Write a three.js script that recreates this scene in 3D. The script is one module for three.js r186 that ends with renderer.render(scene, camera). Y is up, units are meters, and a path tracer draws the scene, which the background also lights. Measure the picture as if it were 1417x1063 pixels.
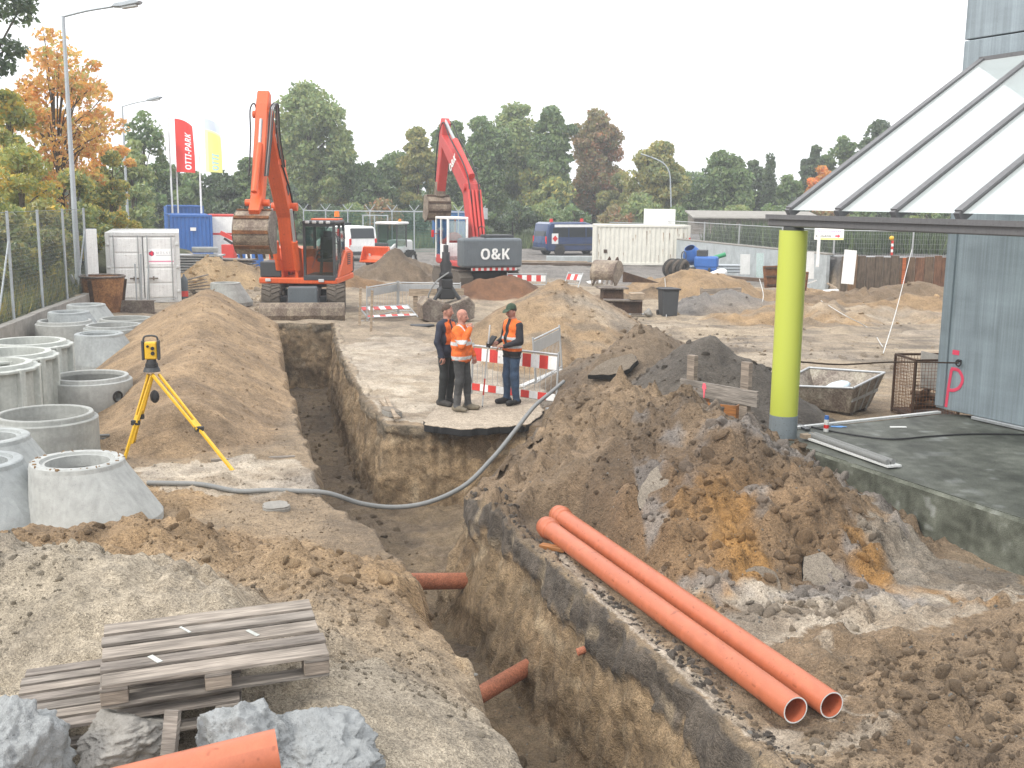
import * as THREE from 'three';
import { mergeGeometries, mergeVertices } from 'three/addons/utils/BufferGeometryUtils.js';
import { RoundedBoxGeometry } from 'three/addons/geometries/RoundedBoxGeometry.js';

// ---------------------------------------------------------------- camera, sky, sun, exposure
const scene = new THREE.Scene();
const FOC = 1480, PW = 1417, PH = 1063, PITCH = Math.atan(254.5 / FOC), ROLL = 0.6 * Math.PI / 180, EYE = 3.7;
const camera = new THREE.PerspectiveCamera(2 * Math.atan(PH / 2 / FOC) * 180 / Math.PI, 1024 / 768, 0.1, 2000);
camera.position.set(0, EYE, 0);
camera.rotation.order = 'YXZ';
camera.rotation.set(-PITCH, 0, ROLL);
const renderer = new THREE.WebGLRenderer({ antialias: true });
renderer.setSize(1024, 768);
renderer.toneMapping = THREE.LinearToneMapping;
renderer.toneMappingExposure = 1.55;
renderer.shadowMap.enabled = true;
{ // overcast sky: bright white cloud, a little brighter overhead and round the veiled sun
  const w = 256, h = 128, d = new Float32Array(w * h * 4);
  const sun = new THREE.Vector3(-0.55, 0.62, 0.5).normalize(), v = new THREE.Vector3();
  for (let j = 0; j < h; j++) for (let i = 0; i < w; i++) {
    const th = (j + 0.5) / h * Math.PI - Math.PI / 2, ph = ((i + 0.5) / w - 0.5) * Math.PI * 2, y = Math.sin(th);
    v.set(Math.cos(ph) * Math.cos(th), y, Math.sin(ph) * Math.cos(th));
    const up = Math.max(0, y), g = Math.max(0, v.dot(sun));
    const cl = 0.04 * Math.sin(v.x * 9 + v.z * 4 + Math.sin(v.z * 7)) * up;
    let L = y < 0 ? 0.45 : 0.98 + 0.55 * up + 0.5 * Math.pow(g, 8) + cl;
    d.set([L * 0.985, L * 0.995, L * 1.03, 1], (j * w + i) * 4);
  }
  const t = new THREE.DataTexture(d, w, h, THREE.RGBAFormat, THREE.FloatType);
  t.mapping = THREE.EquirectangularReflectionMapping; t.magFilter = THREE.LinearFilter; t.needsUpdate = true;
  scene.background = t; scene.environment = t;
}
const sunLight = new THREE.DirectionalLight(new THREE.Color(1, 0.95, 0.86), 1.35);
sunLight.position.set(-33, 37.2, 30 - 25); sunLight.target.position.set(0, 0, -25);
sunLight.castShadow = true; sunLight.shadow.radius = 24; sunLight.shadow.mapSize.set(2048, 2048);
Object.assign(sunLight.shadow.camera, { left: -60, right: 60, top: 60, bottom: -60, near: 1, far: 200 });
scene.add(sunLight, sunLight.target);
scene.fog = new THREE.FogExp2(0xeef2f4, 0.0013);

// ---------------------------------------------------------------- points from the survey of the photograph
const V = (x, y, z) => new THREE.Vector3(x, y, z);
function ray(px, py) {
  const dx = px - PW / 2, dy = PH / 2 - py, c = Math.cos(ROLL), s = Math.sin(ROLL), X = dx * c - dy * s, Y = dx * s + dy * c;
  return V(X, Y * Math.cos(PITCH) - FOC * Math.sin(PITCH), -(Y * Math.sin(PITCH) + FOC * Math.cos(PITCH))).normalize();
}
function G(px, py, h = 0) { const d = ray(px, py), t = (h - EYE) / d.y; return V(d.x * t, h, d.z * t); }          // on the level h
function D(px, py, z) { const d = ray(px, py), t = z / d.z; return V(d.x * t, EYE + d.y * t, z); }                 // at the distance z

// ---------------------------------------------------------------- random numbers and noise
function rng(seed) { let a = seed >>> 0; return () => { a = (a + 0x6D2B79F5) | 0; let t = Math.imul(a ^ (a >>> 15), 1 | a); t = (t + Math.imul(t ^ (t >>> 7), 61 | t)) ^ t; return ((t ^ (t >>> 14)) >>> 0) / 4294967296; }; }
const R0 = rng(7);
const rr = (a, b, r = R0) => a + (b - a) * r();
function hash3(x, y, z) { let h = Math.imul(x, 374761393) ^ Math.imul(y, 668265263) ^ Math.imul(z, 1274126177); h = Math.imul(h ^ (h >>> 13), 1274126177); return ((h ^ (h >>> 16)) >>> 0) / 4294967296; }
const sm = (t) => t * t * (3 - 2 * t), mix = (a, b, t) => a + (b - a) * t, clamp = (x, a = 0, b = 1) => Math.min(b, Math.max(a, x));
const ss = (a, b, x) => sm(clamp((x - a) / (b - a)));
function n3(x, y, z) {
  const xi = Math.floor(x), yi = Math.floor(y), zi = Math.floor(z), u = sm(x - xi), v = sm(y - yi), w = sm(z - zi);
  const l = (k) => mix(mix(hash3(xi, yi, zi + k), hash3(xi + 1, yi, zi + k), u), mix(hash3(xi, yi + 1, zi + k), hash3(xi + 1, yi + 1, zi + k), u), v);
  return mix(l(0), l(1), w) * 2 - 1;
}
function n2(x, y, s = 0) {
  const xi = Math.floor(x), yi = Math.floor(y), u = sm(x - xi), v = sm(y - yi);
  return mix(mix(hash3(xi, yi, s), hash3(xi + 1, yi, s), u), mix(hash3(xi, yi + 1, s), hash3(xi + 1, yi + 1, s), u), v) * 2 - 1;
}
function fbm(x, y, o = 4, s = 0) { let a = 0, k = 0.5; for (let i = 0; i < o; i++) { a += k * n2(x, y, s + i * 17); k *= 0.5; const t = x * 1.62 - y * 1.18; y = x * 1.18 + y * 1.62; x = t; } return a; }
function cell(x, y, s = 0) { // distance to the nearest of scattered points, and that point's own random number
  const xi = Math.floor(x), yi = Math.floor(y); let b = 9, id = 0;
  for (let j = -1; j < 2; j++) for (let i = -1; i < 2; i++) {
    const px = xi + i + hash3(xi + i, yi + j, s), py = yi + j + hash3(xi + i, yi + j, s + 1), d = (px - x) ** 2 + (py - y) ** 2;
    if (d < b) { b = d; id = hash3(xi + i, yi + j, s + 2); }
  }
  return [Math.sqrt(b), id];
}

// ---------------------------------------------------------------- textures: grain and relief only
function tile(n, f) { // periodic noise helper: f(u, v, noise) -> values
  const pn = (u, v, p, s) => { const x = u * p, y = v * p, xi = Math.floor(x), yi = Math.floor(y), a = sm(x - xi), b = sm(y - yi), m = (k) => ((k % p) + p) % p;
    return mix(mix(hash3(m(xi), m(yi), s), hash3(m(xi + 1), m(yi), s), a), mix(hash3(m(xi), m(yi + 1), s), hash3(m(xi + 1), m(yi + 1), s), a), b) * 2 - 1; };
  const pn2 = (u, v, p, q, s) => { const x = u * p, y = v * q, xi = Math.floor(x), yi = Math.floor(y), a = sm(x - xi), b = sm(y - yi), m = (k, r) => ((k % r) + r) % r;
    return mix(mix(hash3(m(xi, p), m(yi, q), s), hash3(m(xi + 1, p), m(yi, q), s), a), mix(hash3(m(xi, p), m(yi + 1, q), s), hash3(m(xi + 1, p), m(yi + 1, q), s), a), b) * 2 - 1; };
  const col = new Uint8Array(n * n * 4), bmp = new Uint8Array(n * n * 4);
  for (let j = 0; j < n; j++) for (let i = 0; i < n; i++) {
    const o = f(i / n, j / n, pn, pn2), k = (j * n + i) * 4;
    for (let c = 0; c < 3; c++) col[k + c] = clamp(o[c]) * 255;
    const b = clamp(o[3]) * 255; bmp[k] = bmp[k + 1] = bmp[k + 2] = b; col[k + 3] = bmp[k + 3] = 255;
  }
  const mk = (d, srgb) => { const t = new THREE.DataTexture(d, n, n, THREE.RGBAFormat); t.wrapS = t.wrapT = THREE.RepeatWrapping; t.magFilter = THREE.LinearFilter; t.minFilter = THREE.LinearMipmapLinearFilter; t.generateMipmaps = true; if (srgb) t.colorSpace = THREE.SRGBColorSpace; t.needsUpdate = true; return t; };
  return { map: mk(col, true), bump: mk(bmp, false) };
}
const TX = {
  soil: tile(1024, (u, v, n) => { // grains, crumbs and pebbles
    const a = n(u, v, 8, 1) * .5 + n(u, v, 19, 2) * .5, b = n(u, v, 47, 3), c = n(u, v, 120, 4), d = n(u, v, 310, 5), e = n(u, v, 512, 6);
    const peb = Math.max(0, n(u, v, 90, 8) - .62) * 2.2, peb2 = Math.max(0, n(u, v, 200, 9) - .66) * 2;
    const s = .84 + a * .06 + b * .07 + c * .10 + d * .13 + e * .09, q = peb * .3 + peb2 * .2 - Math.max(0, n(u, v, 60, 11) - .55) * .3;
    return [s + q, s + q * .98 - .005, s + q * .95 - .012, .45 + a * .12 + b * .14 + c * .14 + d * .1 + peb * .35 + peb2 * .2];
  }),
  concrete: tile(1024, (u, v, n, n2_) => {
    const a = n(u, v, 5, 21) * .5 + n(u, v, 13, 22) * .5, b = n(u, v, 40, 23), c = n(u, v, 300, 24), st = n2_(u, v, 60, 5, 25);
    const hole = Math.max(0, n(u, v, 150, 26) - .78) * 2.5;
    const s = .86 + a * .07 + b * .03 + c * .03 + st * .02 - hole * .2;
    return [s, s, s - .008, .6 + b * .06 + c * .1 - hole * .7];
  }),
  board: tile(1024, (u, v, n, n2_) => { // shuttered concrete with fine vertical runs and stains
    const a = n(u, v, 4, 31) * .5 + n(u, v, 11, 32) * .5, st = n2_(u, v, 90, 3, 33), st2 = n2_(u, v, 300, 4, 34), c = n(u, v, 380, 35), h = n2_(u, v, 6, 40, 36);
    const s = .82 + a * .07 + st * .045 + st2 * .035 + c * .03 + h * .012;
    return [s, s, s, .6 + c * .12 + st2 * .08];
  }),
  asphalt: tile(512, (u, v, n) => { const a = n(u, v, 6, 41), b = n(u, v, 60, 42), c = n(u, v, 250, 43), s = .8 + a * .06 + b * .05 + c * .12; return [s, s, s, .5 + c * .3 + b * .1]; }),
  wood: tile(1024, (u, v, n, n2_) => { // grain runs along u
    const w = n(u, v, 6, 51) * .3, g = n2_(u, v, 4, 40, 52), f = n2_(u, v, 10, 160, 53), f2 = n2_(u, v, 24, 380, 54), c = n(u, v, 12, 55);
    const s = .78 + g * .1 + f * .1 + f2 * .07 + c * .05 + w * .1;
    return [s, s - .01, s - .02, .5 + f * .2 + f2 * .2];
  }),
  rust: tile(512, (u, v, n) => { const a = n(u, v, 5, 61) * .6 + n(u, v, 13, 62) * .4, b = n(u, v, 40, 63), c = n(u, v, 180, 64), s = .72 + a * .2 + b * .12 + c * .1; return [s + .02, s - .03 + a * .02, s - .07, .5 + b * .2 + c * .2]; }),
  paint: tile(1024, (u, v, n, n2_) => { // worn paint: faint dirt, scuffs, runs
    const a = n(u, v, 4, 71) * .5 + n(u, v, 9, 72) * .5, b = n(u, v, 45, 73), r = n2_(u, v, 50, 3, 74), sc = Math.max(0, n(u, v, 70, 75) - .72) * 1.6, c = n(u, v, 300, 76);
    const s = .955 + a * .04 + b * .02 + r * .025 + c * .02 - sc * .4;
    return [s, s - .004 - sc * .04, s - .01 - sc * .08, .6 + b * .05];
  }),
  stain: tile(1024, (u, v, n, n2_) => { // damp patches, lichen and chalky scrapes on old concrete
    const a = n(u, v, 5, 101) * .5 + n(u, v, 12, 102) * .5, b = n(u, v, 34, 103), c = n(u, v, 320, 104), p = Math.max(0, n(u, v, 9, 105) * .6 + n(u, v, 26, 106) * .5 - .38) * 1.5, r = n2_(u, v, 44, 5, 107);
    const s = .66 + a * .2 + b * .09 + c * .07 + r * .04 + p * .4; return [s - .01, s, s - .05 + p * .06, .5 + b * .15 + c * .15]; }),
  cloth: tile(512, (u, v, n, n2_) => { const a = n(u, v, 9, 81), b = n(u, v, 28, 82), c = n2_(u, v, 128, 128, 83), s = .86 + a * .08 + b * .06 + c * .05; return [s, s, s, .5 + a * .25 + b * .2]; }),
  bark: tile(512, (u, v, n, n2_) => { const a = n2_(u, v, 20, 4, 91), b = n2_(u, v, 60, 12, 92), c = n(u, v, 160, 93), s = .7 + a * .18 + b * .14 + c * .06; return [s, s - .02, s - .05, .5 + a * .3 + b * .2]; }),
};
function scaled(t, k) { const c = t.clone(); c.repeat.set(1 / k, 1 / k); c.needsUpdate = true; return c; }
const texCache = {};
function tex(kind, size) { const k = kind + size; return texCache[k] ??= { map: scaled(TX[kind].map, size), bump: scaled(TX[kind].bump, size) }; }

// ---------------------------------------------------------------- materials; colours are linear base colours
const lin = (r, g, b) => new THREE.Color().setRGB(r, g, b);
function M(color, kind, size = 1, bumpScale = 0.004, o = {}) {
  const t = kind ? tex(kind, size) : null;
  return new THREE.MeshPhysicalMaterial({ color: Array.isArray(color) ? lin(...color) : color, roughness: 0.8, ...(t ? { map: t.map, bumpMap: bumpScale ? t.bump : null, bumpScale } : {}), side: THREE.DoubleSide, ...o });
}
const MAT = {
  soil: M([1, 1, 1], 'soil', 1.3, 0.03, { vertexColors: true, roughness: 0.97 }),
  clod: M([1, 1, 1], 'soil', 0.7, 0.012, { vertexColors: true, roughness: 0.97 }),
  pipe: M([.47, .138, .066], 'paint', 2.2, 0, { roughness: 0.42 }),
  pipeIn: M([.49, .132, .062], 'paint', 1, 0, { roughness: 0.6 }),
  pipeRim: M([.72, .34, .2], null, 1, 0, { roughness: 0.6 }),
  pipeDirty: M([.47, .17, .09], 'soil', 1, 0.003, { roughness: 0.8 }),
  ring: M([.44, .46, .455], 'concrete', 1.4, 0.005, { roughness: 0.9 }),
  ringPale: M([.58, .60, .565], 'concrete', 1.4, 0.004, { roughness: 0.85 }),
  slab: M([.2, .205, .195], 'stain', 3.7, 0.006, { roughness: 0.72 }),
  slabSide: M([.25, .255, .232], 'stain', 2.1, 0.014, { roughness: 0.9 }),
  tower: M([.36, .425, .46], 'board', 2.4, 0.004, { roughness: 0.7 }),
  wallPanel: M([.5, .54, .56], 'concrete', 2.5, 0.003, { roughness: 0.85 }),
  kerb: M([.36, .34, .31], 'concrete', 1.5, 0.01, { roughness: 0.95 }),
  asphalt: M([.17, .165, .16], 'asphalt', 1.2, 0.006, { roughness: 0.9 }),
  asphaltDust: M([.42, .37, .31], 'soil', 1.9, 0.008, { roughness: 0.95 }),
  asphaltBlack: M([.022, .022, .024], 'asphalt', .6, 0.02, { roughness: 0.55 }),
  wood: M([.40, .335, .27], 'wood', 1.1, 0.004, { roughness: 0.85 }),
  woodGrey: M([.35, .315, .275], 'wood', 1.1, 0.005, { roughness: 0.9 }),
  woodPale: M([.50, .40, .29], 'wood', 1.1, 0.003, { roughness: 0.85 }),
  woodDark: M([.17, .12, .085], 'wood', 1.1, 0.006, { roughness: 0.9 }),
  woodOrange: M([.46, .19, .05], 'wood', 1.4, 0.002, { roughness: 0.65 }),
  formPly: M([.30, .16, .075], 'wood', 1.3, 0.003, { roughness: 0.8 }),
  galv: M([.47, .49, .5], 'paint', 1, 0.001, { roughness: 0.45, metalness: 0.55 }),
  steel: M([.3, .29, .275], 'rust', 1.2, 0.003, { roughness: 0.55, metalness: 0.4 }),
  bucketSteel: M([.40, .365, .31], 'rust', 1, 0.004, { roughness: 0.6, metalness: 0.3 }),
  rust: M([.27, .125, .05], 'rust', 1, 0.006, { roughness: 0.95 }),
  rustTub: M([.42, .23, .105], 'rust', 1.3, 0.006, { roughness: 0.95 }),
  fenceWire: M([.17, .2, .19], null, 1, 0, { roughness: 0.6 }),
  rustDark: M([.11, .07, .045], 'rust', 1, 0.006, { roughness: 0.95 }),
  orange: M([.70, .105, .018], 'paint', 1.7, 0, { roughness: 0.42 }),
  red: M([.50, .05, .045], 'paint', 1.4, 0.001, { roughness: 0.5 }),
  redBright: M([.62, .05, .04], 'paint', 1.4, 0, { roughness: 0.5 }),
  charcoal: M([.045, .048, .052], 'paint', 1.2, 0, { roughness: 0.55 }),
  counter: M([.105, .125, .14], 'paint', 1.6, 0.001, { roughness: 0.55 }),
  black: M([.016, .016, .017], null, 1, 0, { roughness: 0.6 }),
  rubber: M([.05, .047, .043], 'soil', .5, 0.006, { roughness: 0.95 }),
  tyreMud: M([.15, .125, .1], 'soil', .5, 0.01, { roughness: 0.97 }),
  hoseGrey: M([.2, .205, .2], 'paint', .4, 0, { roughness: 0.6 }),
  white: M([.84, .85, .84], 'paint', 1.6, 0.001, { roughness: 0.5 }),
  whiteOld: M([.70, .69, .62], 'paint', 1.1, 0.002, { roughness: 0.6 }),
  offwhite: M([.62, .63, .62], 'paint', 1.2, 0, { roughness: 0.6 }),
  blue: M([.03, .13, .42], 'paint', 1.5, 0.001, { roughness: 0.5 }),
  vanBlue: M([.018, .045, .135], 'paint', 2, 0, { roughness: 0.25, clearcoat: .8, clearcoatRoughness: .12 }),
  greenTube: M([.03, .28, .12], 'paint', 1, 0, { roughness: 0.5 }),
  greenMesh: M([.05, .17, .12], null, 1, 0, { roughness: 0.6 }),
  yellow: M([.72, .43, .02], 'paint', .8, 0, { roughness: 0.45 }),
  lime: M([.45, .50, .075], null, 1, 0, { roughness: 0.38 }),
  baseGrey: M([.2, .235, .255], 'paint', 1.3, 0, { roughness: 0.5 }),
  gutter: M([.155, .155, .16], 'paint', .9, 0.001, { roughness: 0.5, metalness: 0.25 }),
  cabGlass: M([.66, .74, .72], null, 1, 0, { roughness: 0.03, transmission: 1, thickness: 0, ior: 1.5 }),
  glass: M([.80, .88, .86], null, 1, 0, { roughness: 0.03, transmission: .8, thickness: 0, ior: 1.52 }),
  darkGlass: M([.02, .025, .03], null, 1, 0, { roughness: 0.06 }),
  beacon: M([.85, .2, .02], null, 1, 0, { roughness: 0.25 }),
  lampRed: M([.6, .02, .02], null, 1, 0, { roughness: 0.3 }),
  rock: M([.40, .415, .42], 'concrete', .8, 0.02, { roughness: 0.95 }),
  pole: M([.43, .47, .5], 'paint', 1, 0, { roughness: 0.5, metalness: .3 }),
  lime2: null,
};
const sides = new Map();

// ---------------------------------------------------------------- geometry helpers: each returns a plain BufferGeometry
const m4 = new THREE.Matrix4();
function xf(g, x = 0, y = 0, z = 0, rx = 0, ry = 0, rz = 0, s = 1) {
  g.applyMatrix4(new THREE.Matrix4().compose(V(x, y, z), new THREE.Quaternion().setFromEuler(new THREE.Euler(rx, ry, rz, 'YXZ')), typeof s === 'number' ? V(s, s, s) : s));
  return g;
}
const box = (w, h, d, x = 0, y = 0, z = 0, rx = 0, ry = 0, rz = 0) => xf(new THREE.BoxGeometry(w, h, d), x, y, z, rx, ry, rz);
const rbox = (w, h, d, r, x = 0, y = 0, z = 0, rx = 0, ry = 0, rz = 0) => xf(new RoundedBoxGeometry(w, h, d, 2, Math.min(r, w / 2.02, h / 2.02, d / 2.02)), x, y, z, rx, ry, rz);
const cyl = (r1, r2, h, seg = 16, x = 0, y = 0, z = 0, rx = 0, ry = 0, rz = 0, open = false) => xf(new THREE.CylinderGeometry(r1, r2, h, seg, 1, open), x, y, z, rx, ry, rz);
function rod(a, b, r1, r2 = r1, seg = 8) { // a round bar from a to b
  const d = b.clone().sub(a), g = new THREE.CylinderGeometry(r2, r1, d.length(), seg);
  g.applyQuaternion(new THREE.Quaternion().setFromUnitVectors(V(0, 1, 0), d.clone().normalize())); g.translate((a.x + b.x) / 2, (a.y + b.y) / 2, (a.z + b.z) / 2); return g;
}
function bar(a, b, w, h, roll = 0, bev = 0) { // a square bar from a to b; h is measured along up
  const d = b.clone().sub(a), L = d.length(), g = bev ? new RoundedBoxGeometry(w, h, L, 2, bev) : new THREE.BoxGeometry(w, h, L);
  g.rotateZ(roll); const m = new THREE.Matrix4().lookAt(b, a, Math.abs(d.y) > .98 * L ? V(0, 0, 1) : V(0, 1, 0)); m.setPosition((a.x + b.x) / 2, (a.y + b.y) / 2, (a.z + b.z) / 2);
  g.applyMatrix4(m); return g;
}
const tube = (pts, r, n = 40, seg = 7) => new THREE.TubeGeometry(new THREE.CatmullRomCurve3(pts), n, r, seg, false);
const lathe = (pts, seg = 40) => new THREE.LatheGeometry(pts.map(([a, b]) => new THREE.Vector2(a, b)), seg);
function extr(pts, depth, bev = 0.01, holes = []) { // an outline in x/y pushed along z, centred on z
  const s = new THREE.Shape(pts.map(([a, b]) => new THREE.Vector2(a, b)));
  for (const h of holes) s.holes.push(new THREE.Path(h.map(([a, b]) => new THREE.Vector2(a, b))));
  const g = new THREE.ExtrudeGeometry(s, { depth: depth - 2 * bev, bevelEnabled: bev > 0, bevelThickness: bev, bevelSize: bev, bevelOffset: -bev, bevelSegments: 1, curveSegments: 8 });
  g.translate(0, 0, -depth / 2 + bev); return g;
}
const side = (pts, width, bev, x = 0, holes) => xf(extr(pts.map(([z, y]) => [z, y]), width, bev, holes ?? []), x, 0, 0, 0, -Math.PI / 2); // outline in z/y pushed along x
function boxUV(g) { // uv in metres from the main direction of each face
  g = g.index ? g.toNonIndexed() : g; const p = g.attributes.position, uv = new Float32Array(p.count * 2), a = V(), b = V(), c = V();
  for (let i = 0; i < p.count; i += 3) {
    a.fromBufferAttribute(p, i); b.fromBufferAttribute(p, i + 1); c.fromBufferAttribute(p, i + 2);
    const n = b.clone().sub(a).cross(c.clone().sub(a)), ax = Math.abs(n.x), ay = Math.abs(n.y), az = Math.abs(n.z);
    [a, b, c].forEach((v, k) => { const o = (i + k) * 2; if (ax >= ay && ax >= az) { uv[o] = v.z; uv[o + 1] = v.y; } else if (ay >= az) { uv[o] = v.x; uv[o + 1] = v.z; } else { uv[o] = v.x; uv[o + 1] = v.y; } });
  }
  g.setAttribute('uv', new THREE.BufferAttribute(uv, 2)); return g;
}
function mg(list) {
  list = [].concat(list).map((g) => { g = g.index ? g.toNonIndexed() : g; for (const k of Object.keys(g.attributes)) if (!['position', 'normal', 'uv', 'color'].includes(k)) g.deleteAttribute(k); g.morphAttributes = {}; return g; });
  return list.length === 1 ? list[0] : mergeGeometries(list, false);
}
// ---------------------------------------------------------------- objects
const names = {};
function numbered(n) { const k = names[n] = (names[n] ?? -1) + 1; return k ? n + '_' + String(k).padStart(3, '0') : n; }
function shadows(o) { o.castShadow = o.receiveShadow = true; return o; }
function obj(name, geos, mat, parent, keepUV) {
  let g = mg(geos); if (!keepUV) g = boxUV(g);
  if (!g.attributes.normal) g.computeVertexNormals();
  const m = shadows(new THREE.Mesh(g, mat)); m.name = parent && parent !== scene ? name : numbered(name); (parent ?? scene).add(m); return m;
}
function tag(o, label, category, group) { o.userData.label = label; o.userData.category = category; if (group) o.userData.group = group; return o; }
function thing(name, label, category, p = V(0, 0, 0), turn = 0, group) {
  const o = new THREE.Group(); o.name = numbered(name); scene.add(o); o.position.copy(p); o.rotation.order = 'YXZ'; o.rotation.y = turn; return tag(o, label, category, group);
}
function copy(o, label, p, turn = 0, group) { const c = o.clone(); c.name = numbered(o.name.replace(/_\d\d\d$/, '')); c.userData = { ...o.userData }; scene.add(c); if (p) c.position.copy(p); c.rotation.y = turn; if (label) c.userData.label = label; if (group) c.userData.group = group; return c; }
function struct(o) { o.userData.kind = 'structure'; return o; }
function stuff(o) { o.userData.kind = 'stuff'; return o; }
function decal(w, h, draw, res = 256) { // flat print on a sheet
  const c = document.createElement('canvas'); c.width = Math.round(res * Math.max(1, w / h)); c.height = Math.round(res * Math.max(1, h / w));
  const x = c.getContext('2d'); draw(x, c.width, c.height);
  const t = new THREE.CanvasTexture(c); t.colorSpace = THREE.SRGBColorSpace; return t;
}
const sheet = (w, h, x = 0, y = 0, z = 0, rx = 0, ry = 0, rz = 0) => xf(new THREE.PlaneGeometry(w, h), x, y, z, rx, ry, rz);
const printMat = (t, o = {}) => new THREE.MeshStandardMaterial({ map: t, roughness: 0.6, side: THREE.DoubleSide, ...o });
// ================================================================ terrain
function lut(tab) { return (z) => { if (z <= tab[0][0]) return tab[0][1]; for (let i = 1; i < tab.length; i++) if (z <= tab[i][0]) { const [a, b] = tab[i - 1], [c, d] = tab[i]; return mix(b, d, (z - a) / (c - a)); } return tab[tab.length - 1][1]; }; }
const edgeR = lut([[-31.3, -5.3], [-28.2, -4.72], [-24, -3.85], [-20, -2.86], [-17, -2.03], [-13, -.61], [-10.7, .29], [-8.9, .98], [-7.5, 1.39], [-6.57, 1.71], [-3, 3.0]]);
const edgeL = lut([[-31.3, -7.1], [-20.5, -4.35], [-15.7, -3.07], [-13, -2.38], [-11.5, -1.62], [-9.5, -.98], [-8, -.54], [-6.5, -.06], [-3, 1.2]]);
const floorY = lut([[-31.3, -1.85], [-20, -1.6], [-17, -1.32], [-13, -1.4], [-10, -1.5], [-3, -1.5]]);
const branchN = -17.2, branchS = (x) => -13.1 - (x + .61) * 1.15;

const HEAPS = [];
function heap(pts, slope, round = .25, kind = 'brown', lumps = 1) { HEAPS.push({ p: pts.map((a) => a.length === 3 && a[2] < 0 ? (() => { const v = D(...a); return [v.x, v.z, v.y]; })() : a), slope, round, kind, lumps }); }
const W = (x, z, h) => [x, z, Math.abs(h)];
heap([[285, 404, -26], [280, 448, -21.5], [250, 552, -16.2]], .60, .3, 'tan', .35);
heap([[778, 384, -26], [790, 392, -26]], .66, .3, 'tan', .3);
heap([[690, 452, -26.5], [640, 470, -27]], .5, .3, 'tan', .3);
heap([[882, 449, -20], [838, 486, -20.5]], .60, .25, 'brown', .6);
heap([[985, 464, -17.6], [1018, 488, -17.4]], .78, .25, 'dark', .6);
heap([[800, 538, -16.0], [860, 540, -14.6], [935, 568, -13], [1010, 600, -12], [1080, 640, -11.6]], .54, .2, 'clay', 2.1);
heap([[1000, 650, -11.2], [1095, 705, -11]], .62, .25, 'ochre', 2.3);
heap([[1145, 700, -11.6]], .6, .2, 'clay', 2.2);
heap([W(2.75, -8.15, .2), W(3.5, -8.3, .27), W(4.4, -8.35, .32)], .3, .3, 'clay', 1.6);
heap([W(3.2, -7.25, .16), W(4.3, -7.4, .24)], .28, .3, 'clay', 1.6);
heap([[-40, 770, -7.5], [60, 768, -7.5], [150, 778, -7.3], [215, 812, -7.1], [300, 838, -6.7]], .62, .25, 'pale', 1.5);
heap([W(-2.5, -5.9, .86), W(-1.15, -6.05, .86)], .62, .35, 'pale', .8);
heap([[-20, 740, -9.9], [80, 728, -10], [190, 718, -10.2], [262, 722, -10.1], [300, 748, -9.8]], .6, .25, 'sand', 1.3);
heap([[300, 765, -9.2], [400, 758, -9.1], [450, 775, -8.8]], .5, .25, 'sand', 1.3);
heap([[440, 810, -8.2], [470, 860, -7.4]], .5, .3, 'sand', .9);
heap([[236, 690, -12.6]], .45, .3, 'sand', .8);
heap([[290, 361, -45], [335, 368, -45]], .6, .4, 'sandpile', .9);
heap([[520, 362, -50], [545, 350, -50], [570, 358, -50.5]], .65, .4, 'brown', 1.3);
heap([[470, 382, -45], [500, 384, -46]], .5, .4, 'ochre', .6);
heap([[672, 384, -41], [706, 380, -41.5]], .7, .4, 'red', .5);
heap([[905, 383, -45], [940, 374, -44], [985, 378, -42]], .5, .5, 'sand', 1.2);
heap([[860, 404, -41], [905, 400, -42]], .5, .4, 'clay', 1.2);
heap([[985, 404, -37], [1015, 398, -37]], .5, .4, 'grey', 1);
heap([[1030, 400, -43.5], [1120, 400, -41]], .4, .5, 'sand', .8);
heap([[1105, 416, -37.5], [1160, 406, -39], [1230, 402, -40], [1320, 398, -40]], .3, .4, 'clay', 1.5);
heap([[1090, 424, -34.5], [1180, 424, -35.5], [1290, 421, -36]], .22, .4, 'sand', 1.4);
heap([[1100, 612, -13.9]], .5, .1, 'clay', 1);

function segDist(px, pz, a, b) { const dx = b[0] - a[0], dz = b[1] - a[1], t = clamp(((px - a[0]) * dx + (pz - a[1]) * dz) / (dx * dx + dz * dz || 1)); return [Math.hypot(px - a[0] - dx * t, pz - a[1] - dz * t), mix(a[2], b[2], t)]; }
function heapAt(H, x, z) {
  let best = -9; const n = H.p.length;
  for (let i = 0; i < Math.max(1, n - 1); i++) {
    const [d, h] = segDist(x, z, H.p[i], H.p[Math.min(i + 1, n - 1)]);
    const v = h - (Math.sqrt(d * d + H.round * H.round) - H.round) * H.slope; if (v > best) best = v;
  }
  return best;
}
for (const H of HEAPS) { const xs = H.p.map((q) => q[0]), zs = H.p.map((q) => q[1]), m = Math.max(...H.p.map((q) => q[2])) / H.slope + H.round + .8; H.bb = [Math.min(...xs) - m, Math.max(...xs) + m, Math.min(...zs) - m, Math.max(...zs) + m]; }
const bankA = [-10.2, -14], bankB = [-13.6, -35];            // low wall along the rings
const bankSide = (x, z) => { const dx = bankB[0] - bankA[0], dz = bankB[1] - bankA[1]; return ((x - bankA[0]) * dz - (z - bankA[1]) * dx) / Math.hypot(dx, dz); }; // positive to the left of the wall
const terraceX = lut([[-66, 9.4], [-46.3, 13.6], [-46, 13.6], [-45, 40]]);
function raised(x, z) { // the road behind the retaining wall
  return ss(0, .5, x - terraceX(z)) * (z < -45.2 ? 1 : 0) * ss(9, 14, x + Math.max(0, -z - 62) * .12 - (z < -62 ? 0 : 0));
}
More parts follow.
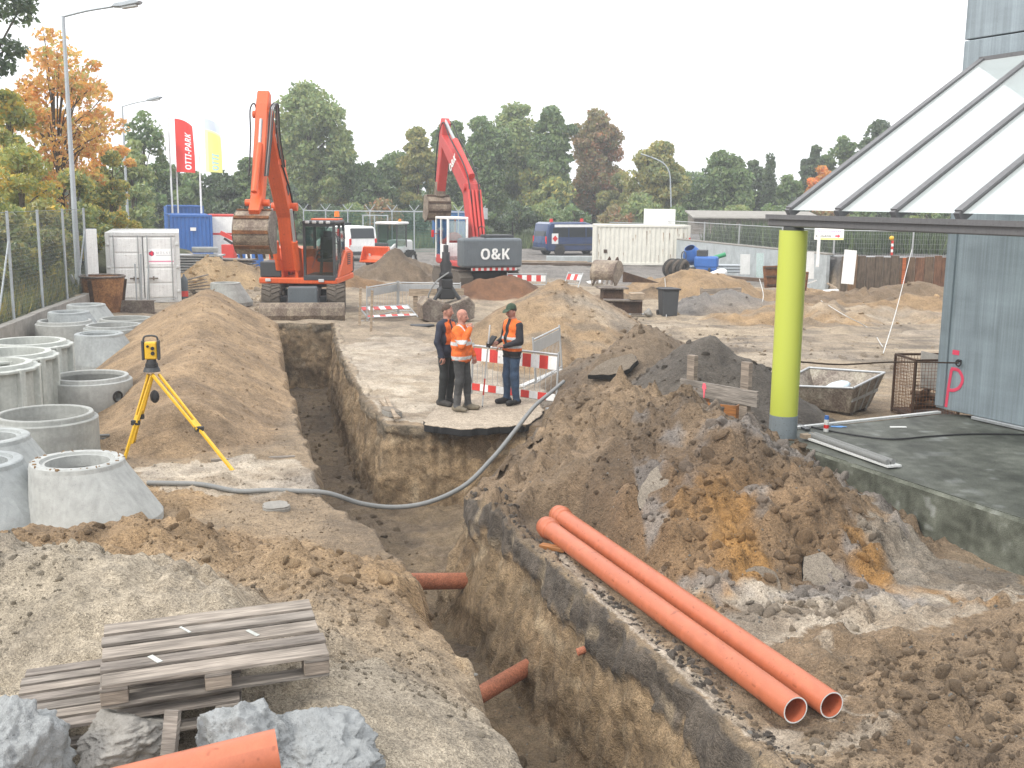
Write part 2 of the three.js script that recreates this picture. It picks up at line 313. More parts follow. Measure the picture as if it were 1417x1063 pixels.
function masks(x, z) { // [inside the trench 0..1, floor height]
  let cut = 0, fl = 0;
  if (z > -31.6 && z < -2) {
    const wob = .10 * n2(z * 1.3, 3, 5) + .05 * n2(z * 4.1, 3, 6);
    const l = x - edgeL(z) - wob * (z > -12.5 ? 2.2 : 1), open = z > branchN && z < -13.1, r = edgeR(z) - x;
    const near = ss(-12.8, -10.5, z), li = ss(-.02, mix(.16, .42, near), l), ri = r > -.055 ? 1 : 0, far = ss(-31.42, -31.36, z);
    if (li > 0 && r > -.2) { cut = Math.max(cut, li * ri * far); fl = floorY(z); }
    if (open || (z > branchN - .1 && z <= -13)) {
      const zs = branchS(x), n = z > branchN - .055 ? 1 : 0, s = ss(-.1, .3, zs - z);
      if (x > edgeR(z) - .3 && x < 3.5) {
        const k = n * s * (1 - ss(.15, .8, x)), f = -1.34 * (1 - ss(-.9, .9, x + .2 * n2(z * .9, x * .9, 9)));
        if (k > cut) { cut = k; fl = f; }
      }
    }
  }
  return [cut, fl];
}
const pipeMid = (a, b, c, d) => { const p = G(a, b), q = G(c, d); return [(p.x + q.x) / 2, (p.z + q.z) / 2, 0]; }, pipeA = pipeMid(756, 735, 773, 720), pipeB = pipeMid(1101, 1003, 1151, 995);
const vergeY = (x, z) => ss(-84, -92, z) * .5;
function base(x, z) { return vergeY(x, z); }
function hgt(x, z, detail = true) {
  let h = base(x, z), lum = .25, top = null, bestv = -9;
  h += fbm(x * .22, z * .22, 3, 40) * .09;
  const b = bankSide(x, z);
  if (z < -8 && z > -60 && b > -.4) { const bh = .62 + Math.min(2.4, Math.max(0, b) * .32) + .12 * fbm(x * .8, z * .8, 3, 3); h = mix(h, bh, ss(-.12, .02, b)); }
  const rs = raised(x, z); if (rs > 0) h = mix(h, 1.42, rs);
  for (const H of HEAPS) {
    if (x < H.bb[0] || x > H.bb[1] || z < H.bb[2] || z > H.bb[3]) continue;
    let v = heapAt(H, x, z);
    if (v < -.6) continue;
    v += fbm(x * .9 + H.p[0][0], z * .9, 3, 11) * .14 * clamp(v * 2 + .5, .2, 1);
    if (v > bestv) { bestv = v; top = H; }
    const k = .12, d = clamp((v - h) / k, -1, 1); h = d >= 1 ? v : d <= -1 ? h : Math.max(v, h) + k * .25 * (1 - Math.abs(d)) ** 2;
  }
  const onHeap = top ? ss(-.05, .12, bestv - .02) : 0;
  if (top) lum = mix(lum, top.lumps, ss(-.22, .08, bestv));
  if (detail) {
    const nearK = clamp(26 / -z, 0, 1);
    h += fbm(x * 2.1, z * 2.1, 3, 21) * .05 * (.35 + lum) * 1;
    if (z > -30) {
      const c = cell(x * 3.1 + .3 * n2(x * 5, z * 5, 1), z * 3.1, 31), c2 = cell(x * 8.3, z * 8.3, 47);
      h += (Math.max(0, .55 - c[0]) * (c[1] - .3) * .30 + fbm(x * 3.3, z * 3.3, 3, 33) * .05) * lum + Math.max(0, .52 - c2[0]) * (c2[1] - .2) * .12 * (lum + .12);
      if (top && top.kind === 'tan') h += .022 * fbm(x * 2.2 + z * .6, z * 5, 3, 77) * onHeap;
    } else { const cm = cell(x * 1.5, z * 1.5, 83); h += (fbm(x * 1.1, z * 1.1, 4, 71) * .3 + Math.max(0, .55 - cm[0]) * (cm[1] - .3) * .4) * lum; }
    // wheel and track marks across the open ground
    if (z < -20 && z > -40 && x > 1) h += .035 * Math.sin((z * 1.9 + x * .35 + 1.5 * n2(x * .25, z * .3, 8)) * 2.2) * (1 - onHeap) * ss(-20, -23, z);
    if (z > -16 && z < -9 && x < -1.4) { const m = fbm(x * 1.5, z * 1.5, 2, 91); h += .022 * Math.sin((x * 5.5 + z * 1.6 + m * 3)) * (1 - onHeap); }
  }
  if (z > -12.2 && z < -6.5 && x > 0 && x < 3.2) { const [pd] = segDist(x, z, pipeA, pipeB); h = mix(Math.min(h, .015 + .02 * n2(x * 9, z * 9, 4)), h, ss(.28, .5, pd)); }
  if (x > -1.6 && x < 1.0 && z > -19.6 && z < -16.9) h = mix(h, Math.min(h, .035), ss(1.0, .55, x));
  const [cut, fl] = masks(x, z);
  if (cut > 0) { const f = fl + (detail ? fbm(x * 1.6, z * 1.6, 4, 61) * .13 + Math.max(0, .5 - cell(x * 4, z * 4, 63)[0]) * .1 : 0); h = mix(h, f, cut); }
  return h;
}
const COL = { tan: [.40, .28, .165], brown: [.23, .17, .112], dark: [.15, .13, .108], clay: [.265, .19, .12], ochre: [.30, .18, .085], pale: [.50, .43, .325], sand: [.41, .28, .155], sandpile: [.56, .40, .23], red: [.22, .105, .05], grey: [.24, .22, .2], flat: [.40, .305, .2], dust: [.54, .465, .37], dusk: [.085, .068, .052], asphalt: [.215, .205, .195], verge: [.07, .10, .035], floor: [.235, .175, .115] };
const lerp3 = (a, b, t) => [mix(a[0], b[0], t), mix(a[1], b[1], t), mix(a[2], b[2], t)];
const inPoly = (x, z, P) => { let c = false; for (let i = 0, j = P.length - 1; i < P.length; j = i++) if ((P[i][1] > z) !== (P[j][1] > z) && x < (P[j][0] - P[i][0]) * (z - P[i][1]) / (P[j][1] - P[i][1]) + P[i][0]) c = !c; return c; };
const gp = (a) => a.map(([u, v]) => { const p = G(u, v); return [p.x, p.z]; });
const dustZones = [gp([[470, 475], [505, 545], [545, 588], [700, 592], [760, 560], [700, 520], [600, 480], [540, 462]]), gp([[960, 830], [1180, 838], [1417, 820], [1417, 870], [1180, 905], [1010, 890]]), gp([[185, 650], [420, 640], [440, 690], [250, 690]]), gp([[1160, 760], [1260, 770], [1417, 805], [1417, 850], [1200, 838]]), gp([[1020, 1000], [1200, 985], [1190, 1025], [1050, 1040]]), gp([[745, 735], [870, 850], [1040, 1000], [950, 980], [820, 850]])];
function colorAt(x, z, h) {
  let c = COL.flat;
  const a = fbm(x * .5, z * .5, 4, 101), b = fbm(x * 2.3, z * 2.3, 4, 103), e = fbm(x * 9, z * 9, 3, 107);
  if (z > -20) c = lerp3(c, COL.clay, .35); else c = lerp3(c, [.48, .4, .3], .6 * ss(-20, -24, z));
  if (z < -84 + 3 * a) c = COL.verge;
  else if (z < -47 + 2 * a && z > -90 && x < terraceX(z) - .3 && x > -13) c = lerp3(c, COL.asphalt, ss(-47, -53, z - (x > 3 ? 3 : 0)) * .85);
  if (raised(x, z) > .5) c = COL.asphalt;
  const bk = bankSide(x, z); if (z > -60 && z < -8 && bk > .1) c = [.09, .10, .04];
  let wv = 0; const acc = [0, 0, 0];
  for (const H of HEAPS) {
    if (x < H.bb[0] || x > H.bb[1] || z < H.bb[2] || z > H.bb[3]) continue;
    const v = heapAt(H, x, z) + a * .12 + b * .06; if (v < -.25) continue;
    const w = Math.exp(v * 4) * ss(-.25, .1, v), q = COL[H.kind]; wv += w; for (let i = 0; i < 3; i++) acc[i] += q[i] * w;
  }
  if (wv > 0) c = lerp3(c, acc.map((q) => q / wv), clamp(wv * 1.4));
  for (const P of dustZones) if (z > -32 && inPoly(x + a * .5 + b * .2, z + b * .8, P)) { c = lerp3(c, P === dustZones[3] ? [.34, .295, .235] : COL.dust, clamp(.75 + b * .9)); break; }
  const [cut, fl] = masks(x, z);
  if (cut > 0) c = lerp3(c, lerp3([.33, .245, .15], [.2, .15, .1], clamp(.4 + a * 1.6 + b)), cut);
  // patches of other soil in the near heap: rust-coloured clay, grey road base
  if (z > -13 && z < -9 && x > 1.4 && x < 4.3) { const o = fbm(x * 1.7, z * 1.7, 3, 131); c = lerp3(c, [.40, .22, .075], clamp((o - .08) * 4) * ss(-11.6, -10.6, z)); c = lerp3(c, [.33, .3, .27], clamp((fbm(x * 2.6, z * 2.6, 3, 133) - .12) * 5) * .8); }
  if (z < -20 && z > -36 && x > 0) c = lerp3(c, [.24, .20, .155], clamp((fbm(x * .7 + 3, z * 2.3, 3, 141) - .12) * 5) * .7);
  if (z < -20 && z > -36 && x > 0) c = lerp3(c, [.52, .44, .34], clamp((fbm(x * .5 + 9, z * 1.5, 3, 143) - .08) * 4) * .6);
  const k = 1 + a * .28 + b * .26 + e * .3;
  const wet = clamp((fbm(x * 1.1, z * 1.1, 3, 151) - .1) * 3) * .3;
  return [c[0] * k * (1 - wet), c[1] * k * (1 - wet), c[2] * (k - .03 * a) * (1 - wet * .95)];
}
{ // one sheet, finer where the photograph stands close
  const xs = [], zs = [];
  for (let x = -140; x < -30; x += 6) xs.push(x); for (let x = -30; x < -14; x += .5) xs.push(x); for (let x = -14; x < -6.5; x += .12) xs.push(x);
  for (let x = -6.5; x < 6.5; x += .036) xs.push(x); for (let x = 6.5; x < 14; x += .1) xs.push(x); for (let x = 14; x < 30; x += .3) xs.push(x); for (let x = 30; x <= 150; x += 6) xs.push(x);
  for (let z = -3; z > -260;) { zs.push(z); z -= z > -9 ? .036 : z > -18 ? .05 : z > -34 ? .085 : z > -52 ? .2 : z > -95 ? .6 : 8; }
  const nx = xs.length, nz = zs.length, pos = new Float32Array(nx * nz * 3), col = new Float32Array(nx * nz * 3), uv = new Float32Array(nx * nz * 2), idx = [];
  for (let j = 0; j < nz; j++) for (let i = 0; i < nx; i++) {
    const k = j * nx + i, x = xs[i], z = zs[j], h = hgt(x, z), c = colorAt(x, z, h);
    pos.set([x, h, z], k * 3); col.set(c, k * 3); uv.set([x + h * .25, z - h * .85], k * 2);
  }
  for (let j = 0; j < nz - 1; j++) for (let i = 0; i < nx - 1; i++) { const a = j * nx + i; idx.push(a, a + 1, a + nx, a + 1, a + nx + 1, a + nx); }
  const g = new THREE.BufferGeometry(); g.setAttribute('position', new THREE.BufferAttribute(pos, 3)); g.setAttribute('color', new THREE.BufferAttribute(col, 3)); g.setAttribute('uv', new THREE.BufferAttribute(uv, 2)); g.setIndex(idx); g.computeVertexNormals();
  const m = shadows(new THREE.Mesh(g, MAT.soil)); m.name = 'ground'; scene.add(struct(m));
  console.log('ground', nx, nz, idx.length / 3);
}
// the cut faces of the trench: a lip, a ragged dark crust and scraped subsoil below
function wall(name, pts, batter, crust, seed, slump, crustCol = [.13, .108, .086]) {
  const line = []; let s = 0;
  for (let i = 0; i + 1 < pts.length; i++) { const [x0, z0] = pts[i], [x1, z1] = pts[i + 1], L = Math.hypot(x1 - x0, z1 - z0), n = Math.max(1, Math.round(L / .04)); for (let k = 0; k < n; k++) line.push([mix(x0, x1, k / n), mix(z0, z1, k / n)]); }
  line.push(pts[pts.length - 1]);
  const soft = line.map((_, i) => { let x = 0, z = 0, n = 0; for (let k = -4; k <= 4; k++) { const q = line[clamp(i + k, 0, line.length - 1)]; x += q[0]; z += q[1]; n++; } return [x / n, z / n]; });
  const rows = 58, pos = [], col = [], uv = [], idx = [];
  soft.forEach(([x, z], i) => {
    const a = soft[Math.max(0, i - 2)], b = soft[Math.min(soft.length - 1, i + 2)], tx = b[0] - a[0], tz = b[1] - a[1], L = Math.hypot(tx, tz) || 1;
    const nx = tz / L, nz = -tx / L; // points into the trench when the line keeps the soil on its right
    if (i) s += Math.hypot(x - soft[i - 1][0], z - soft[i - 1][1]);
    const rag = .05 * n2(s * 1.4, seed, 3) + .05 * n2(s * 4.2, seed, 4) + .02 * n2(s * 11, seed, 5);
    const out = .2 + .09 * n2(s * 3, seed, 8);
    const fl = masks(x + nx * .25, z + nz * .25)[0] > .3 ? hgt(x + nx * .3, z + nz * .3, false) : -1.35;
    let run = 0, last = [0, 0, 0];
    for (let j = 0; j < rows; j++) {
      let px, py, pz, dpt = 0;
      if (j < 8) { const t = j / 7, o = -out * (1 - t) + rag * t; px = x + nx * o; pz = z + nz * o; const e = hgt(x - nx * (.12 + out * (1 - t)), z - nz * (.12 + out * (1 - t))); py = e + .012 + .02 * Math.sin(t * Math.PI) + .02 * n2(px * 7, pz * 7, 2) * t - (j === 0 ? .03 : 0); }
      else {
        const t = (j - 7) / (rows - 8), topY = hgt(x - nx * .12, z - nz * .12) + .012, y = mix(topY, fl - .12, t); dpt = topY - y;
        const cr = crust * (1 + .45 * n2(s * 1.1, seed, 12)) + .06 * n2(s * 5, seed, 13) + .04 * n2(s * 15, seed, 14);
        const lump = .055 * n3(s * 2.3, y * 2.3, seed) + .035 * n3(s * 6.5, y * 6.5, seed + 3) + .02 * n3(s * 15, y * 13, seed + 5) + .035 * n3(s * 9, y * 1.1, seed + 7) + .016 * n3(s * 21, y * 1.6, seed + 17);
        const o = rag * (1 - t) + batter * (slump ? t ** 1.6 : t) + (dpt > cr ? -.05 * ss(0, .06, dpt - cr) * (1 - t) : 0) + lump * Math.min(1, t * 8) + .06 * ss(.8, 1, t);
        px = x + nx * o; pz = z + nz * o; py = y;
      }
      if (j) run += Math.hypot(px - last[0], py - last[1], pz - last[2]); last = [px, py, pz]; pos.push(px, py, pz); uv.push(s, run);
      const k = 1 + .3 * n3(px * 3, py * 3, pz * 3) + .3 * n3(px * 9, py * 9, pz * 9) + .25 * n3(px * 24, py * 24, pz * 24);
      let c;
      if (j < 8) c = lerp3(colorAt(px, pz, py), crustCol, j > 5 ? clamp(.5 + n3(px * 6, py * 6, pz * 6) * 1.5) : 0);
      else {
        const cr = crust * (1 + .45 * n2(s * 1.1, seed, 12)) + .06 * n2(s * 5, seed, 13) + .04 * n2(s * 15, seed, 14), deep = ss(-.03, .1, dpt - cr + .09 * n3(px * 7, py * 7, pz * 7) + .07 * n3(px * 17, py * 17, pz * 17));
        c = lerp3(crustCol, lerp3([.34, .245, .145], [.22, .155, .09], clamp(.4 + n3(s * .8, py * 2.2, seed + 9) * 1.1)), deep);
        c = lerp3(c, [.45, .36, .24], clamp(n3(s * 5, py * 5, seed + 15) * 3 - 1.5) * .6);
        c = c.map((q) => q * k);
      }
      col.push(...c);
    }
  });
  for (let i = 0; i < soft.length - 1; i++) for (let j = 0; j < rows - 1; j++) { const a = i * rows + j; idx.push(a, a + 1, a + rows, a + 1, a + rows + 1, a + rows); }
  const g = new THREE.BufferGeometry(); g.setAttribute('position', new THREE.Float32BufferAttribute(pos, 3)); g.setAttribute('color', new THREE.Float32BufferAttribute(col, 3)); g.setAttribute('uv', new THREE.Float32BufferAttribute(uv, 2)); g.setIndex(idx); g.computeVertexNormals();
  const m = shadows(new THREE.Mesh(g, MAT.soil)); m.name = name; scene.add(struct(m)); return m;
}
const zline = (z0, z1, st) => { const r = []; for (let z = z0; st > 0 ? z < z1 : z > z1; z += st) r.push([edgeR(z), z]); return r; };
// soil on the right of the walking direction
wall('trench_wall', [[.28, branchN], [edgeR(-17.1), branchN], ...zline(-17.3, -31.2, -.5), [edgeR(-31.3), -31.34], [-7.35, -31.36]], .13, .13, 3, false, [.2, .162, .115]);
wall('trench_wall_near', [...zline(-3.2, -13, -.4), [edgeR(-13), -13.1], [-.2, -13.6], [.4, -14.3]], .34, .34, 11, false);
import { Brush, Evaluator, SUBTRACTION } from 'three-bvh-csg';
// ================================================================ concrete manhole parts
function loft(rings, seg = 44) { // rings of [cx, y, cz, r]
  const pos = [], idx = [];
  rings.forEach(([cx, y, cz, r]) => { for (let i = 0; i <= seg; i++) { const a = i / seg * Math.PI * 2; pos.push(cx + Math.cos(a) * r, y, cz + Math.sin(a) * r); } });
  for (let j = 0; j < rings.length - 1; j++) for (let i = 0; i < seg; i++) { const a = j * (seg + 1) + i, b = a + seg + 1; idx.push(a, b, a + 1, a + 1, b, b + 1); }
  const g = new THREE.BufferGeometry(); g.setAttribute('position', new THREE.Float32BufferAttribute(pos, 3)); g.setAttribute('uv', new THREE.Float32BufferAttribute(new Float32Array(pos.length / 3 * 2), 2)); g.setIndex(idx); g.computeVertexNormals(); return g;
}
const ringTones = [[.44, .46, .455], [.40, .425, .43], [.49, .50, .485], [.42, .43, .41]].map((c, i) => { const m = M(c, 'concrete', 1.4, .006, { roughness: .9 }); m.map = m.map.clone(); m.map.offset.set(i * .31, i * .17); m.map.needsUpdate = true; return m; }); let toneAt = 0; const tone = () => ringTones[toneAt++ % 4];
const flatLoft = (rings, seg) => { const parts = []; for (let i = 0; i + 1 < rings.length; i++) parts.push(loft([rings[i], rings[i + 1]], seg)); return parts; };
const ringBody = (R, h) => flatLoft([[0, 0, 0, R - .13], [0, 0, 0, R], [0, h - .085, 0, R], [0, h - .07, 0, R - .015], [0, h - .07, 0, R - .052]]);
const ringLip = (R, h) => flatLoft([[0, h - .07, 0, R - .052], [0, h - .012, 0, R - .06], [0, h, 0, R - .07], [0, h, 0, R - .12], [0, h - .012, 0, R - .13], [0, 0, 0, R - .13]]);
function manholeRing(label, px, py, h = .62, R = .7, turn = 0) {
  const p = G(px, py, h); p.y = 0;
  const t = thing('manhole_ring', label, 'concrete ring', p, turn, 'concrete manhole parts along the low wall');
  const m = tone(); obj('ring_wall', ringBody(R, h), m, t); obj('spigot', ringLip(R, h), m, t); return t;
}
function manholeCone(label, px, py, turn = 0, h = .76, R = .72, y0 = 0, mat = tone()) {
  const p = G(px, py, h + y0); p.y = y0; const off = .19, r = .5;
  p.x += Math.cos(turn) * off; p.z -= Math.sin(turn) * off;          // px, py is the middle of the opening
  const t = thing('manhole_cone', label, 'concrete cone', p, turn, 'concrete manhole parts along the low wall');
  obj('cone_wall', flatLoft([[0, 0, 0, R - .12], [0, 0, 0, R], [0, .13, 0, R], [-off, h - .06, 0, r + .015], [-off, h - .012, 0, r + .005], [-off, h, 0, r - .012]]), mat, t);
  obj('opening_rim', flatLoft([[-off, h, 0, r - .012], [-off, h, 0, r - .10], [-off, h - .03, 0, r - .11], [-off, h - .03, 0, r - .155], [-off, h - .16, 0, r - .16], [0, .1, 0, R - .13]]), mat, t); return t;
}
manholeCone('grey concrete cone beside the rusty tub, farthest of the row', 119, 421, 0);
manholeCone('grey concrete cone with long slope, next to the low wall', 95, 431, 0);
manholeRing('grey concrete ring beside the low wall, behind the white ribbed chambers', 89, 443, .6);
manholeRing('grey concrete ring farthest along beside the left soil mound', 174, 440, .6);
manholeRing('grey concrete ring half hidden behind a cone at the mound', 157, 449, .62);
manholeCone('grey concrete cone standing between white chambers and soil mound', 137, 461, 0);
{ // this one has a real hole drilled through for a pipe, with a rubber seal round it
  const h = .64, R = .7, p = G(124, 519, h); p.y = 0; const t = thing('manhole_ring', 'grey concrete ring with a pipe hole drilled through, its foot in soil', 'concrete ring', p, 0, 'concrete manhole parts along the low wall');
  const body = new Brush(lathe([[R - .13, 0], [R, 0], [R, h - .085], [R - .015, h - .07], [R - .052, h - .07], [R - .13, h - .07], [R - .13, 0]], 44)), drill = new Brush(xf(new THREE.CylinderGeometry(.085, .085, .5, 24), .56, .33, .33, Math.PI / 2, 1.04)); body.updateMatrixWorld(); drill.updateMatrixWorld();
  const ev = new Evaluator(); ev.useGroups = false; const cut = ev.evaluate(body, drill, SUBTRACTION).geometry, m = tone(); obj('ring_wall', [cut], m, t); obj('spigot', ringLip(R, h), m, t); obj('rubber_seal', [xf(new THREE.TorusGeometry(.088, .016, 8, 24), .605, .33, .362, 0, 1.04)], MAT.rubber, t);
}
manholeRing('grey concrete ring with stepped rim behind the front cone', 62, 571, .66, .71);
manholeCone('grey concrete cone cut by the picture, behind its lower twin', -20, 603, 0);
manholeCone('grey concrete cone at the picture rim beside the front cone', -36, 637, .2);
const front = manholeCone('large grey concrete cone with earth-stained rim, sand at its foot', 107, 636, 0);
{ const q = rng(8), g = []; for (let i = 0; i < 46; i++) { const a = q() * 6.28, r = .44 + q() * .06; g.push(xf(new THREE.IcosahedronGeometry(.006 + q() * .014, 0), -.19 + Math.cos(a) * r, .762, Math.sin(a) * r, q() * 6, q() * 6, 0, V(1.4, .5, 1))); } stuff(obj('earth_crumbs', g, M([.3, .19, .1], 'soil', .5, .004, { roughness: .97 }), front)); }
manholeCone('single grey concrete cone beside the orange excavator', 312, 391, 0, .78, .72, 0);
function chamber(label, px, py) {
  const h = 1.16, R = .67, p = G(px, py, h); p.y = -.02; const t = thing('ribbed_chamber', label, 'concrete chamber', p, .2, 'pale ribbed chambers');
  obj('chamber_wall', flatLoft([[0, 0, 0, R], [0, h - .06, 0, R], [0, h - .06, 0, R - .02], [0, h, 0, R - .03], [0, h, 0, R - .13], [0, .05, 0, R - .14]]), MAT.ringPale, t);
  for (let i = 0; i < 10; i++) { const a = i / 10 * Math.PI * 2; obj('rib', [rbox(.13, h - .05, .10, .02, Math.cos(a) * (R + .03), (h - .05) / 2, Math.sin(a) * (R + .03), 0, -a)], MAT.ringPale, t); }
  obj('flange', [xf(extr(Array.from({ length: 10 }, (_, i) => { const a = (i + .5) / 10 * Math.PI * 2; return [Math.cos(a) * (R + .1), Math.sin(a) * (R + .1)]; }), .05, .01, [Array.from({ length: 24 }, (_, i) => { const a = -i / 24 * Math.PI * 2; return [Math.cos(a) * (R - .01), Math.sin(a) * (R - .01)]; })]), 0, h - .085, 0, Math.PI / 2)], MAT.ringPale, t);
  return t;
}
chamber('pale ribbed round chamber nearest the grey ring with the pipe hole', 38, 470);
chamber('pale ribbed round chamber in the middle of its row of three', 13, 485);
chamber('pale ribbed round chamber cut by the picture rim', -18, 500);

// ================================================================ low wall, fence and things along the left
{
  const n = 11, a = V(bankA[0], 0, bankA[1]), b = V(bankB[0], 0, bankB[1]), dir = b.clone().sub(a), L = dir.length(), t = thing('low_wall', 'low grey concrete wall holding the overgrown bank', 'wall', a, Math.atan2(-dir.x, -dir.z));
  for (let i = 0; i < n; i++) { const w = L / n; obj('wall_block', [rbox(.22, .95, w - .015, .02, 0, .22 + .01 * Math.sin(i * 2), -w * (i + .5))], MAT.kerb, t); }
}
function meshPanel(w, h, step, r, diag = 0) { // woven wire, one mesh
  const g = [], W3 = (a, b) => g.push(rod(a, b, r, r, 3));
  for (let x = -w / 2; x <= w / 2 + .001; x += step) W3(V(x, 0, 0), V(x, h, 0));
  for (let y = 0; y <= h + .001; y += diag || step) W3(V(-w / 2, y, 0), V(w / 2, y, 0));
  return g;
}
{ // tall wire fence on the low wall
  const pts = []; for (let i = 0; i < 8; i++) { const k = i / 7; pts.push(V(mix(-10.5, -13.6, k), 0, mix(-15.5, -34.2, k))); }
  const t = thing('wire_fence', 'tall grey wire fence on posts along the overgrown bank', 'fence');
  pts.forEach((p, i) => {
    const y0 = .55, y1 = 3.32; obj('fence_post', [rod(V(p.x, y0, p.z), V(p.x, y1, p.z), .035, .035, 10)], MAT.pole, t);
    if (i % 3 === 1) obj('strut', [rod(V(p.x, y0, p.z + .9), V(p.x, y1 - .7, p.z), .025, .025, 8)], MAT.pole, t);
    if (i) { const q = pts[i - 1], m = obj('wire_mesh', [...meshPanel(p.distanceTo(q) - .05, 2.55, .1, .0026), rod(V(-1.5, 2.6, 0), V(1.5, 2.6, 0), .008)], MAT.fenceWire, t); stuff(m); m.position.set((p.x + q.x) / 2, .68, (p.z + q.z) / 2); m.rotation.y = Math.atan2(-(p.z - q.z), p.x - q.x); }
  });
}
{ // rusty tub
  const p = G(144, 434); p.y = 0; const t = thing('rusty_tub', 'rust-brown conical steel tub standing before the white container', 'tub', p, .3);
  obj('tub_wall', flatLoft([[0, 0, 0, .5], [0, 1.18, 0, .68], [0, 1.18, 0, .65], [0, .1, 0, .48]], 30), MAT.rustTub, t);
  obj('rim', [xf(new THREE.TorusGeometry(.68, .035, 8, 36), 0, 1.19, 0, Math.PI / 2)], MAT.steel, t);
  for (const a of [0, 2.1, 4.2]) obj('bracket', [bar(V(Math.cos(a) * .52, 0, Math.sin(a) * .52), V(Math.cos(a) * .68, 1.1, Math.sin(a) * .68), .12, .06)], MAT.rustDark, t);
  obj('side_arm', [bar(V(-.92, 1.25, .1), V(-.66, .5, .2), .05, .09)], MAT.galv, t);
}
{ // white panel column by the fence
  const p = D(127, 376, -36); p.y = 0; const t = thing('display_pillar', 'tall narrow white and dark panel standing by the wire fence', 'pillar', p, .62);
  const top = D(127, 317, -36).y;
  obj('white_face', [rbox(.36, top - .9, .04, .01, 0, (top + .9) / 2, .16)], MAT.white, t); obj('dark_body', [rbox(.4, top - .85, .26, .02, 0, (top + .9) / 2, 0)], MAT.counter, t);
  for (const s of [-1, 1]) obj('leg', [bar(V(s * .1, .95, 0), V(s * .55, 0, .1), .06, .06)], MAT.counter, t);
}
// ================================================================ containers
function corrugated(w, h, n, depth = .035) { // a sheet in x/y with trapezoid folds, folds run up
  const pts = []; for (let i = 0; i < n; i++) { const x = -w / 2 + w * i / n, s = w / n; pts.push([x, 0], [x + s * .35, 0], [x + s * .5, depth], [x + s * .85, depth]); } pts.push([w / 2, 0]);
  const pos = [], idx = []; pts.forEach(([x, z]) => pos.push(x, 0, z, x, h, z)); for (let i = 0; i + 1 < pts.length; i++) { const a = i * 2; idx.push(a, a + 2, a + 1, a + 1, a + 2, a + 3); }
  const g = new THREE.BufferGeometry(); g.setAttribute('position', new THREE.Float32BufferAttribute(pos, 3)); g.setAttribute('uv', new THREE.Float32BufferAttribute(new Float32Array(pos.length / 3 * 2), 2)); g.setIndex(idx); const f = g.toNonIndexed(); f.computeVertexNormals(); return f;
}
function container(name, label, p, turn, [w, h, l], mat, frame, o = {}) { // front face on +z at z = 0, the box behind it
  const t = thing(name, label, 'container', p, turn, o.group), b = .14;
  for (const s of [-1, 1]) { obj('corner_post', [rbox(b, h, b, .02, s * (w / 2 - b / 2), h / 2, -b / 2)], frame, t); obj('corner_post', [rbox(b, h, b, .02, s * (w / 2 - b / 2), h / 2, -l + b / 2)], frame, t); }
  for (const z of [-b / 2, -l + b / 2]) { obj('cross_rail', [rbox(w - 2 * b, b, b * .9, .015, 0, h - b / 2, z)], frame, t); obj('cross_rail', [rbox(w - 2 * b, b, b * .9, .015, 0, b / 2, z)], frame, t); }
  for (const s of [-1, 1]) {
    obj('side_rail', [rbox(b * .8, b * .8, l - 2 * b, .015, s * (w / 2 - b * .4), h - b * .45, -l / 2)], frame, t); obj('side_rail', [rbox(b * .8, b * .8, l - 2 * b, .015, s * (w / 2 - b * .4), b * .45, -l / 2)], frame, t);
    obj('side_panel', [xf(corrugated(l - 2 * b, h - 1.6 * b, Math.round(l * 3.4)), s * (w / 2 - .05), b * .8, -l / 2, 0, s * Math.PI / 2)], mat, t);
  }
  obj('back_panel', [xf(corrugated(w - 2 * b, h - 2 * b, Math.round(w * 3.4)), 0, b, -l + .06, 0, Math.PI)], mat, t);
  obj('roof_panel', [xf(corrugated(l - 2 * b, w - .2, Math.round(l * 3)), (w - .2) / 2, h - .06, -l / 2, -Math.PI / 2, Math.PI / 2)], o.roof ?? mat, t);
  if (o.front === 'corrugated') obj('front_panel', [xf(corrugated(w - 2 * b, h - 2 * b, Math.round(w * 3.6)), 0, b, -.08)], mat, t);
  return t;
}
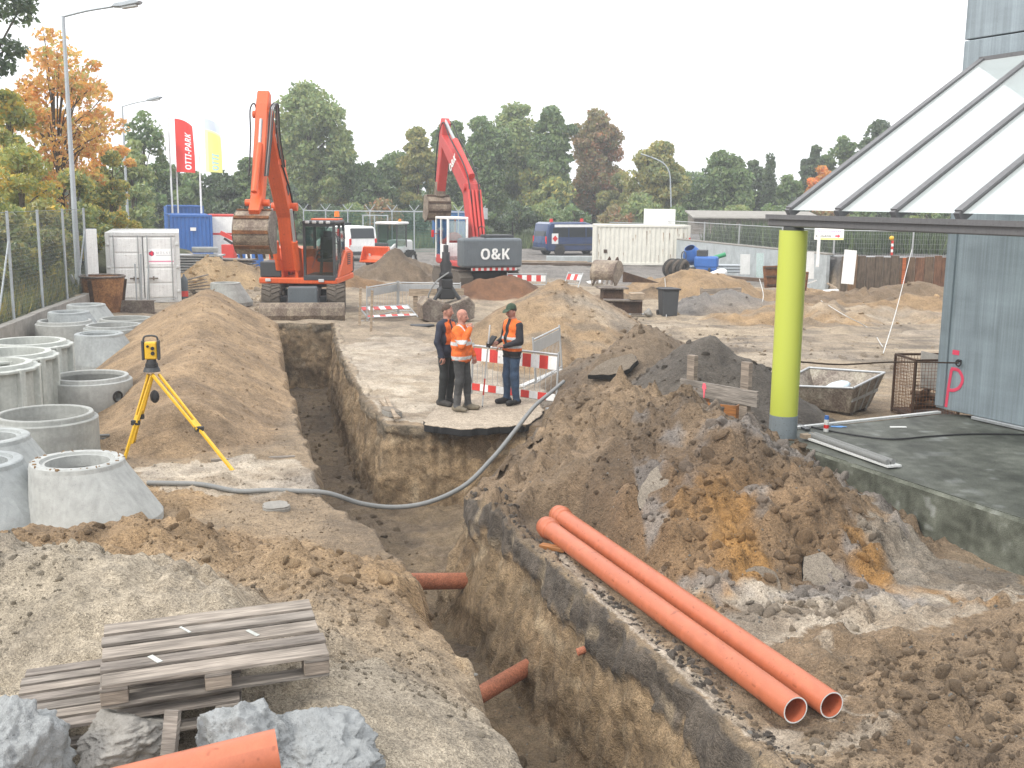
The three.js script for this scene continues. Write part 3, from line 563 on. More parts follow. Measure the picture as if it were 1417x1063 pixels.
{
  const p = G(201, 419); p.y = 0; const [w, h] = [2.46, 2.46];
  const t = container('storage_container', 'white storage container with two bolted doors and red hexagon sign', p, .30, [w, h, 4.5], MAT.white, MAT.offwhite, { roof: MAT.offwhite });
  for (const s of [-1, 1]) {
    const d = obj('door', [box(1.075, h - .3, .05, s * .55, h / 2, -.06)], MAT.white, t);
    for (let i = 0; i < 4; i++) obj('door_panel', [rbox(.95, .46, .03, .01, s * .55, .42 + i * .53, -.025)], MAT.white, d);
    for (const x of [.07, .93]) obj('lock_rod', [rod(V(s * (x * .93 + .09), .08, .03), V(s * (x * .93 + .09), h - .1, .03), .022)], MAT.galv, d);
    obj('door_handle', [rbox(.3, .05, .03, .01, s * .32, .86, .06), rbox(.06, .14, .04, .01, s * .32, .86, .05)], MAT.steel, d);
    for (const y of [.4, 1.25, 2.05]) obj('hinge', [rbox(.1, .09, .07, .02, s * 1.14, y, .01)], MAT.offwhite, d);
  }
  obj('door_gap', [box(.025, h - .3, .02, 0, h / 2, -.03)], MAT.black, t);
  const tx = decal(.95, .6, (c, W, H) => { c.fillStyle = '#f6f7f6'; c.fillRect(0, 0, W, H); const k = H / 256; c.translate(52 * k, 80 * k);
    for (let i = 0; i < 6; i++) { c.fillStyle = i % 2 ? '#d22a4e' : '#6d3a5e'; c.beginPath(); c.moveTo(0, 0); c.lineTo(46 * k * Math.cos(i * 1.047 - .52), 46 * k * Math.sin(i * 1.047 - .52)); c.lineTo(46 * k * Math.cos((i + 1) * 1.047 - .52), 46 * k * Math.sin((i + 1) * 1.047 - .52)); c.fill(); }
    c.fillStyle = '#e5304f'; c.beginPath(); c.arc(0, 0, 24 * k, 0, 7); c.fill(); c.fillStyle = '#a8a8ac'; c.font = `${52 * k}px serif`; c.fillText('M Ö L S T', 70 * k, 8 * k, 260 * k); c.fillRect(72 * k, 24 * k, 255 * k, 9 * k);
    c.fillStyle = '#e292a8'; c.fillRect(-45 * k, 120 * k, 390 * k, 22 * k); });
  obj('sign_sheet', [sheet(.86, .54, .6, 1.62, -.006)], printMat(tx), t, true);
}
container('shipping_container', 'blue shipping container with corrugated end and small white notice', D(266, 345, -66).setY(0), .35, [2.5, 2.62, 6], MAT.blue, MAT.blue, { front: 'corrugated' }).add((() => { const m = shadows(new THREE.Mesh(new THREE.BoxGeometry(.34, .2, .012), MAT.white)); m.name = 'notice'; m.position.set(.1, 1.75, .02); return m; })());
container('shipping_container', 'taller blue shipping container half hidden behind the other', D(259, 345, -74).setY(.35), .35, [2.4, 2.75, 6], MAT.blue, MAT.blue, { front: 'corrugated' });
{ // white site cabin with red trim
  const p = D(328, 345, -68).setY(0), t = thing('site_cabin', 'white site cabin with red trim behind the raised digger bucket', 'cabin', p, .25);
  obj('cabin_wall', [rbox(3.4, 2.5, 2.4, .03, 0, 1.35, -1.2)], MAT.white, t); for (const y of [2.56, 1.42]) obj('red_trim', [rbox(3.44, .13, 2.44, .02, 0, y, -1.2)], MAT.redBright, t); obj('corner_strip', [rbox(.2, 2.4, .2, .02, -1.66, 1.3, -.05)], MAT.blue, t);
  const w = obj('window', [rbox(.95, .62, .04, .01, .5, 1.95, .02)], MAT.offwhite, t); obj('pane', [box(.83, .5, .02, .5, 1.95, .035)], MAT.darkGlass, w);
  for (const s of [-.9, .9]) obj('skid', [box(.15, .12, 2.4, s, .06, -1.2)], MAT.steel, t);
}
{ // small red loading crane in front of the cabin
  const p = D(322, 352, -60).setY(0), t = thing('loading_crane', 'red folded loading crane arm before the white site cabin', 'crane', p, 0);
  const q = (x, y) => D(x, y, -60).sub(p); obj('arm', [bar(q(305, 322), q(338, 338), .16, .22)], MAT.redBright, t); obj('arm_black', [bar(q(310, 330), q(334, 345), .12, .12)], MAT.black, t); obj('base', [rbox(.7, 1.1, .6, .03, -.2, .55, 0)], MAT.redBright, t);
}
{ // blue and white bottles / drums rack
  const p = D(345, 372, -56).setY(0), t = thing('blue_cabin', 'upright blue and white site toilet cabin beside the orange excavator', 'cabin', p, .2);
  obj('cabin_shell', [rbox(1.1, 2.15, 1.1, .05, 0, 1.08, -.5)], MAT.blue, t); obj('door', [rbox(.62, 1.8, .04, .02, .14, 1, .06)], MAT.white, t); obj('roof', [rbox(1.16, .12, 1.16, .05, 0, 2.2, -.5)], MAT.offwhite, t);
  const t2 = thing('blue_drum', 'small blue drum standing beside the blue site cabin', 'drum', D(357, 374, -55).setY(0)); obj('drum_body', [lathe([[.001, 0], [.28, 0], [.3, .04], [.3, .4], [.315, .43], [.3, .46], [.3, .86], [.28, .9], [.001, .9]], 20)], MAT.blue, t2); obj('lid', [cyl(.27, .27, .03, 20, 0, .915)], MAT.white, t2);
}
{ // stacks of barrier panels and pallets near the white container
  const spots = [[270, 362, -47, 10, 'galv'], [318, 362, -48, 8, 'steel']];
  spots.forEach(([px, py, z, n, m], i) => { const p = D(px, py, z).setY(0), t = thing('panel_stack', ['flat stack of grey barrier panels beside the white container', 'flat dark stack of steel panels behind the sand pile'][i], 'stack', p, .1 - i * .3);
    for (let k = 0; k < n; k++) obj('panel', [rbox(2.2 + .1 * Math.sin(k * 3), .07, 1.1, .01, .07 * Math.sin(k * 5), .15 + k * .115, .05 * Math.sin(k * 7), 0, .04 * Math.sin(k * 4))], MAT[m], t);
    for (const s of [-.8, .8]) obj('bearer', [box(.1, .12, 1.1, s, .06, 0)], MAT.woodDark, t); });
  const t = thing('plank_heap', 'loose planks leaning on the sand pile beside white container', 'planks', D(262, 392, -41).setY(0));
  for (let i = 0; i < 6; i++) obj('plank', [bar(V(rr(-.9, -.2), .06 + i * .07, rr(-.4, .4)), V(rr(.5, 1.3), .1 + i * .13, rr(-.4, .4)), .2, .035)], i % 2 ? MAT.woodGrey : MAT.wood, t);
  const t2 = thing('gas_bottle', 'slim grey gas bottle standing beside the white container', 'gas bottle', D(255, 402, -38.6).setY(0)); obj('bottle_body', [lathe([[.001, 0], [.12, 0], [.13, .03], [.13, .7], [.1, .82], [.04, .88], [.03, .95], [.001, .95]], 16)], MAT.counter, t2); obj('red_band', [cyl(.134, .134, .2, 16, 0, .25)], MAT.redBright, t2);
  const t3 = thing('round_slab', 'grey concrete slab lying on the panel stack', 'slab', D(283, 336, -47).setY(1.32), .3); obj('slab_body', [rbox(1.1, .22, .8, .05, 0, .11, 0)], MAT.ring, t3);
  const t4 = thing('steel_channel', 'grey steel channel box lying before the white container', 'channel', G(185, 434).setY(0), .1); obj('channel_web', [box(1.3, .42, .04, 0, .21, 0)], MAT.steel, t4); for (const y of [.02, .4]) obj('channel_flange', [box(1.3, .03, .22, 0, y, -.12)], MAT.steel, t4);
  [[190, 414, 1.5], [196, 410, 1.8], [204, 408, 1.4]].forEach(([px, py, h], i) => tag(obj('ground_stake', [rod(D(px, 432, -35.5 - i * .5).setY(-.1), D(px, 432, -35.5 - i * .5).setY(h).add(V(.06 * i, 0, 0)), .028)], MAT.pole), 'thin grey steel stake standing before the white container doors', 'stake', 'stakes before the container'));
}
// ================================================================ street lamps and flags
function lamp(label, px, pyTop, z, arm, headTilt, r = .075) {
  const top = D(px, pyTop, z), t = thing('street_lamp', label, 'street lamp', V(top.x, 0, z)), h = top.y;
  obj('pole', [rod(V(0, 0, 0), V(0, 1.2, 0), r * 1.5, r * 1.5, 14), rod(V(0, 1.2, 0), V(0, h, 0), r * 1.25, r * .7, 14)], MAT.pole, t);
  const a = V(...arm); obj('arm', [tube([V(0, h - .02, 0), a.clone().multiplyScalar(.5).add(V(0, h + .02, 0)), a.clone().add(V(0, h, 0))], r * .5, 12)], MAT.pole, t);
  const hd = obj('lamp_head', [xf(extr([[0, 0], [.12, .1], [.75, .13], [.95, .05], [.9, -.02], [.3, -.05]], .28, .03), a.x, a.y + h - .02, a.z, 0, Math.atan2(-a.z, a.x), headTilt)], MAT.pole, t);
  obj('diffuser', [xf(rbox(.5, .07, .2, .03, .55, -.06, 0), a.x, a.y + h - .02, a.z, 0, Math.atan2(-a.z, a.x), headTilt)], MAT.offwhite, hd); return t;
}
lamp('tall grey street lamp with long arm behind the wire fence', 87, 22, -34.5, [1.62, .26, .2], .12, .075);
lamp('distant grey street lamp half lost before the left trees', 169, 147, -62, [1.45, .3, .2], .2, .07);
{ const t = thing('street_lamp', 'thin street lamp with bent top in front of the far trees', 'street lamp', D(928, 320, -92).setY(.4)); const q = (x, y) => D(x, y, -92).sub(t.position); obj('pole', [tube([q(929, 320), q(928, 260), q(926, 238), q(918, 226), q(900, 217)], .06, 30)], MAT.pole, t); obj('lamp_head', [rbox(.8, .1, .25, .04, q(893, 215).x, q(893, 215).y, 0, 0, 0, -.3)], MAT.pole, t); }
{ // flags
  const zf = -72, mkPole = (px, label) => { const p = D(px, 330, zf).setY(0), h = D(px, px > 270 ? 165 : 164, zf).y; const t = thing('flag_pole', label, 'flag pole', p); obj('shaft', [rod(V(0, 0, 0), V(0, h, 0), .07, .05, 10)], MAT.white, t); obj('knob', [xf(new THREE.SphereGeometry(.07, 10, 8), 0, h + .03, 0)], MAT.white, t); return t; };
  mkPole(240, 'white flag pole carrying the red flag'); const bare = thing('flag_pole', 'shorter white flag pole behind the red flag', 'flag pole', D(248, 330, zf - 1).setY(0)); obj('shaft', [rod(V(0, 0, 0), V(0, 5.5, 0), .06, .05, 10)], MAT.white, bare); obj('knob', [xf(new THREE.SphereGeometry(.07, 10, 8), 0, 5.53, 0)], MAT.white, bare);
  mkPole(280, 'white flag pole carrying the yellow and blue flag');
  const flag = (name, label, px0, px1, y0, y1, draw) => {
    const a = D(px0, y0, zf), b = D(px0, y1, zf), w = D(px1, y0, zf).x - a.x, h = a.y - b.y, g = new THREE.PlaneGeometry(w * 1.12, h, 14, 24), p = g.attributes.position;
    for (let i = 0; i < p.count; i++) { const x = p.getX(i) + w * .56, y = p.getY(i), k = x / w; p.setXYZ(i, x * .9, y - .38 * k * k * (y / h + .6), .16 * Math.sin(k * 5 + y * .9) * k); }
    g.computeVertexNormals(); const m = shadows(new THREE.Mesh(g, printMat(decal(w, h, draw, 200), { roughness: .9 }))); m.name = name; m.position.set(a.x + .06, (a.y + b.y) / 2, zf); scene.add(m); tag(m, label, 'flag'); };
  flag('red_flag', 'red flag with white upright lettering on a white pole', 240, 265, 164, 238, (c, W, H) => { c.fillStyle = '#e2403a'; c.fillRect(0, 0, W, H); c.save(); c.translate(W * .82, H * .95); c.rotate(-Math.PI / 2); c.fillStyle = '#fff'; c.font = `bold ${W * .42}px sans-serif`; c.fillText('OTTI-PARK', 0, 0, H * .93); c.restore(); });
  flag('yellow_flag', 'pale yellow flag with blue marks on a white pole', 281, 303, 164, 238, (c, W, H) => { c.fillStyle = '#eef2b4'; c.fillRect(0, 0, W, H); c.fillStyle = '#c9d2f0'; c.fillRect(0, 0, W, H * .2); c.fillStyle = '#eef08a'; c.fillRect(W * .2, H * .24, W * .8, H * .76); c.fillStyle = '#8fc6dd'; c.save(); c.translate(W * .8, H * .97); c.rotate(-Math.PI / 2); c.font = `bold ${W * .5}px sans-serif`; c.fillText('OTTI', 0, 0, H * .68); c.restore(); });
}
// ================================================================ machines
import { FontLoader } from 'three/addons/loaders/FontLoader.js';
import { TextGeometry } from 'three/addons/geometries/TextGeometry.js';
const boldFont = await new FontLoader().loadAsync('fonts/droid/droid_sans_bold.typeface.json');
function words(s, size, depth = .012) { const g = new TextGeometry(s, { font: boldFont, size, depth, curveSegments: 4, bevelEnabled: false }); g.computeBoundingBox(); const b = g.boundingBox; g.translate(-(b.min.x + b.max.x) / 2, -(b.min.y + b.max.y) / 2, 0); return g; }
function beam(a, b, h0, h1, w, bulge = 0) { // tapered box arm in the z/y plane from a to b ([z, y])
  const d = [b[0] - a[0], b[1] - a[1]], L = Math.hypot(...d), n = [-d[1] / L, d[0] / L], at = (t, s) => [a[0] + d[0] * t + n[0] * s, a[1] + d[1] * t + n[1] * s];
  return side([at(-.04, -h0 * .35), at(0, -h0 / 2), at(.5, -(h0 + h1) / 4 - bulge * .2), at(1, -h1 / 2), at(1.04, -h1 * .3), at(1.04, h1 * .3), at(1, h1 / 2), at(.45, (h0 + h1) / 4 + bulge), at(0, h0 / 2), at(-.04, h0 * .35)], w, .02);
}
function wheel(parent, x, y, z, r, w, tyre, rim, lugs = 16) {
  const t = obj('wheel', [xf(lathe([[r * .52, -w / 2], [r * .9, -w / 2], [r * .99, -w * .4], [r, 0], [r * .99, w * .4], [r * .9, w / 2], [r * .52, w / 2]], 28), 0, 0, 0, 0, 0, Math.PI / 2)], tyre, parent); t.position.set(x, y, z);
  obj('rim', [xf(lathe([[.001, -w * .2], [r * .25, -w * .22], [r * .45, -w * .3], [r * .55, -w * .46], [r * .55, w * .46], [r * .45, w * .3], [r * .25, w * .22], [.001, w * .2]], 20), 0, 0, 0, 0, 0, Math.PI / 2)], rim, t);
  if (lugs) { const g = []; for (let i = 0; i < lugs; i++) for (const s of [-1, 1]) { const a = (i + (s > 0 ? .5 : 0)) / lugs * Math.PI * 2; g.push(xf(box(w * .5, .05, .08, 0, 0, 0, 0, s * .45), s * w * .24, Math.cos(a) * r, Math.sin(a) * r, a)); } obj('tread', g, tyre, t); }
  return t;
}
function bucket(w, mat, k = 1, open = -1) { // back bows to +z, mouth to -z; hung at the origin
  const n = 14, out = [], inn = []; for (let i = 0; i <= n; i++) { const a = mix(1.9, -1.35, i / n), r = .62 * k * (1 + .08 * Math.sin(i)) ** 0; out.push([Math.cos(a) * r * .95, Math.sin(a) * r - .7 * k]); inn.push([Math.cos(a) * r * .95 - .035, (Math.sin(a) * r) * .95 - .7 * k]); }
  const shell = side([...out, ...inn.reverse()], w, .004), sideP = (x) => side([...out, [-.3 * k, -1.3 * k], [-.35 * k, -.2 * k]], .04, .004, x);
  const strips = []; for (let i = 2; i < n - 1; i += 3) { const a = mix(1.9, -1.35, i / n), r = .645 * k; strips.push(xf(box(w * .99, .1 * k, .03), 0, Math.sin(a) * r - .7 * k, Math.cos(a) * r * .95, -a)); }
  const teeth = []; for (let i = 0; i < 5; i++) teeth.push(xf(box(.07, .2 * k, .05), mix(-w / 2 + .06, w / 2 - .06, i / 4), -1.34 * k, .02, .5));
  return { shell: [shell], sides: [sideP(-w / 2), sideP(w / 2)], strips, teeth };
}
{
  const t = thing('wheeled_excavator', 'orange wheeled excavator with its bucket raised, standing at the trench end', 'excavator', V(-6.8, 0, -35.05), .15);
  const yaw = -.15 - .03, up = (n, g, m, par = t) => { const q = obj(n, g, m, par); q.geometry.rotateY(par === t ? yaw : 0); return q; };
  const upx = (n, g, m, par) => { const q = obj(n, g, m, par); q.geometry.rotateY(yaw); return q; };
  // undercarriage
  for (const z of [1.25, -1.35]) for (const s of [-1, 1]) wheel(t, s * 1.0, .5, z, .5, .58, MAT.tyreMud, MAT.charcoal, 18);
  obj('chassis', [rbox(.95, .42, 4.1, .05, 0, .68, 0), rbox(1.5, .3, .35, .04, 0, .5, 1.25), rbox(1.5, .3, .35, .04, 0, .5, -1.35)], MAT.charcoal, t);
  obj('tool_box', [rbox(.88, .52, .5, .04, 0, .74, 2.02)], MAT.counter, t);
  obj('blade', [side([[2.62, .02], [2.72, .0], [2.8, .18], [2.76, .4], [2.66, .56], [2.58, .56], [2.66, .38], [2.66, .14]], 2.56, .01)], MAT.bucketSteel, t);
  obj('blade_arm', [bar(V(-.42, .3, 2.6), V(-.42, .52, 1.6), .16, .2), bar(V(.42, .3, 2.6), V(.42, .52, 1.6), .16, .2)], MAT.charcoal, t);
  obj('turntable', [cyl(.72, .8, .16, 28, 0, .94, 0)], MAT.black, t);
  // upper structure
  up('platform', [rbox(2.5, .2, 3.0, .05, 0, 1.1, -.45)], MAT.orange);
  up('engine_hood', [side([[-.5, 1.2], [-.5, 2.05], [-1.2, 2.1], [-2.0, 1.95], [-2.15, 1.7], [-2.15, 1.2]], 2.44, .06)], MAT.orange);
  up('counterweight', [rbox(2.46, .75, .5, .18, 0, 1.5, -2.05)], MAT.charcoal);
  up('side_box', [rbox(.68, .5, 1.3, .05, -.88, 1.45, .35)], MAT.charcoal);
  up('side_panel', [rbox(.72, .75, .8, .06, -.86, 1.6, -.55)], MAT.orange);
  up('side_flank', [side([[.75, 1.2], [.2, 1.55], [-.6, 2.0], [-1.4, 2.0], [-1.4, 1.2]], .1, .03, 1.2)], MAT.orange);
  up('boom_foot', [side([[.2, 1.15], [.95, 1.15], [.98, 1.75], [.75, 2.15], [.45, 2.1]], .1, .02, -.55), side([[.2, 1.15], [.95, 1.15], [.98, 1.75], [.75, 2.15], [.45, 2.1]], .1, .02, -.05)], MAT.orange);
  up('front_lamp', [rbox(.18, .1, .04, .02, .75, 1.12, 1.07)], MAT.offwhite); up('front_lamp', [rbox(.18, .1, .04, .02, -.95, 1.12, 1.07)], MAT.offwhite);
  const cab = up('cab_frame', [ // posts and rails round the glass
    ...[[.22, 1.0], [1.16, 1.0], [.22, -.62], [1.16, -.62]].map(([x, z]) => rbox(.09, 1.75, .09, .02, x, 2.02, z * .97)), rbox(.09, 1.75, .09, .02, 1.16, 2.02, .12),
    rbox(1.02, .16, 1.75, .03, .69, 1.2, .19), rbox(1.02, .1, .1, .03, .69, 2.86, .98), rbox(1.02, .1, .1, .03, .69, 2.86, -.6)], MAT.charcoal);
  upx('cab_roof', [rbox(1.06, .12, 1.75, .06, .69, 2.94, .2)], MAT.charcoal, cab); upx('roof_patch', [rbox(.9, .06, .8, .03, .69, 3.02, -.3)], MAT.orange, cab);
  upx('windscreen', [box(.86, 1.5, .015, .69, 2.05, 1.0)], MAT.cabGlass, cab); upx('door_glass', [box(.015, 1.45, .75, 1.18, 2.08, .55)], MAT.cabGlass, cab); upx('side_glass', [box(.015, .95, .6, 1.18, 2.3, -.25)], MAT.cabGlass, cab); upx('rear_glass', [box(.8, .9, .015, .69, 2.3, -.62)], MAT.cabGlass, cab); upx('inner_glass', [box(.015, .95, 1.4, .2, 2.3, .2)], MAT.cabGlass, cab);
  upx('lower_door', [rbox(.05, .55, 1.5, .02, 1.16, 1.48, .2)], MAT.charcoal, cab);
  upx('seat', [rbox(.5, .12, .5, .05, .69, 1.72, -.05), rbox(.48, .7, .14, .05, .69, 2.1, -.32, -.12), rbox(.28, .2, .1, .04, .69, 2.55, -.36)], MAT.black, cab);
  upx('armrest', [rbox(.1, .3, .35, .03, .38, 1.9, .05), rbox(.1, .3, .35, .03, 1.0, 1.9, .05)], MAT.orange, cab); upx('steering_column', [rod(V(.69, 1.3, .8), V(.69, 1.95, .55), .05), xf(new THREE.TorusGeometry(.17, .02, 6, 20), .69, 1.98, .54, -1.1)], MAT.black, cab);
  for (let i = 0; i < 4; i++) upx('work_lamp', [rbox(.14, .09, .06, .03, .34 + i * .22, 2.95, 1.08)], MAT.offwhite, cab);
  const bc = upx('beacon', [cyl(.07, .09, .18, 14, 1.02, 3.2, -.3)], MAT.beacon, cab); 
  up('mirror', [rbox(.04, .3, .18, .02, 1.36, 2.3, 1.05), rod(V(1.16, 2.3, 1), V(1.36, 2.3, 1.05), .015)], MAT.black);
  up('wiper', [bar(V(.45, 1.5, 1.02), V(.75, 2.3, 1.025), .015, .02)], MAT.black); up('hand_rail', [tube([V(1.24, 1.35, 1.08), V(1.3, 1.6, 1.12), V(1.28, 2.5, 1.1), V(1.2, 2.6, 1.02)], .016, 20)], MAT.black); for (let i = 0; i < 6; i++) up('vent_slat', [rbox(.015, .035, .5, .004, 1.265, 1.55 + i * .065, -1.0)], MAT.charcoal); up('step', [rbox(.25, .04, .4, .01, 1.1, .72, .9), rbox(.03, .4, .03, .01, 1.1, .9, .9)], MAT.charcoal);
  // arm
  const bx = -.32;
  up('lower_boom', [xf(beam([.62, 1.5], [1.22, 3.42], .5, .56, .4), bx)], MAT.orange);
  const ub = up('upper_boom', [xf(beam([1.18, 3.3], [3.5, 6.08], .62, .36, .42, .14), bx)], MAT.orange);
  up('boom_joint', [rod(V(bx - .4, 3.42, 1.22), V(bx + .4, 3.42, 1.22), .13, .13, 14)], MAT.orange); up('stick_joint', [rod(V(bx - .3, 6.05, 3.48), V(bx + .3, 6.05, 3.48), .11, .11, 14)], MAT.orange);
  up('stick', [xf(side([[3.2, 6.62], [3.42, 6.72], [3.62, 6.35], [3.85, 5.6], [4.52, 3.62], [4.42, 3.46], [4.25, 3.5], [3.45, 5.3], [3.25, 5.9]], .36, .03), bx)], MAT.orange);
  up('stick_ram', [rod(V(bx, 5.2, 3.98), V(bx, 3.85, 4.72), .09, .09, 12)], MAT.orange); up('stick_ram', [rod(V(bx, 5.9, 3.75), V(bx, 5.2, 3.98), .05, .05, 10)], MAT.galv);
  for (const s of [-1, 1]) { up('boom_ram', [rod(V(bx + s * .3, 1.45, .95), V(bx + s * .3, 2.35, 1.3), .1, .1, 12)], MAT.orange); up('ram_rod', [rod(V(bx + s * .3, 2.35, 1.3), V(bx + s * .3, 3.35, 1.66), .045, .045, 10)], MAT.galv); }
  up('bucket_link', [side([[4.2, 3.75], [4.5, 3.75], [4.85, 3.35], [4.75, 3.2], [4.35, 3.3]], .3, .02, bx)], MAT.orange); up('pin', [rod(V(bx - .34, 3.55, 4.4), V(bx + .34, 3.55, 4.4), .1, .1, 12)], MAT.orange);
  const bk = bucket(1.0, MAT.bucketSteel, 1.0); const bm = up('bucket', bk.shell.map((g) => xf(g, bx - .06, 3.42, 4.45)), MAT.bucketSteel);
  bk.sides.forEach((g) => upx('bucket_side', [xf(g, bx - .06, 3.42, 4.45)], MAT.steel, bm)); bk.strips.forEach((g) => upx('wear_strip', [xf(g, bx - .06, 3.42, 4.45)], MAT.rust, bm)); bk.teeth.forEach((g) => upx('tooth', [xf(g, bx - .06, 3.42, 4.45)], MAT.steel, bm));
  [[.24, MAT.black], [.29, MAT.hoseGrey], [.34, MAT.black], [-.26, MAT.black]].forEach(([dx, m], i) => up('hose', [tube([V(bx + dx * .9, 4.6, 2.35), V(bx + dx, 5.6, 3.0), V(bx + dx * 1.1, 6.35, 3.1 + i * .06), V(bx + dx * 1.15, 6.2, 3.75), V(bx + dx, 5.4, 3.95), V(bx + dx * .9, 4.3, 4.35)], .022, 40)], m));
  up('hose_run', [tube([V(bx + .25, 1.8, .9), V(bx + .28, 2.7, 1.25), V(bx + .24, 3.6, 1.2), V(bx + .24, 4.6, 2.3)], .025, 30)], MAT.black);
  up('decal', [xf(box(.02, .16, .9), bx + .225, 4.75, 2.35, .0).rotateX(0)], MAT.orange);
  up('name_plate', [xf(box(.012, .16, .34), 0, 0, 0, -.87).translate(bx + .222, 3.95, 1.68)], MAT.charcoal); up('white_stripe', [xf(box(.012, .1, 1.0), 0, 0, 0, -.87).translate(bx + .222, 5.15, 2.68)], MAT.white);
}
{
  const a = .36, t = thing('tracked_excavator', 'red tracked excavator with grey counterweight seen from behind', 'excavator', V(-1.55, .1, -44), Math.PI + a);
  for (const s of [-1, 1]) { const tr = obj('track', [side([[-1.9, .28], [-1.65, .05], [1.65, .05], [1.95, .3], [2.0, .55], [1.75, .82], [-1.6, .82], [-1.95, .6]], .55, .03, s * 1.0)], MAT.tyreMud, t); const pads = []; for (let i = 0; i < 16; i++) pads.push(box(.58, .05, .17, s * 1.0, .85, -1.6 + i * .215)); obj('track_pad', pads, MAT.steel, tr); }
  obj('track_frame', [rbox(1.5, .4, 2.2, .05, 0, .55, 0)], MAT.charcoal, t); obj('turntable', [cyl(.7, .75, .2, 24, 0, .92, 0)], MAT.black, t);
  obj('deck', [rbox(2.45, .2, 3.1, .04, 0, 1.08, -.1)], MAT.red, t); obj('red_skirt', [rbox(.9, .35, 1.7, .04, .8, 1.2, .65)], MAT.red, t);
  obj('counterweight', [rbox(2.5, 1.15, .75, .12, 0, 1.55, -1.75)], MAT.counter, t); obj('hood', [rbox(1.5, .95, 1.2, .06, -.45, 1.65, -.8)], MAT.counter, t); obj('hood_lid', [rbox(1.2, .12, .7, .04, -.5, 2.18, -1.2)], MAT.charcoal, t); obj('exhaust', [rod(V(-1.05, 2.1, -1.5), V(-1.05, 2.75, -1.5), .03)], MAT.black, t);
  const tx = obj('lettering', [xf(words('O&K', .42, .02), -.1, 1.52, -2.135, 0, Math.PI)], MAT.white, t);
  obj('warning_bar', [rbox(1.9, .13, .05, .01, -.1, .93, -2.0)], MAT.white, t); for (let i = 0; i < 8; i++) obj('red_stripe', [box(.11, .125, .012, -.9 + i * .235, .93, -2.033)], MAT.redBright, t);
  // cab, operator's left
  const cab = obj('cab_frame', [...[[.42, 1.45], [1.22, 1.45], [.42, -.15], [1.22, -.15], [1.22, .75]].map(([x, z]) => rbox(.09, 1.62, .09, .02, x, 2.02, z)), rbox(.9, .75, .06, .02, .82, 1.5, -.17), rbox(.06, .6, 1.0, .02, 1.24, 1.5, .2), rbox(.9, .1, 1.7, .03, .82, 2.86, .65)], MAT.white, t);
  obj('rear_pane', [box(.74, .78, .015, .82, 2.36, -.15)], MAT.glass, cab); obj('side_pane', [box(.015, 1.1, .75, 1.24, 2.25, .3)], MAT.cabGlass, cab); obj('side_pane', [box(.015, 1.5, .6, 1.24, 2.1, 1.1)], MAT.cabGlass, cab); obj('front_pane', [box(.74, 1.4, .015, .82, 2.1, 1.46)], MAT.cabGlass, cab);
  obj('red_cover', [xf(new THREE.SphereGeometry(.36, 14, 10), .82, 2.02, .35, 0, 0, 0, V(1, .75, .7))], MAT.red, cab); obj('red_panel', [rbox(.42, .5, .03, .01, .55, 1.45, -.215)], MAT.redBright, cab); obj('white_notice', [box(.16, .24, .01, .47, 1.5, -.236)], MAT.white, cab); obj('mirror', [rbox(.12, .3, .06, .03, 1.42, 2.2, 1.35), rod(V(1.24, 2.2, 1.4), V(1.42, 2.2, 1.38), .015)], MAT.lampRed, cab);
  const bx = -.22;
  obj('lower_boom', [xf(beam([.55, 1.6], [1.35, 4.15], .75, .7, .5), bx)], MAT.red, t);
  for (let i = 0; i < 4; i++) obj('boom_pipe', [rod(V(bx - .24 + i * .16, 1.8, .1), V(bx - .24 + i * .16, 4.0, .84), .06, .06, 8)], MAT.redBright, t);
  obj('upper_boom', [xf(beam([1.3, 4.0], [4.9, 6.25], .72, .42, .46, .1), bx)], MAT.red, t);
  obj('boom_joint', [rod(V(bx - .35, 4.1, 1.3), V(bx + .35, 4.1, 1.3), .16, .16, 14)], MAT.red, t);
  obj('ram_body', [rod(V(bx, 4.55, 1.2), V(bx, 6.1, 3.5), .15, .15, 14)], MAT.redBright, t); obj('ram_rod', [rod(V(bx, 6.1, 3.5), V(bx, 7.05, 4.95), .07, .07, 12)], MAT.galv, t);
  obj('stick', [xf(side([[4.7, 6.9], [4.95, 7.15], [5.15, 6.8], [5.3, 6.0], [5.95, 3.9], [5.8, 3.7], [5.6, 3.8], [4.95, 5.4], [4.75, 6.2]], .4, .03), bx)], MAT.red, t);
  obj('stick_end', [xf(side([[5.5, 4.4], [5.82, 4.4], [6.0, 3.85], [5.8, 3.6], [5.55, 3.75]], .43, .03), bx)], MAT.bucketSteel, t);
  for (const [dx, y0] of [[-.2, 0], [.2, .05]]) obj('hose', [tube([V(bx + dx, 2.2, .3), V(bx + dx, 4.3, .95), V(bx + dx, 5.0, 1.6), V(bx + dx, 6.3, 3.7), V(bx + dx, 6.9 + y0, 4.6), V(bx + dx, 6.2, 5.4), V(bx + dx, 5.0, 5.75), V(bx + dx * .6, 4.1, 6.05)], .028, 50)], MAT.black, t);
  for (let i = 0; i < 7; i++) obj('grille_slat', [rbox(.02, .05, .7, .005, -1.21, 1.4 + i * .09, -.8)], MAT.charcoal, t);
  obj('hand_rail', [tube([V(.3, 2.15, -1.3), V(.3, 2.5, -1.3), V(.3, 2.5, -2.0), V(.3, 2.12, -2.05)], .018, 24)], MAT.black, t);
  const letters = words('O&K', .34, .012); obj('boom_lettering', [xf(letters, 0, 0, 0, 0, Math.PI / 2, 0).rotateX(0.56).translate(bx + .245, 5.15, 3.05)], MAT.white, t);
  const bk = bucket(1.05, MAT.bucketSteel, .95), place = (g) => { g.rotateY(Math.PI); g.rotateX(-.35); return xf(g, bx + .1, 3.85, 5.75); };
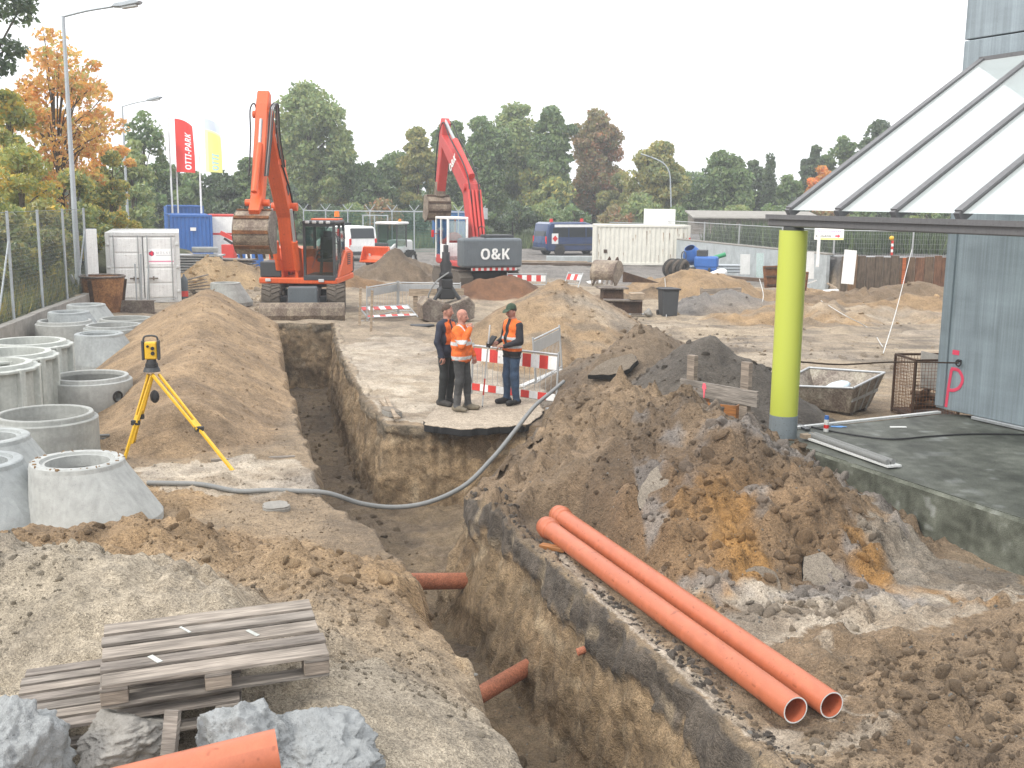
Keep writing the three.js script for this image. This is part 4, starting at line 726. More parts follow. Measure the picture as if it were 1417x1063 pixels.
  const bm = obj('bucket', bk.shell.map(place), MAT.bucketSteel, t); bk.sides.forEach((g) => obj('bucket_side', [place(g)], MAT.bucketSteel, bm)); bk.teeth.forEach((g) => obj('tooth', [place(g)], MAT.steel, bm)); bk.strips.forEach((g) => obj('wear_strip', [place(g)], MAT.rustDark, bm));
}
{ // loader
  const p = D(541, 356, -58).setY(0), t = thing('compact_loader', 'small white loader with orange bucket behind the earth heap', 'loader', p, -.35);
  for (const z of [.75, -.85]) for (const s of [-1, 1]) wheel(t, s * .75, .48, z, .48, .38, MAT.rubber, MAT.offwhite, 14);
  obj('body', [rbox(1.0, .6, 2.6, .1, 0, .85, -.2), rbox(1.1, .7, 1.1, .12, 0, 1.15, -1.1)], MAT.offwhite, t);
  const cab = obj('cab_frame', [...[[-.55, .4], [.55, .4], [-.55, -.75], [.55, -.75]].map(([x, z]) => rbox(.07, 1.25, .07, .02, x, 1.75, z))], MAT.charcoal, t); obj('roof', [rbox(1.35, .14, 1.45, .07, 0, 2.42, -.18)], MAT.white, cab); obj('windscreen', [box(1.02, 1.15, .012, 0, 1.78, .42)], MAT.cabGlass, cab); for (const s of [-1, 1]) obj('side_pane', [box(.012, 1.15, 1.0, s * .56, 1.78, -.18)], MAT.cabGlass, cab); obj('beacon', [cyl(.06, .08, .16, 12, .4, 2.56, -.3)], MAT.beacon, cab);
  for (const s of [-1, 1]) obj('lift_arm', [bar(V(s * .45, 1.3, .3), V(s * .45, .75, 1.6), .1, .18)], MAT.offwhite, t);
  obj('bucket', [side([[1.5, .45], [2.15, .4], [2.2, .46], [1.62, .55], [1.55, .75], [1.75, 1.2], [1.66, 1.24], [1.4, .8]], 1.5, .01)], MAT.orange, t); obj('bucket_cheek', [side([[1.5, .45], [2.15, .42], [1.75, 1.2], [1.42, .8]], .03, 0, -.75), side([[1.5, .45], [2.15, .42], [1.75, 1.2], [1.42, .8]], .03, 0, .75)], MAT.orange, t);
  obj('front_post', [rbox(.7, .5, .25, .04, 0, 1.15, 1.1), rod(V(0, 1.2, .9), V(0, 1.0, 1.5), .06)], MAT.charcoal, t);
}
function van(name, label, p, turn, mat, o = {}) { // length along x, front at +x; its near side at +z
  const t = thing(name, label, 'van', p, turn), L = o.L ?? 5.2, H = o.H ?? 2.25, Wd = 1.9;
  const prof = [[-L / 2, .42], [-L / 2 - .03, .9], [-L / 2 + .04, 1.5], [-L / 2 + .16, H - .12], [-L / 2 + .4, H], [L / 2 - 2.2, H + .02], [L / 2 - 1.75, H - .12], [L / 2 - 1.0, 1.35], [L / 2 - .25, 1.15], [L / 2, .85], [L / 2 - .02, .42], [L / 2 - .5, .34], [-L / 2 + .3, .34]];
  const wh = [-L / 2 + 1.05, L / 2 - .95], arc = (cx) => Array.from({ length: 12 }, (_, i) => { const a = -i / 12 * Math.PI * 2; return [cx + Math.cos(a) * .42, .42 + Math.sin(a) * .42]; });
  obj('body', [extr(prof, Wd, .09)], mat, t);
  for (const s of [-1, 1]) for (const x of wh) { obj('wheel_arch', [cyl(.41, .41, .02, 24, x, .42, s * (Wd / 2 + .004), Math.PI / 2)], MAT.black, t); wheel(t, 0, 0, 0, .35, .2, MAT.rubber, MAT.steel, 0).position.set(x, .35, s * (Wd / 2 - .07)); t.children[t.children.length - 1].rotation.y = Math.PI / 2; }
  for (const s of [-1, 1]) {
    const z = s * (Wd / 2 + .006);
    if (!o.plain) { obj('side_window', [extr([[-L / 2 + .45, 1.32], [-L / 2 + .5, H - .38], [-L / 2 + 1.7, H - .35], [-L / 2 + 1.7, 1.3]], .014, 0).translate(0, 0, z)], MAT.darkGlass, t); obj('side_window', [extr([[-L / 2 + 1.78, 1.3], [-L / 2 + 1.78, H - .35], [L / 2 - 2.25, H - .35], [L / 2 - 2.2, 1.28]], .014, 0).translate(0, 0, z)], MAT.darkGlass, t); }
    obj('front_window', [extr([[L / 2 - 2.1, 1.28], [L / 2 - 2.1, H - .36], [L / 2 - 1.85, H - .4], [L / 2 - 1.2, 1.38]], .014, 0).translate(0, 0, z)], MAT.darkGlass, t);
    obj('trim_strip', [box(L - 1.5, .1, .014, -.1, .78, z)], MAT.charcoal, t); obj('door_seam', [box(.015, 1.5, .01, L / 2 - 2.16, 1.2, z)], MAT.black, t);
    obj('rear_lamp', [rbox(.04, .5, .14, .01, -L / 2 + .0, 1.1, s * (Wd / 2 - .1))], MAT.lampRed, t); obj('mirror', [rbox(.12, .25, .2, .03, L / 2 - 1.3, 1.4, s * (Wd / 2 + .14))], MAT.black, t); obj('head_lamp', [rbox(.1, .2, .35, .04, L / 2 - .12, .98, s * (Wd / 2 - .25))], MAT.glass, t);
  }
  obj('rear_window', [xf(box(.014, .62, 1.55), -L / 2 + .075, 1.66, 0, 0, 0, -.19)], MAT.darkGlass, t); obj('windscreen', [xf(box(.014, 1.05, 1.6), L / 2 - 1.34, 1.78, 0, 0, 0, .545)], MAT.darkGlass, t); obj('bumper', [rbox(.16, .2, Wd - .1, .05, -L / 2 - .04, .5, 0)], MAT.charcoal, t); obj('bumper', [rbox(.16, .22, Wd - .1, .05, L / 2 - .02, .5, 0)], MAT.charcoal, t);
  return t;
}
{
  const v = van('blue_van', 'dark blue van with two orange beacons behind the white container', D(792, 353, -75).setY(-.05), .5, MAT.vanBlue, { L: 5.3, H: 2.3 });
  obj('roof_stripe', [box(3.4, .18, .012, -.35, 2.06, .962)], MAT.white, v); for (const [x, z] of [[-2.1, .6], [.9, -.3]]) obj('beacon', [cyl(.11, .13, .22, 14, x, 2.42, z)], MAT.lampRed, v);
  obj('warning_board', [xf(box(.5, .7, .02), -2.0, 1.2, .966)], MAT.white, v); obj('warning_mark', [xf(box(.3, .3, .02), -2.0, 1.2, .98, 0, 0, .78)], MAT.lampRed, v);
  van('white_van', 'white van half hidden behind the orange excavator cab', D(478, 346, -66).setY(0), 2.2, MAT.white, { L: 4.6, H: 2.05 });
}
{ // white container at the far road, turned
  const p = D(831, 366, -65).setY(0), t = container('weathered_container', 'weathered white container with rust runs beside the blue van', V(7.55, 0, -63.2), 0, [5.6, 2.35, 2.4], MAT.whiteOld, MAT.whiteOld, { front: 'corrugated', roof: MAT.whiteOld });
  t.rotation.y = -.02;
  const runM = M([.46, .33, .2], 'rust', .6, 0); for (let i = 0; i < 26; i++) { const L = rr(.1, .7), x = rr(-2.6, 2.6), top = i % 3 ? rr(1.4, 2.2) : rr(.4, 1.0), w = rr(.008, .03); obj('rust_run', [extr([[-w, 0], [w * .6, -.01], [w * .3, -L], [-w * .2, -L * .8]], .004, 0).translate(x, top, -.042)], runM, t); }
  obj('vent', [rbox(.2, .2, .03, .02, -2.15, .8, 0)], MAT.rustDark, t);
  const s = obj('white_board', [rbox(1.9, .95, .05, .01, 0, .48, 0)], MAT.white); s.position.copy(D(912, 322, -66)).setY(2.3); s.rotation.y = -.1; tag(s, 'plain white board standing behind the weathered container top', 'board');
}
// ================================================================ concrete platform, canopy and tower
const E1 = V(.4, 0, .9165), E2 = V(.9165, 0, -.4);                    // along the gutter towards the viewer; from the gutter to the tower
const colP = V(3.64, .6, -14.04);
{
  const P = [G(1106, 600, .6), G(1108, 618, .6), G(1417, 720, .6)].map((p) => [p.x, p.z]); P.push([P[2][0] + .4 * 7, P[2][1] + .9165 * 7], [14, P[2][1] + 6.4], [14, -14.5]); const q = G(1300, 572, .6); P.push([q.x, q.z]);
  P[0] = [3.4, -14.35];
  const t = thing('concrete_platform', 'raised grey concrete platform with stained side under the canopy', 'platform');
  obj('platform_body', [xf(extr(P.map(([x, z]) => [x, z]), .98, .03), 0, .1, 0, Math.PI / 2)], MAT.slabSide, t);
  const m = P.map(([x, z]) => [x, z]); const c = [8, -10]; const inner = m.map(([x, z]) => { const l = Math.hypot(c[0] - x, c[1] - z); return [x + (c[0] - x) / l * .06, z + (c[1] - z) / l * .06]; });
  obj('platform_top', [xf(extr(inner, .03, 0), 0, .58 + .004, 0, Math.PI / 2)], MAT.slab, t);
  obj('edge_strip', [bar(V(P[0][0] + .5, .62, P[0][1] - .2), V(q.x, .62, q.z), .07, .03)], MAT.offwhite, t);
}
{
  const t = thing('yellow_column', 'lime yellow round column with grey foot carrying the canopy', 'column', colP);
  obj('grey_foot', [cyl(.186, .186, .31, 48, 0, .155, 0)], MAT.baseGrey, t); obj('shaft', [cyl(.182, .182, 2.44, 48, 0, 1.53, 0)], MAT.lime, t); obj('head_plate', [cyl(.13, .13, .05, 24, 0, 2.77, 0)], MAT.charcoal, t);
}
{
  const t = thing('glass_canopy', 'sloping glass canopy on grey metal rafters beside the tower', 'canopy'), B = colP.clone().setY(3.47), at = (s, l, h) => B.clone().addScaledVector(E1, s).addScaledVector(E2, l).add(V(0, h, 0));
  const rise = 2.07 / 3.168, L = 3.168;
  obj('gutter', [bar(at(-.42, -.02, 0), at(9, -.02, 0), .16, .15, 0, .02), bar(at(-.42, -.12, .05), at(9, -.12, .05), .05, .06)], MAT.gutter, t);
  for (let i = 0; i < 10; i++) { const s = -.13 + .953 * i; obj('rafter', [bar(at(s, 0, .09), at(s, L, rise * L + .09), .075, .12)], MAT.gutter, t); obj('rafter_cap', [bar(at(s, 0, .165), at(s, L, rise * L + .165), .1, .025)], MAT.gutter, t); }
  obj('ridge', [bar(at(-.17, L + .05, rise * L + .1), at(8.5, L + .05, rise * L + .1), .14, .18)], MAT.gutter, t);
  for (let i = 0; i < 9; i++) { const s0 = -.13 + .953 * i + .045, s1 = s0 + .863, a = at(s0, .02, .14), b = at(s1, .02, .14), c = at(s1, L - .03, rise * L + .13), d = at(s0, L - .03, rise * L + .13);
    const g = new THREE.BufferGeometry(); g.setAttribute('position', new THREE.Float32BufferAttribute([a, b, c, a, c, d].flatMap((v) => v.toArray()), 3)); g.setAttribute('uv', new THREE.Float32BufferAttribute(new Float32Array(12), 2)); g.computeVertexNormals(); obj('pane', [g], MAT.canopyGlass ??= M([.86, .93, .91], null, 1, 0, { roughness: .04, transmission: .62, thickness: 0, ior: 1.6 }), t); }
}
{
  const c = G(1294, 569, .6), d1 = V(.45, 0, .893), d2 = V(.893, 0, -.45), ang = Math.atan2(d1.x, d1.z), t = thing('concrete_tower', 'blue grey concrete tower wall with pink letter sprayed on its edge', 'tower', c, ang);
  // local +z along the visible face, local +x away from the viewer's side
  const blk = (y0, y1) => rbox(4, y1 - y0, 9, .015, 2.0, (y0 + y1) / 2, 4.5);
  const m = (g) => obj('wall_panel', [g], MAT.tower, t);
  m(blk(.06, 2.72)); m(blk(2.735, 5.42)); m(blk(5.435, 9)); m(blk(9.015, 12.5));
  obj('edge_strip', [rbox(.05, 2.6, .16, .01, -.012, 1.4, .09)], M([.31, .37, .40], 'board', 2, .003), t);
  obj('rail_foot', [rbox(.06, .05, 1.2, .01, -.02, .035, 1.3)], MAT.galv, t); obj('yellow_block', [rbox(.09, .09, .1, .01, -.05, .05, 1.95)], MAT.yellow, t);
  obj('hook', [rod(V(-.06, .83, .4), V(.02, .83, .4), .018), xf(new THREE.TorusGeometry(.045, .012, 6, 14), -.05, .8, .4, 0, Math.PI / 2)], MAT.black, t);
  const pk = M([.72, .06, .12], null, 1, 0, { roughness: .7 }), P = (a) => tube(a.map(([z, y]) => V(0, y, z)), .028, 40, 6).scale(.12, 1, 1).translate(-.006, 0, 0);
  obj('sprayed_letter', [P([[.2, .1], [.22, .4], [.25, .68]]), P([[.24, .69], [.38, .68], [.46, .56], [.41, .43], [.3, .37], [.22, .37]])], pk, t);
  obj('sprayed_patch', [box(.004, .07, .12, -.004, .94, .3)], pk, t);
  globalThis.towerHook = V(-.05, .8, .4).applyAxisAngle(V(0, 1, 0), ang).add(c);
}
tag(obj('chain', [tube([colP.clone().add(V(.19, 1.02, -.02)), V(4.6, 1.48, -14.8), V(5.6, 1.42, -15.5), towerHook], .012, 50, 5)], MAT.rustDark), 'thin rusty chain hanging from column to tower hook', 'chain');
// ================================================================ things on the platform
{
  const a = G(1122, 606, .62), b = G(1236, 647, .62); tag(obj('white_board', [bar(a.clone().add(V(-.02, .012, 0)), b.clone().add(V(.02, .012, 0)), .2, .022)], MAT.offwhite), 'white flat board lying on the platform under two grey tubes', 'board');
  const dir = b.clone().sub(a).normalize(), nn = V(-dir.z, 0, dir.x);
  [[-.04, 'far'], [.04, 'near']].forEach(([o, w]) => { const g = thing('grey_tube', w === 'far' ? 'grey plastic tube on the white board, tower side' : 'grey plastic tube on the white board, trench side', 'tube'); const p = a.clone().addScaledVector(dir, .03).addScaledVector(nn, -o).setY(.672), q = b.clone().addScaledVector(dir, -.06).addScaledVector(nn, -o).setY(.672); obj('tube_wall', [rod(p, q, .033, .033, 16)], MAT.hoseGrey, g); obj('end_cap', [rod(q, q.clone().addScaledVector(dir, .006), .034, .034, 14)], MAT.hoseGrey, g); });
  tag(obj('wood_block', [rbox(.2, .06, .12, .01, a.x - .05, .66, a.z + .06, 0, .4)], MAT.woodPale), 'short pale wood block at the tube ends', 'wood block');
  const c = G(1143, 598, .6), s = thing('spray_can', 'spray can with blue cap standing on the platform by the column', 'spray can', c.setY(.6)); obj('can_body', [lathe([[.001, 0], [.033, 0], [.034, .01], [.034, .16], [.028, .18], [.001, .18]], 18)], MAT.offwhite, s); obj('cap', [cyl(.027, .032, .05, 16, 0, .205)], MAT.blue, s); obj('band', [cyl(.0345, .0345, .05, 18, 0, .08)], MAT.lampRed, s);
  tag(obj('black_cable', [tube([[1112, 588], [1135, 594], [1180, 602], [1230, 608], [1290, 604], [1350, 601], [1430, 602]].map(([x, y]) => G(x, y, .612).setY(.615)), .012, 70, 6)], MAT.black), 'black cable curving over the platform to the tower', 'cable');
  tag(obj('dark_scrap', [bar(G(1104, 590, .6).setY(.62), G(1118, 597, .6).setY(.62), .07, .03)], MAT.charcoal), 'dark strip of scrap lying at the yellow column foot', 'scrap');
  tag(obj('white_stick', [bar(G(1232, 592, .6).setY(.61), G(1254, 592, .6).setY(.61), .04, .015)], MAT.white), 'short white stick lying flat on the platform', 'stick');
  const mk = obj('blue_mark', [xf(extr(Array.from({ length: 14 }, (_, i) => { const q = i / 14 * Math.PI * 2, r = 1 + .25 * Math.sin(i * 2.3); return [Math.cos(q) * .11 * r, Math.sin(q) * .05 * r]; }), .004, 0), 0, 0, 0, Math.PI / 2)], M([.12, .3, .62])); mk.position.copy(G(1160, 591, .6)).setY(.606); tag(mk, 'blue spray mark on the platform by the spray can', 'paint mark');
}
// ================================================================ batter boards
function nail(parent) {}
{
  const t = thing('batter_board', 'grey timber batter board on two posts with pink arrow mark', 'batter board'), a = D(942, 534, -13.9), b = D(1049, 553, -12.8), dir = b.clone().sub(a).normalize();
  const board = obj('board', [bar(a, b, .035, .2, 0, .004)], MAT.woodGrey, t);
  const po = (k, top, w) => { const c = a.clone().lerp(b, k).add(V(.0, 0, -.055)); return obj('post', [bar(V(c.x, hgt(c.x, c.z) - .4, c.z), V(c.x, top, c.z), w, .07, Math.atan2(dir.x, dir.z) + 1.57, .004)], MAT.wood, t); };
  po(.16, D(958, 492, -13.75).y, .13); po(.86, D(1036, 502, -12.95).y, .13);
  obj('brace', [bar(a.clone().lerp(b, .3).add(V(0, -.1, -.03)), a.clone().lerp(b, .42).add(V(.1, -.45, -.2)), .1, .03)], MAT.wood, t);
  const pk = M([.8, .12, .16], null, 1, 0, { roughness: .8 }), c = a.clone().lerp(b, .335), ang = Math.atan2(-dir.z, dir.x), sl = Math.asin(dir.y);
  obj('arrow_mark', [xf(extr([[-.006, -.1], [.006, -.1], [.02, .015], [.04, .02], [.02, .09], [-.02, .09], [-.035, .03], [-.012, .0]], .006, 0), 0, 0, .021).rotateZ(sl).rotateY(ang).translate(c.x, c.y, c.z)], pk, t);
}
{ const c = D(990, 568, -14.9), t = thing('formwork_box', 'orange brown plywood box half buried behind the batter board', 'formwork', V(c.x, c.y - .2, c.z), -.55); obj('face', [rbox(.62, .4, .025, .005, 0, .1, 0)], MAT.woodOrange, t); obj('side', [rbox(.025, .4, .5, .005, .3, .1, -.26)], MAT.woodOrange, t); obj('side', [rbox(.025, .4, .5, .005, -.3, .1, -.26)], MAT.woodOrange, t); obj('floor', [rbox(.58, .02, .48, .005, 0, -.08, -.26)], MAT.woodOrange, t);
  const l = D(935, 553, -15.4); tag(obj('pale_batten', [bar(l.clone().add(V(0, -.03, 0)), D(965, 548, -15.6), .06, .03)], MAT.woodPale), 'pale batten lying behind the batter board', 'batten'); }
{ const t = thing('batter_board', 'distant timber batter board standing over grey gravel', 'batter board'), z = -38; for (const x of [971, 1024]) { const p = D(x, 398, z); obj('post', [bar(V(p.x, -.2, z), p, .1, .08)], MAT.woodPale, t); } const a = D(969, 404, z + .06), b = D(1026, 402, z + .06); obj('board', [bar(a, b, .03, .2)], MAT.wood, t); }
// ================================================================ orange drain pipes
function pipe(name, label, a, b, r, o = {}) {
  const t = thing(name, label, 'pipe', V(0, 0, 0), 0, o.group), d = b.clone().sub(a), L = d.length(), q = new THREE.Quaternion().setFromUnitVectors(V(0, 1, 0), d.clone().normalize()), put = (g) => { g.applyQuaternion(q); g.translate(a.x, a.y, a.z); return g; }, mat = o.mat ?? MAT.pipe, w = r * .06;
  obj('pipe_wall', [put(lathe([[r, 0], [r, L]], 40))], mat, t); obj('bore', [put(lathe([[r - w * 1.6, 0], [r - w * 1.6, L]], 40))], o.inner ?? MAT.pipeIn, t);
  for (const y of [0, L]) obj('cut_edge', [put(lathe([[r, y], [r - w * 1.6, y]], 40))], o.rim ?? MAT.pipeRim, t);
  if (o.socket) obj('socket', [put(lathe([[r + .001, .16], [r + .014, .15], [r + .014, .1], [r + .024, .09], [r + .024, .05], [r + .014, .04], [r + .014, -.02], [r - .004, -.02]], 40))], mat, t);
  return t;
}
pipe('drain_pipe', 'long orange plastic drain pipe lying along the trench rim, trench side of two', G(756, 729, .13), G(1101, 983, .13), .1, { socket: 1, rim: MAT.offwhite });
pipe('drain_pipe', 'long orange plastic drain pipe lying along the trench rim, mound side of two', G(773, 713, .16), G(1151, 976, .135), .1, { socket: 1, rim: MAT.offwhite });
pipe('old_pipe', 'dirty orange pipe sticking across the trench, farther of two', V(-1.36, -.72, -11.95), V(-.45, -.9, -12.5), .1, { mat: MAT.pipeDirty, inner: MAT.offwhite });
pipe('old_pipe', 'dirty orange pipe sticking across the trench, nearer of two', V(-.42, -1.0, -9.45), V(.3, -1.08, -10.6), .085, { mat: MAT.pipeDirty, inner: MAT.pipeDirty });
pipe('pipe_stub', 'short orange pipe stub poking out of the dark trench wall', G(806, 903, -.42).add(V(-.05, 0, 0)), G(812, 890, -.3).add(V(.3, 0, -.12)), .035, { mat: MAT.pipeDirty });
pipe('drain_pipe', 'orange plastic drain pipe end lying by the rocks below the pallets', D(60, 1120, -4.3), D(385, 1040, -4.6), .104, { rim: MAT.offwhite });
{ const p = G(772, 757, .06); tag(obj('wood_wedge', [rbox(.3, .05, .09, .01, p.x - .05, .05, p.z, 0, -.5)], MAT.woodOrange), 'small wooden wedge under the far end of the pipes', 'wedge'); }
// ================================================================ hose across the trench
tag(obj('grey_hose', [tube([...[[205, 676], [240, 680], [280, 684], [330, 686], [370, 687], [410, 687], [452, 687]].map(([u, v]) => { const p = G(u, v); p.y = Math.max(.015, hgt(p.x, p.z)) + .03; return p; }), D(500, 697, -13.2), D(545, 702, -13.35), D(590, 696, -13.45), D(640, 674, -13.7), D(680, 636, -14.3), D(712, 597, -15.3), D(740, 562, -16.6), D(760, 545, -17.4), D(780, 528, -18.4)], .032, 160, 10)], MAT.hoseGrey), 'grey hose slung over the trench and up the mound', 'hose');
// ================================================================ pallets and rocks
{
  const build = (label, p, turn, boards, mat, tilt) => { const t = thing('wooden_pallet', label, 'pallet', p, turn); t.rotation.z = tilt; t.rotation.x = .03;
    boards.forEach(([z, w], i) => obj('deck_board', [rbox(1.2 + .012 * Math.sin(i * 9), .022, w, .004, .006 * Math.sin(i * 5), .133 + .002 * Math.sin(i * 3), z, 0, .004 * Math.sin(i * 7))], mat[i % mat.length], t));
    for (const x of [-.53, 0, .53]) { obj('cross_board', [rbox(.14, .02, .8, .004, x, .111, 0)], MAT.woodGrey, t); for (const z of [-.33, 0, .33]) obj('block', [rbox(.14, .078, .13, .006, x, .061, z)], MAT.wood, t); }
    for (const z of [-.33, 0, .33]) obj('runner', [rbox(1.2, .022, .1, .004, 0, .011, z)], MAT.woodGrey, t); return t; };
  const w2 = M([.42, .37, .315], 'wood', 1.3, .005, { roughness: .9 }), w3 = M([.31, .275, .24], 'wood', .9, .005, { roughness: .9 });
  const a = G(141, 940, 1.2), b = G(450, 902, 1.2), mid = G(296, 884, 1.2), turn = Math.atan2(-(b.z - a.z), b.x - a.x);
  const t = build('weathered grey pallet with wide boards lying on top of another', V(mid.x, 1.06, mid.z), turn, [[-.33, .14], [-.17, .1], [0, .14], [.17, .1], [.33, .14]], [w2, MAT.woodGrey, w2, w3], .02);
  [[-.15, -.17], [.22, 0], [-.32, .17]].forEach(([x, z], i) => obj('white_scrape', [rbox(.016 + .008 * i, .003, .11, .001, x, .1465, z, 0, .5)], MAT.ringPale, t));
  build('lower grey pallet with narrow boards sticking out under the other', V(mid.x - .44, .84, mid.z + .12), turn - .05, [[-.34, .085], [-.23, .085], [-.12, .085], [0, .085], [.12, .085], [.23, .085], [.34, .085]], [w3, MAT.woodGrey, w2], .05);
  const s = D(222, 1030, -4.9); tag(obj('wood_stake', [bar(s.clone().add(V(.02, -.4, .1)), s.clone().add(V(.03, .12, -.12)), .07, .05)], MAT.woodGrey), 'grey wooden stake standing between the rocks below the pallets', 'stake');
}
const cell3 = (v, f, s) => { const a = Math.abs(n3(v.x * f + s, v.y * f, v.z * f)); return 1 - a * 2.4; };
function rockGeo(r, seed, sx = 1, sy = .8, sz = 1, det = 4, rough = 0) {
  let g = new THREE.IcosahedronGeometry(r, det); g.deleteAttribute('uv'); g.deleteAttribute('normal'); g = mergeVertices(g, 1e-4); const p = g.attributes.position, v = V(), planes = []; const q = rng(seed); for (let i = 0; i < 13; i++) planes.push([V(q() * 2 - 1, q() * 2 - 1, q() * 2 - 1).normalize(), .5 + q() * .34]);
  for (let i = 0; i < p.count; i++) { v.fromBufferAttribute(p, i).normalize(); let k = 1; for (const [n, d] of planes) { const c = v.dot(n); if (c > 0) k = Math.min(k, d / c); } k *= 1 + .09 * n3(v.x * 2.5 + seed, v.y * 2.5, v.z * 2.5) - .07 * Math.abs(n3(v.x * 5 + seed, v.y * 5, v.z * 5)) + .035 * n3(v.x * 12 + seed, v.y * 12, v.z * 12) + .018 * n3(v.x * 30, v.y * 30 + seed, v.z * 30); if (rough) k *= 1 - rough * (.16 * Math.max(0, .5 - cell3(v, 3.1, seed)) + .1 * Math.abs(n3(v.x * 8, v.y * 8 + seed, v.z * 8)) + .06 * n3(v.x * 21, v.y * 21, v.z * 21 + seed) + .045 * n3(v.x * 45, v.y * 45, v.z * 45)); p.setXYZ(i, v.x * r * k * sx, v.y * r * k * sy, v.z * r * k * sz); }
  g.setAttribute('uv', new THREE.Float32BufferAttribute(new Float32Array(p.count * 2), 2)); g.computeVertexNormals(); return g;
}
[[2, 1050, -4.9, .36, .95, 1.15, 'large grey rock at the foot of the pale heap, cut by the picture'], [335, 1030, -5.15, .37, 1.15, .95, 'large grey rock under the pallet, beside the orange pipe end'], [425, 1048, -5.2, .40, 1.05, .6, 'flat grey rock between the orange pipe end and the sand slope'], [170, 1015, -5.3, .26, 1.4, .6, 'dark grey rock in the hollow under the lower pallet']].forEach(([px, py, z, r, sx, sy, label], i) => { const p = D(px, py, z), m = obj('rock', [rockGeo(r, 40 + i * 7, sx, sy, 1, 24, .5)], i === 3 ? MAT.kerb : MAT.rock); m.position.copy(p); m.rotation.y = i * 1.3; tag(m, label, 'rock'); });
// broken slabs of asphalt lying in the heaps
function asphaltPiece(label, px, py, z, w, d, rx, ry, rz, seed, mat = MAT.asphaltBlack, topMat = MAT.kerb) {
  const q = rng(seed), n = 16, pts = Array.from({ length: n }, (_, i) => { const a = i / n * Math.PI * 2, r = .86 + .3 * n2(Math.cos(a) * 1.3 + seed, Math.sin(a) * 1.3, 3) + q() * .14; return [Math.cos(a) * w / 2 * r, Math.sin(a) * d / 2 * r]; }), p = D(px, py, z), t = thing('asphalt_slab', label, 'asphalt piece', p); t.rotation.order = 'YXZ'; t.rotation.set(rx, ry, rz);
  obj('broken_body', [xf(extr(pts, .1, .012), 0, -.015, 0, Math.PI / 2)], mat, t); obj('dusty_top', [xf(extr(pts.map(([a, b]) => [a * .97, b * .97]), .012, .003), 0, .042, 0, Math.PI / 2)], topMat, t); return t;
}
const dustTop = M([.23, .19, .145], 'soil', .8, .012, { roughness: .97 }), greyTop = M([.29, .25, .2], 'soil', .8, .012, { roughness: .95 });
asphaltPiece('long dark broken asphalt slab tilted on the brown mound', 852, 508, -18.6, 1.0, .42, .5, .3, .38, 5, MAT.asphaltBlack, dustTop);
asphaltPiece('grey tilted asphalt slab in the side of the clay mound', 912, 680, -11.3, .42, .7, .72, -.4, .1, 6, MAT.asphaltBlack, greyTop);
asphaltPiece('small dark asphalt slab under rusty clay at the mound foot', 1050, 806, -9.85, .4, .3, .62, .2, .1, 7, MAT.asphaltBlack, dustTop);
asphaltPiece('dark asphalt slab standing at the mound foot beside rusty clay', 1135, 806, -10.0, .46, .6, .72, -.3, -.12, 8, MAT.asphaltBlack, greyTop);
asphaltPiece('flat grey asphalt slab lying on the path beside the hose', 383, 703, -12.3, .34, .26, .1, .4, 0, 9, MAT.kerb, MAT.kerb);
asphaltPiece('thin broken asphalt slab lying before the trench corner', 540, 570, -18.1, .3, .55, .05, .5, 0, 12, MAT.kerb, greyTop);
{ // remaining road surface where the men stand
  const P = [[585, 594], [640, 600], [690, 597], [730, 593], [752, 576], [742, 555], [700, 545], [640, 552], [600, 570]], q = rng(3), pts = []; P.forEach(([x, y], i) => { const p = G(x, y), n = G(...P[(i + 1) % P.length]); for (let k = 0; k < 8; k++) { const t = k / 8; pts.push([mix(p.x, n.x, t) + rr(-.04, .04, q), mix(p.z, n.z, t) + rr(-.05, .05, q)]); } });
  const t = new THREE.Group(); t.name = 'asphalt_path'; scene.add(struct(t)); obj('broken_edge', [xf(extr(pts, .12, .008), 0, .01, 0, Math.PI / 2)], MAT.asphaltBlack, t); obj('dusty_surface', [xf(extr(pts.map(([a, b]) => [a * 1, b]), .02, .006), 0, .066, 0, Math.PI / 2)], M([.5, .42, .325], 'soil', 1.9, .01, { roughness: .96 }), t);
}
tag(obj('wood_batten', [bar(G(292, 642).setY(.05), G(408, 637).setY(.05), .06, .035)], MAT.woodGrey), 'thin wooden batten lying before the left soil mound', 'batten');
[[527, 560, 552, 586], [534, 557, 548, 588]].forEach(([a, b, c, d], i) => tag(obj('wood_lath', [bar(G(a, b).setY(.07 + i * .03), G(c, d).setY(.09 + i * .03), .06, .03)], MAT.woodPale), i ? 'pale lath lying at the trench corner, upper of two' : 'pale lath lying at the trench corner, lower of two', 'lath'));
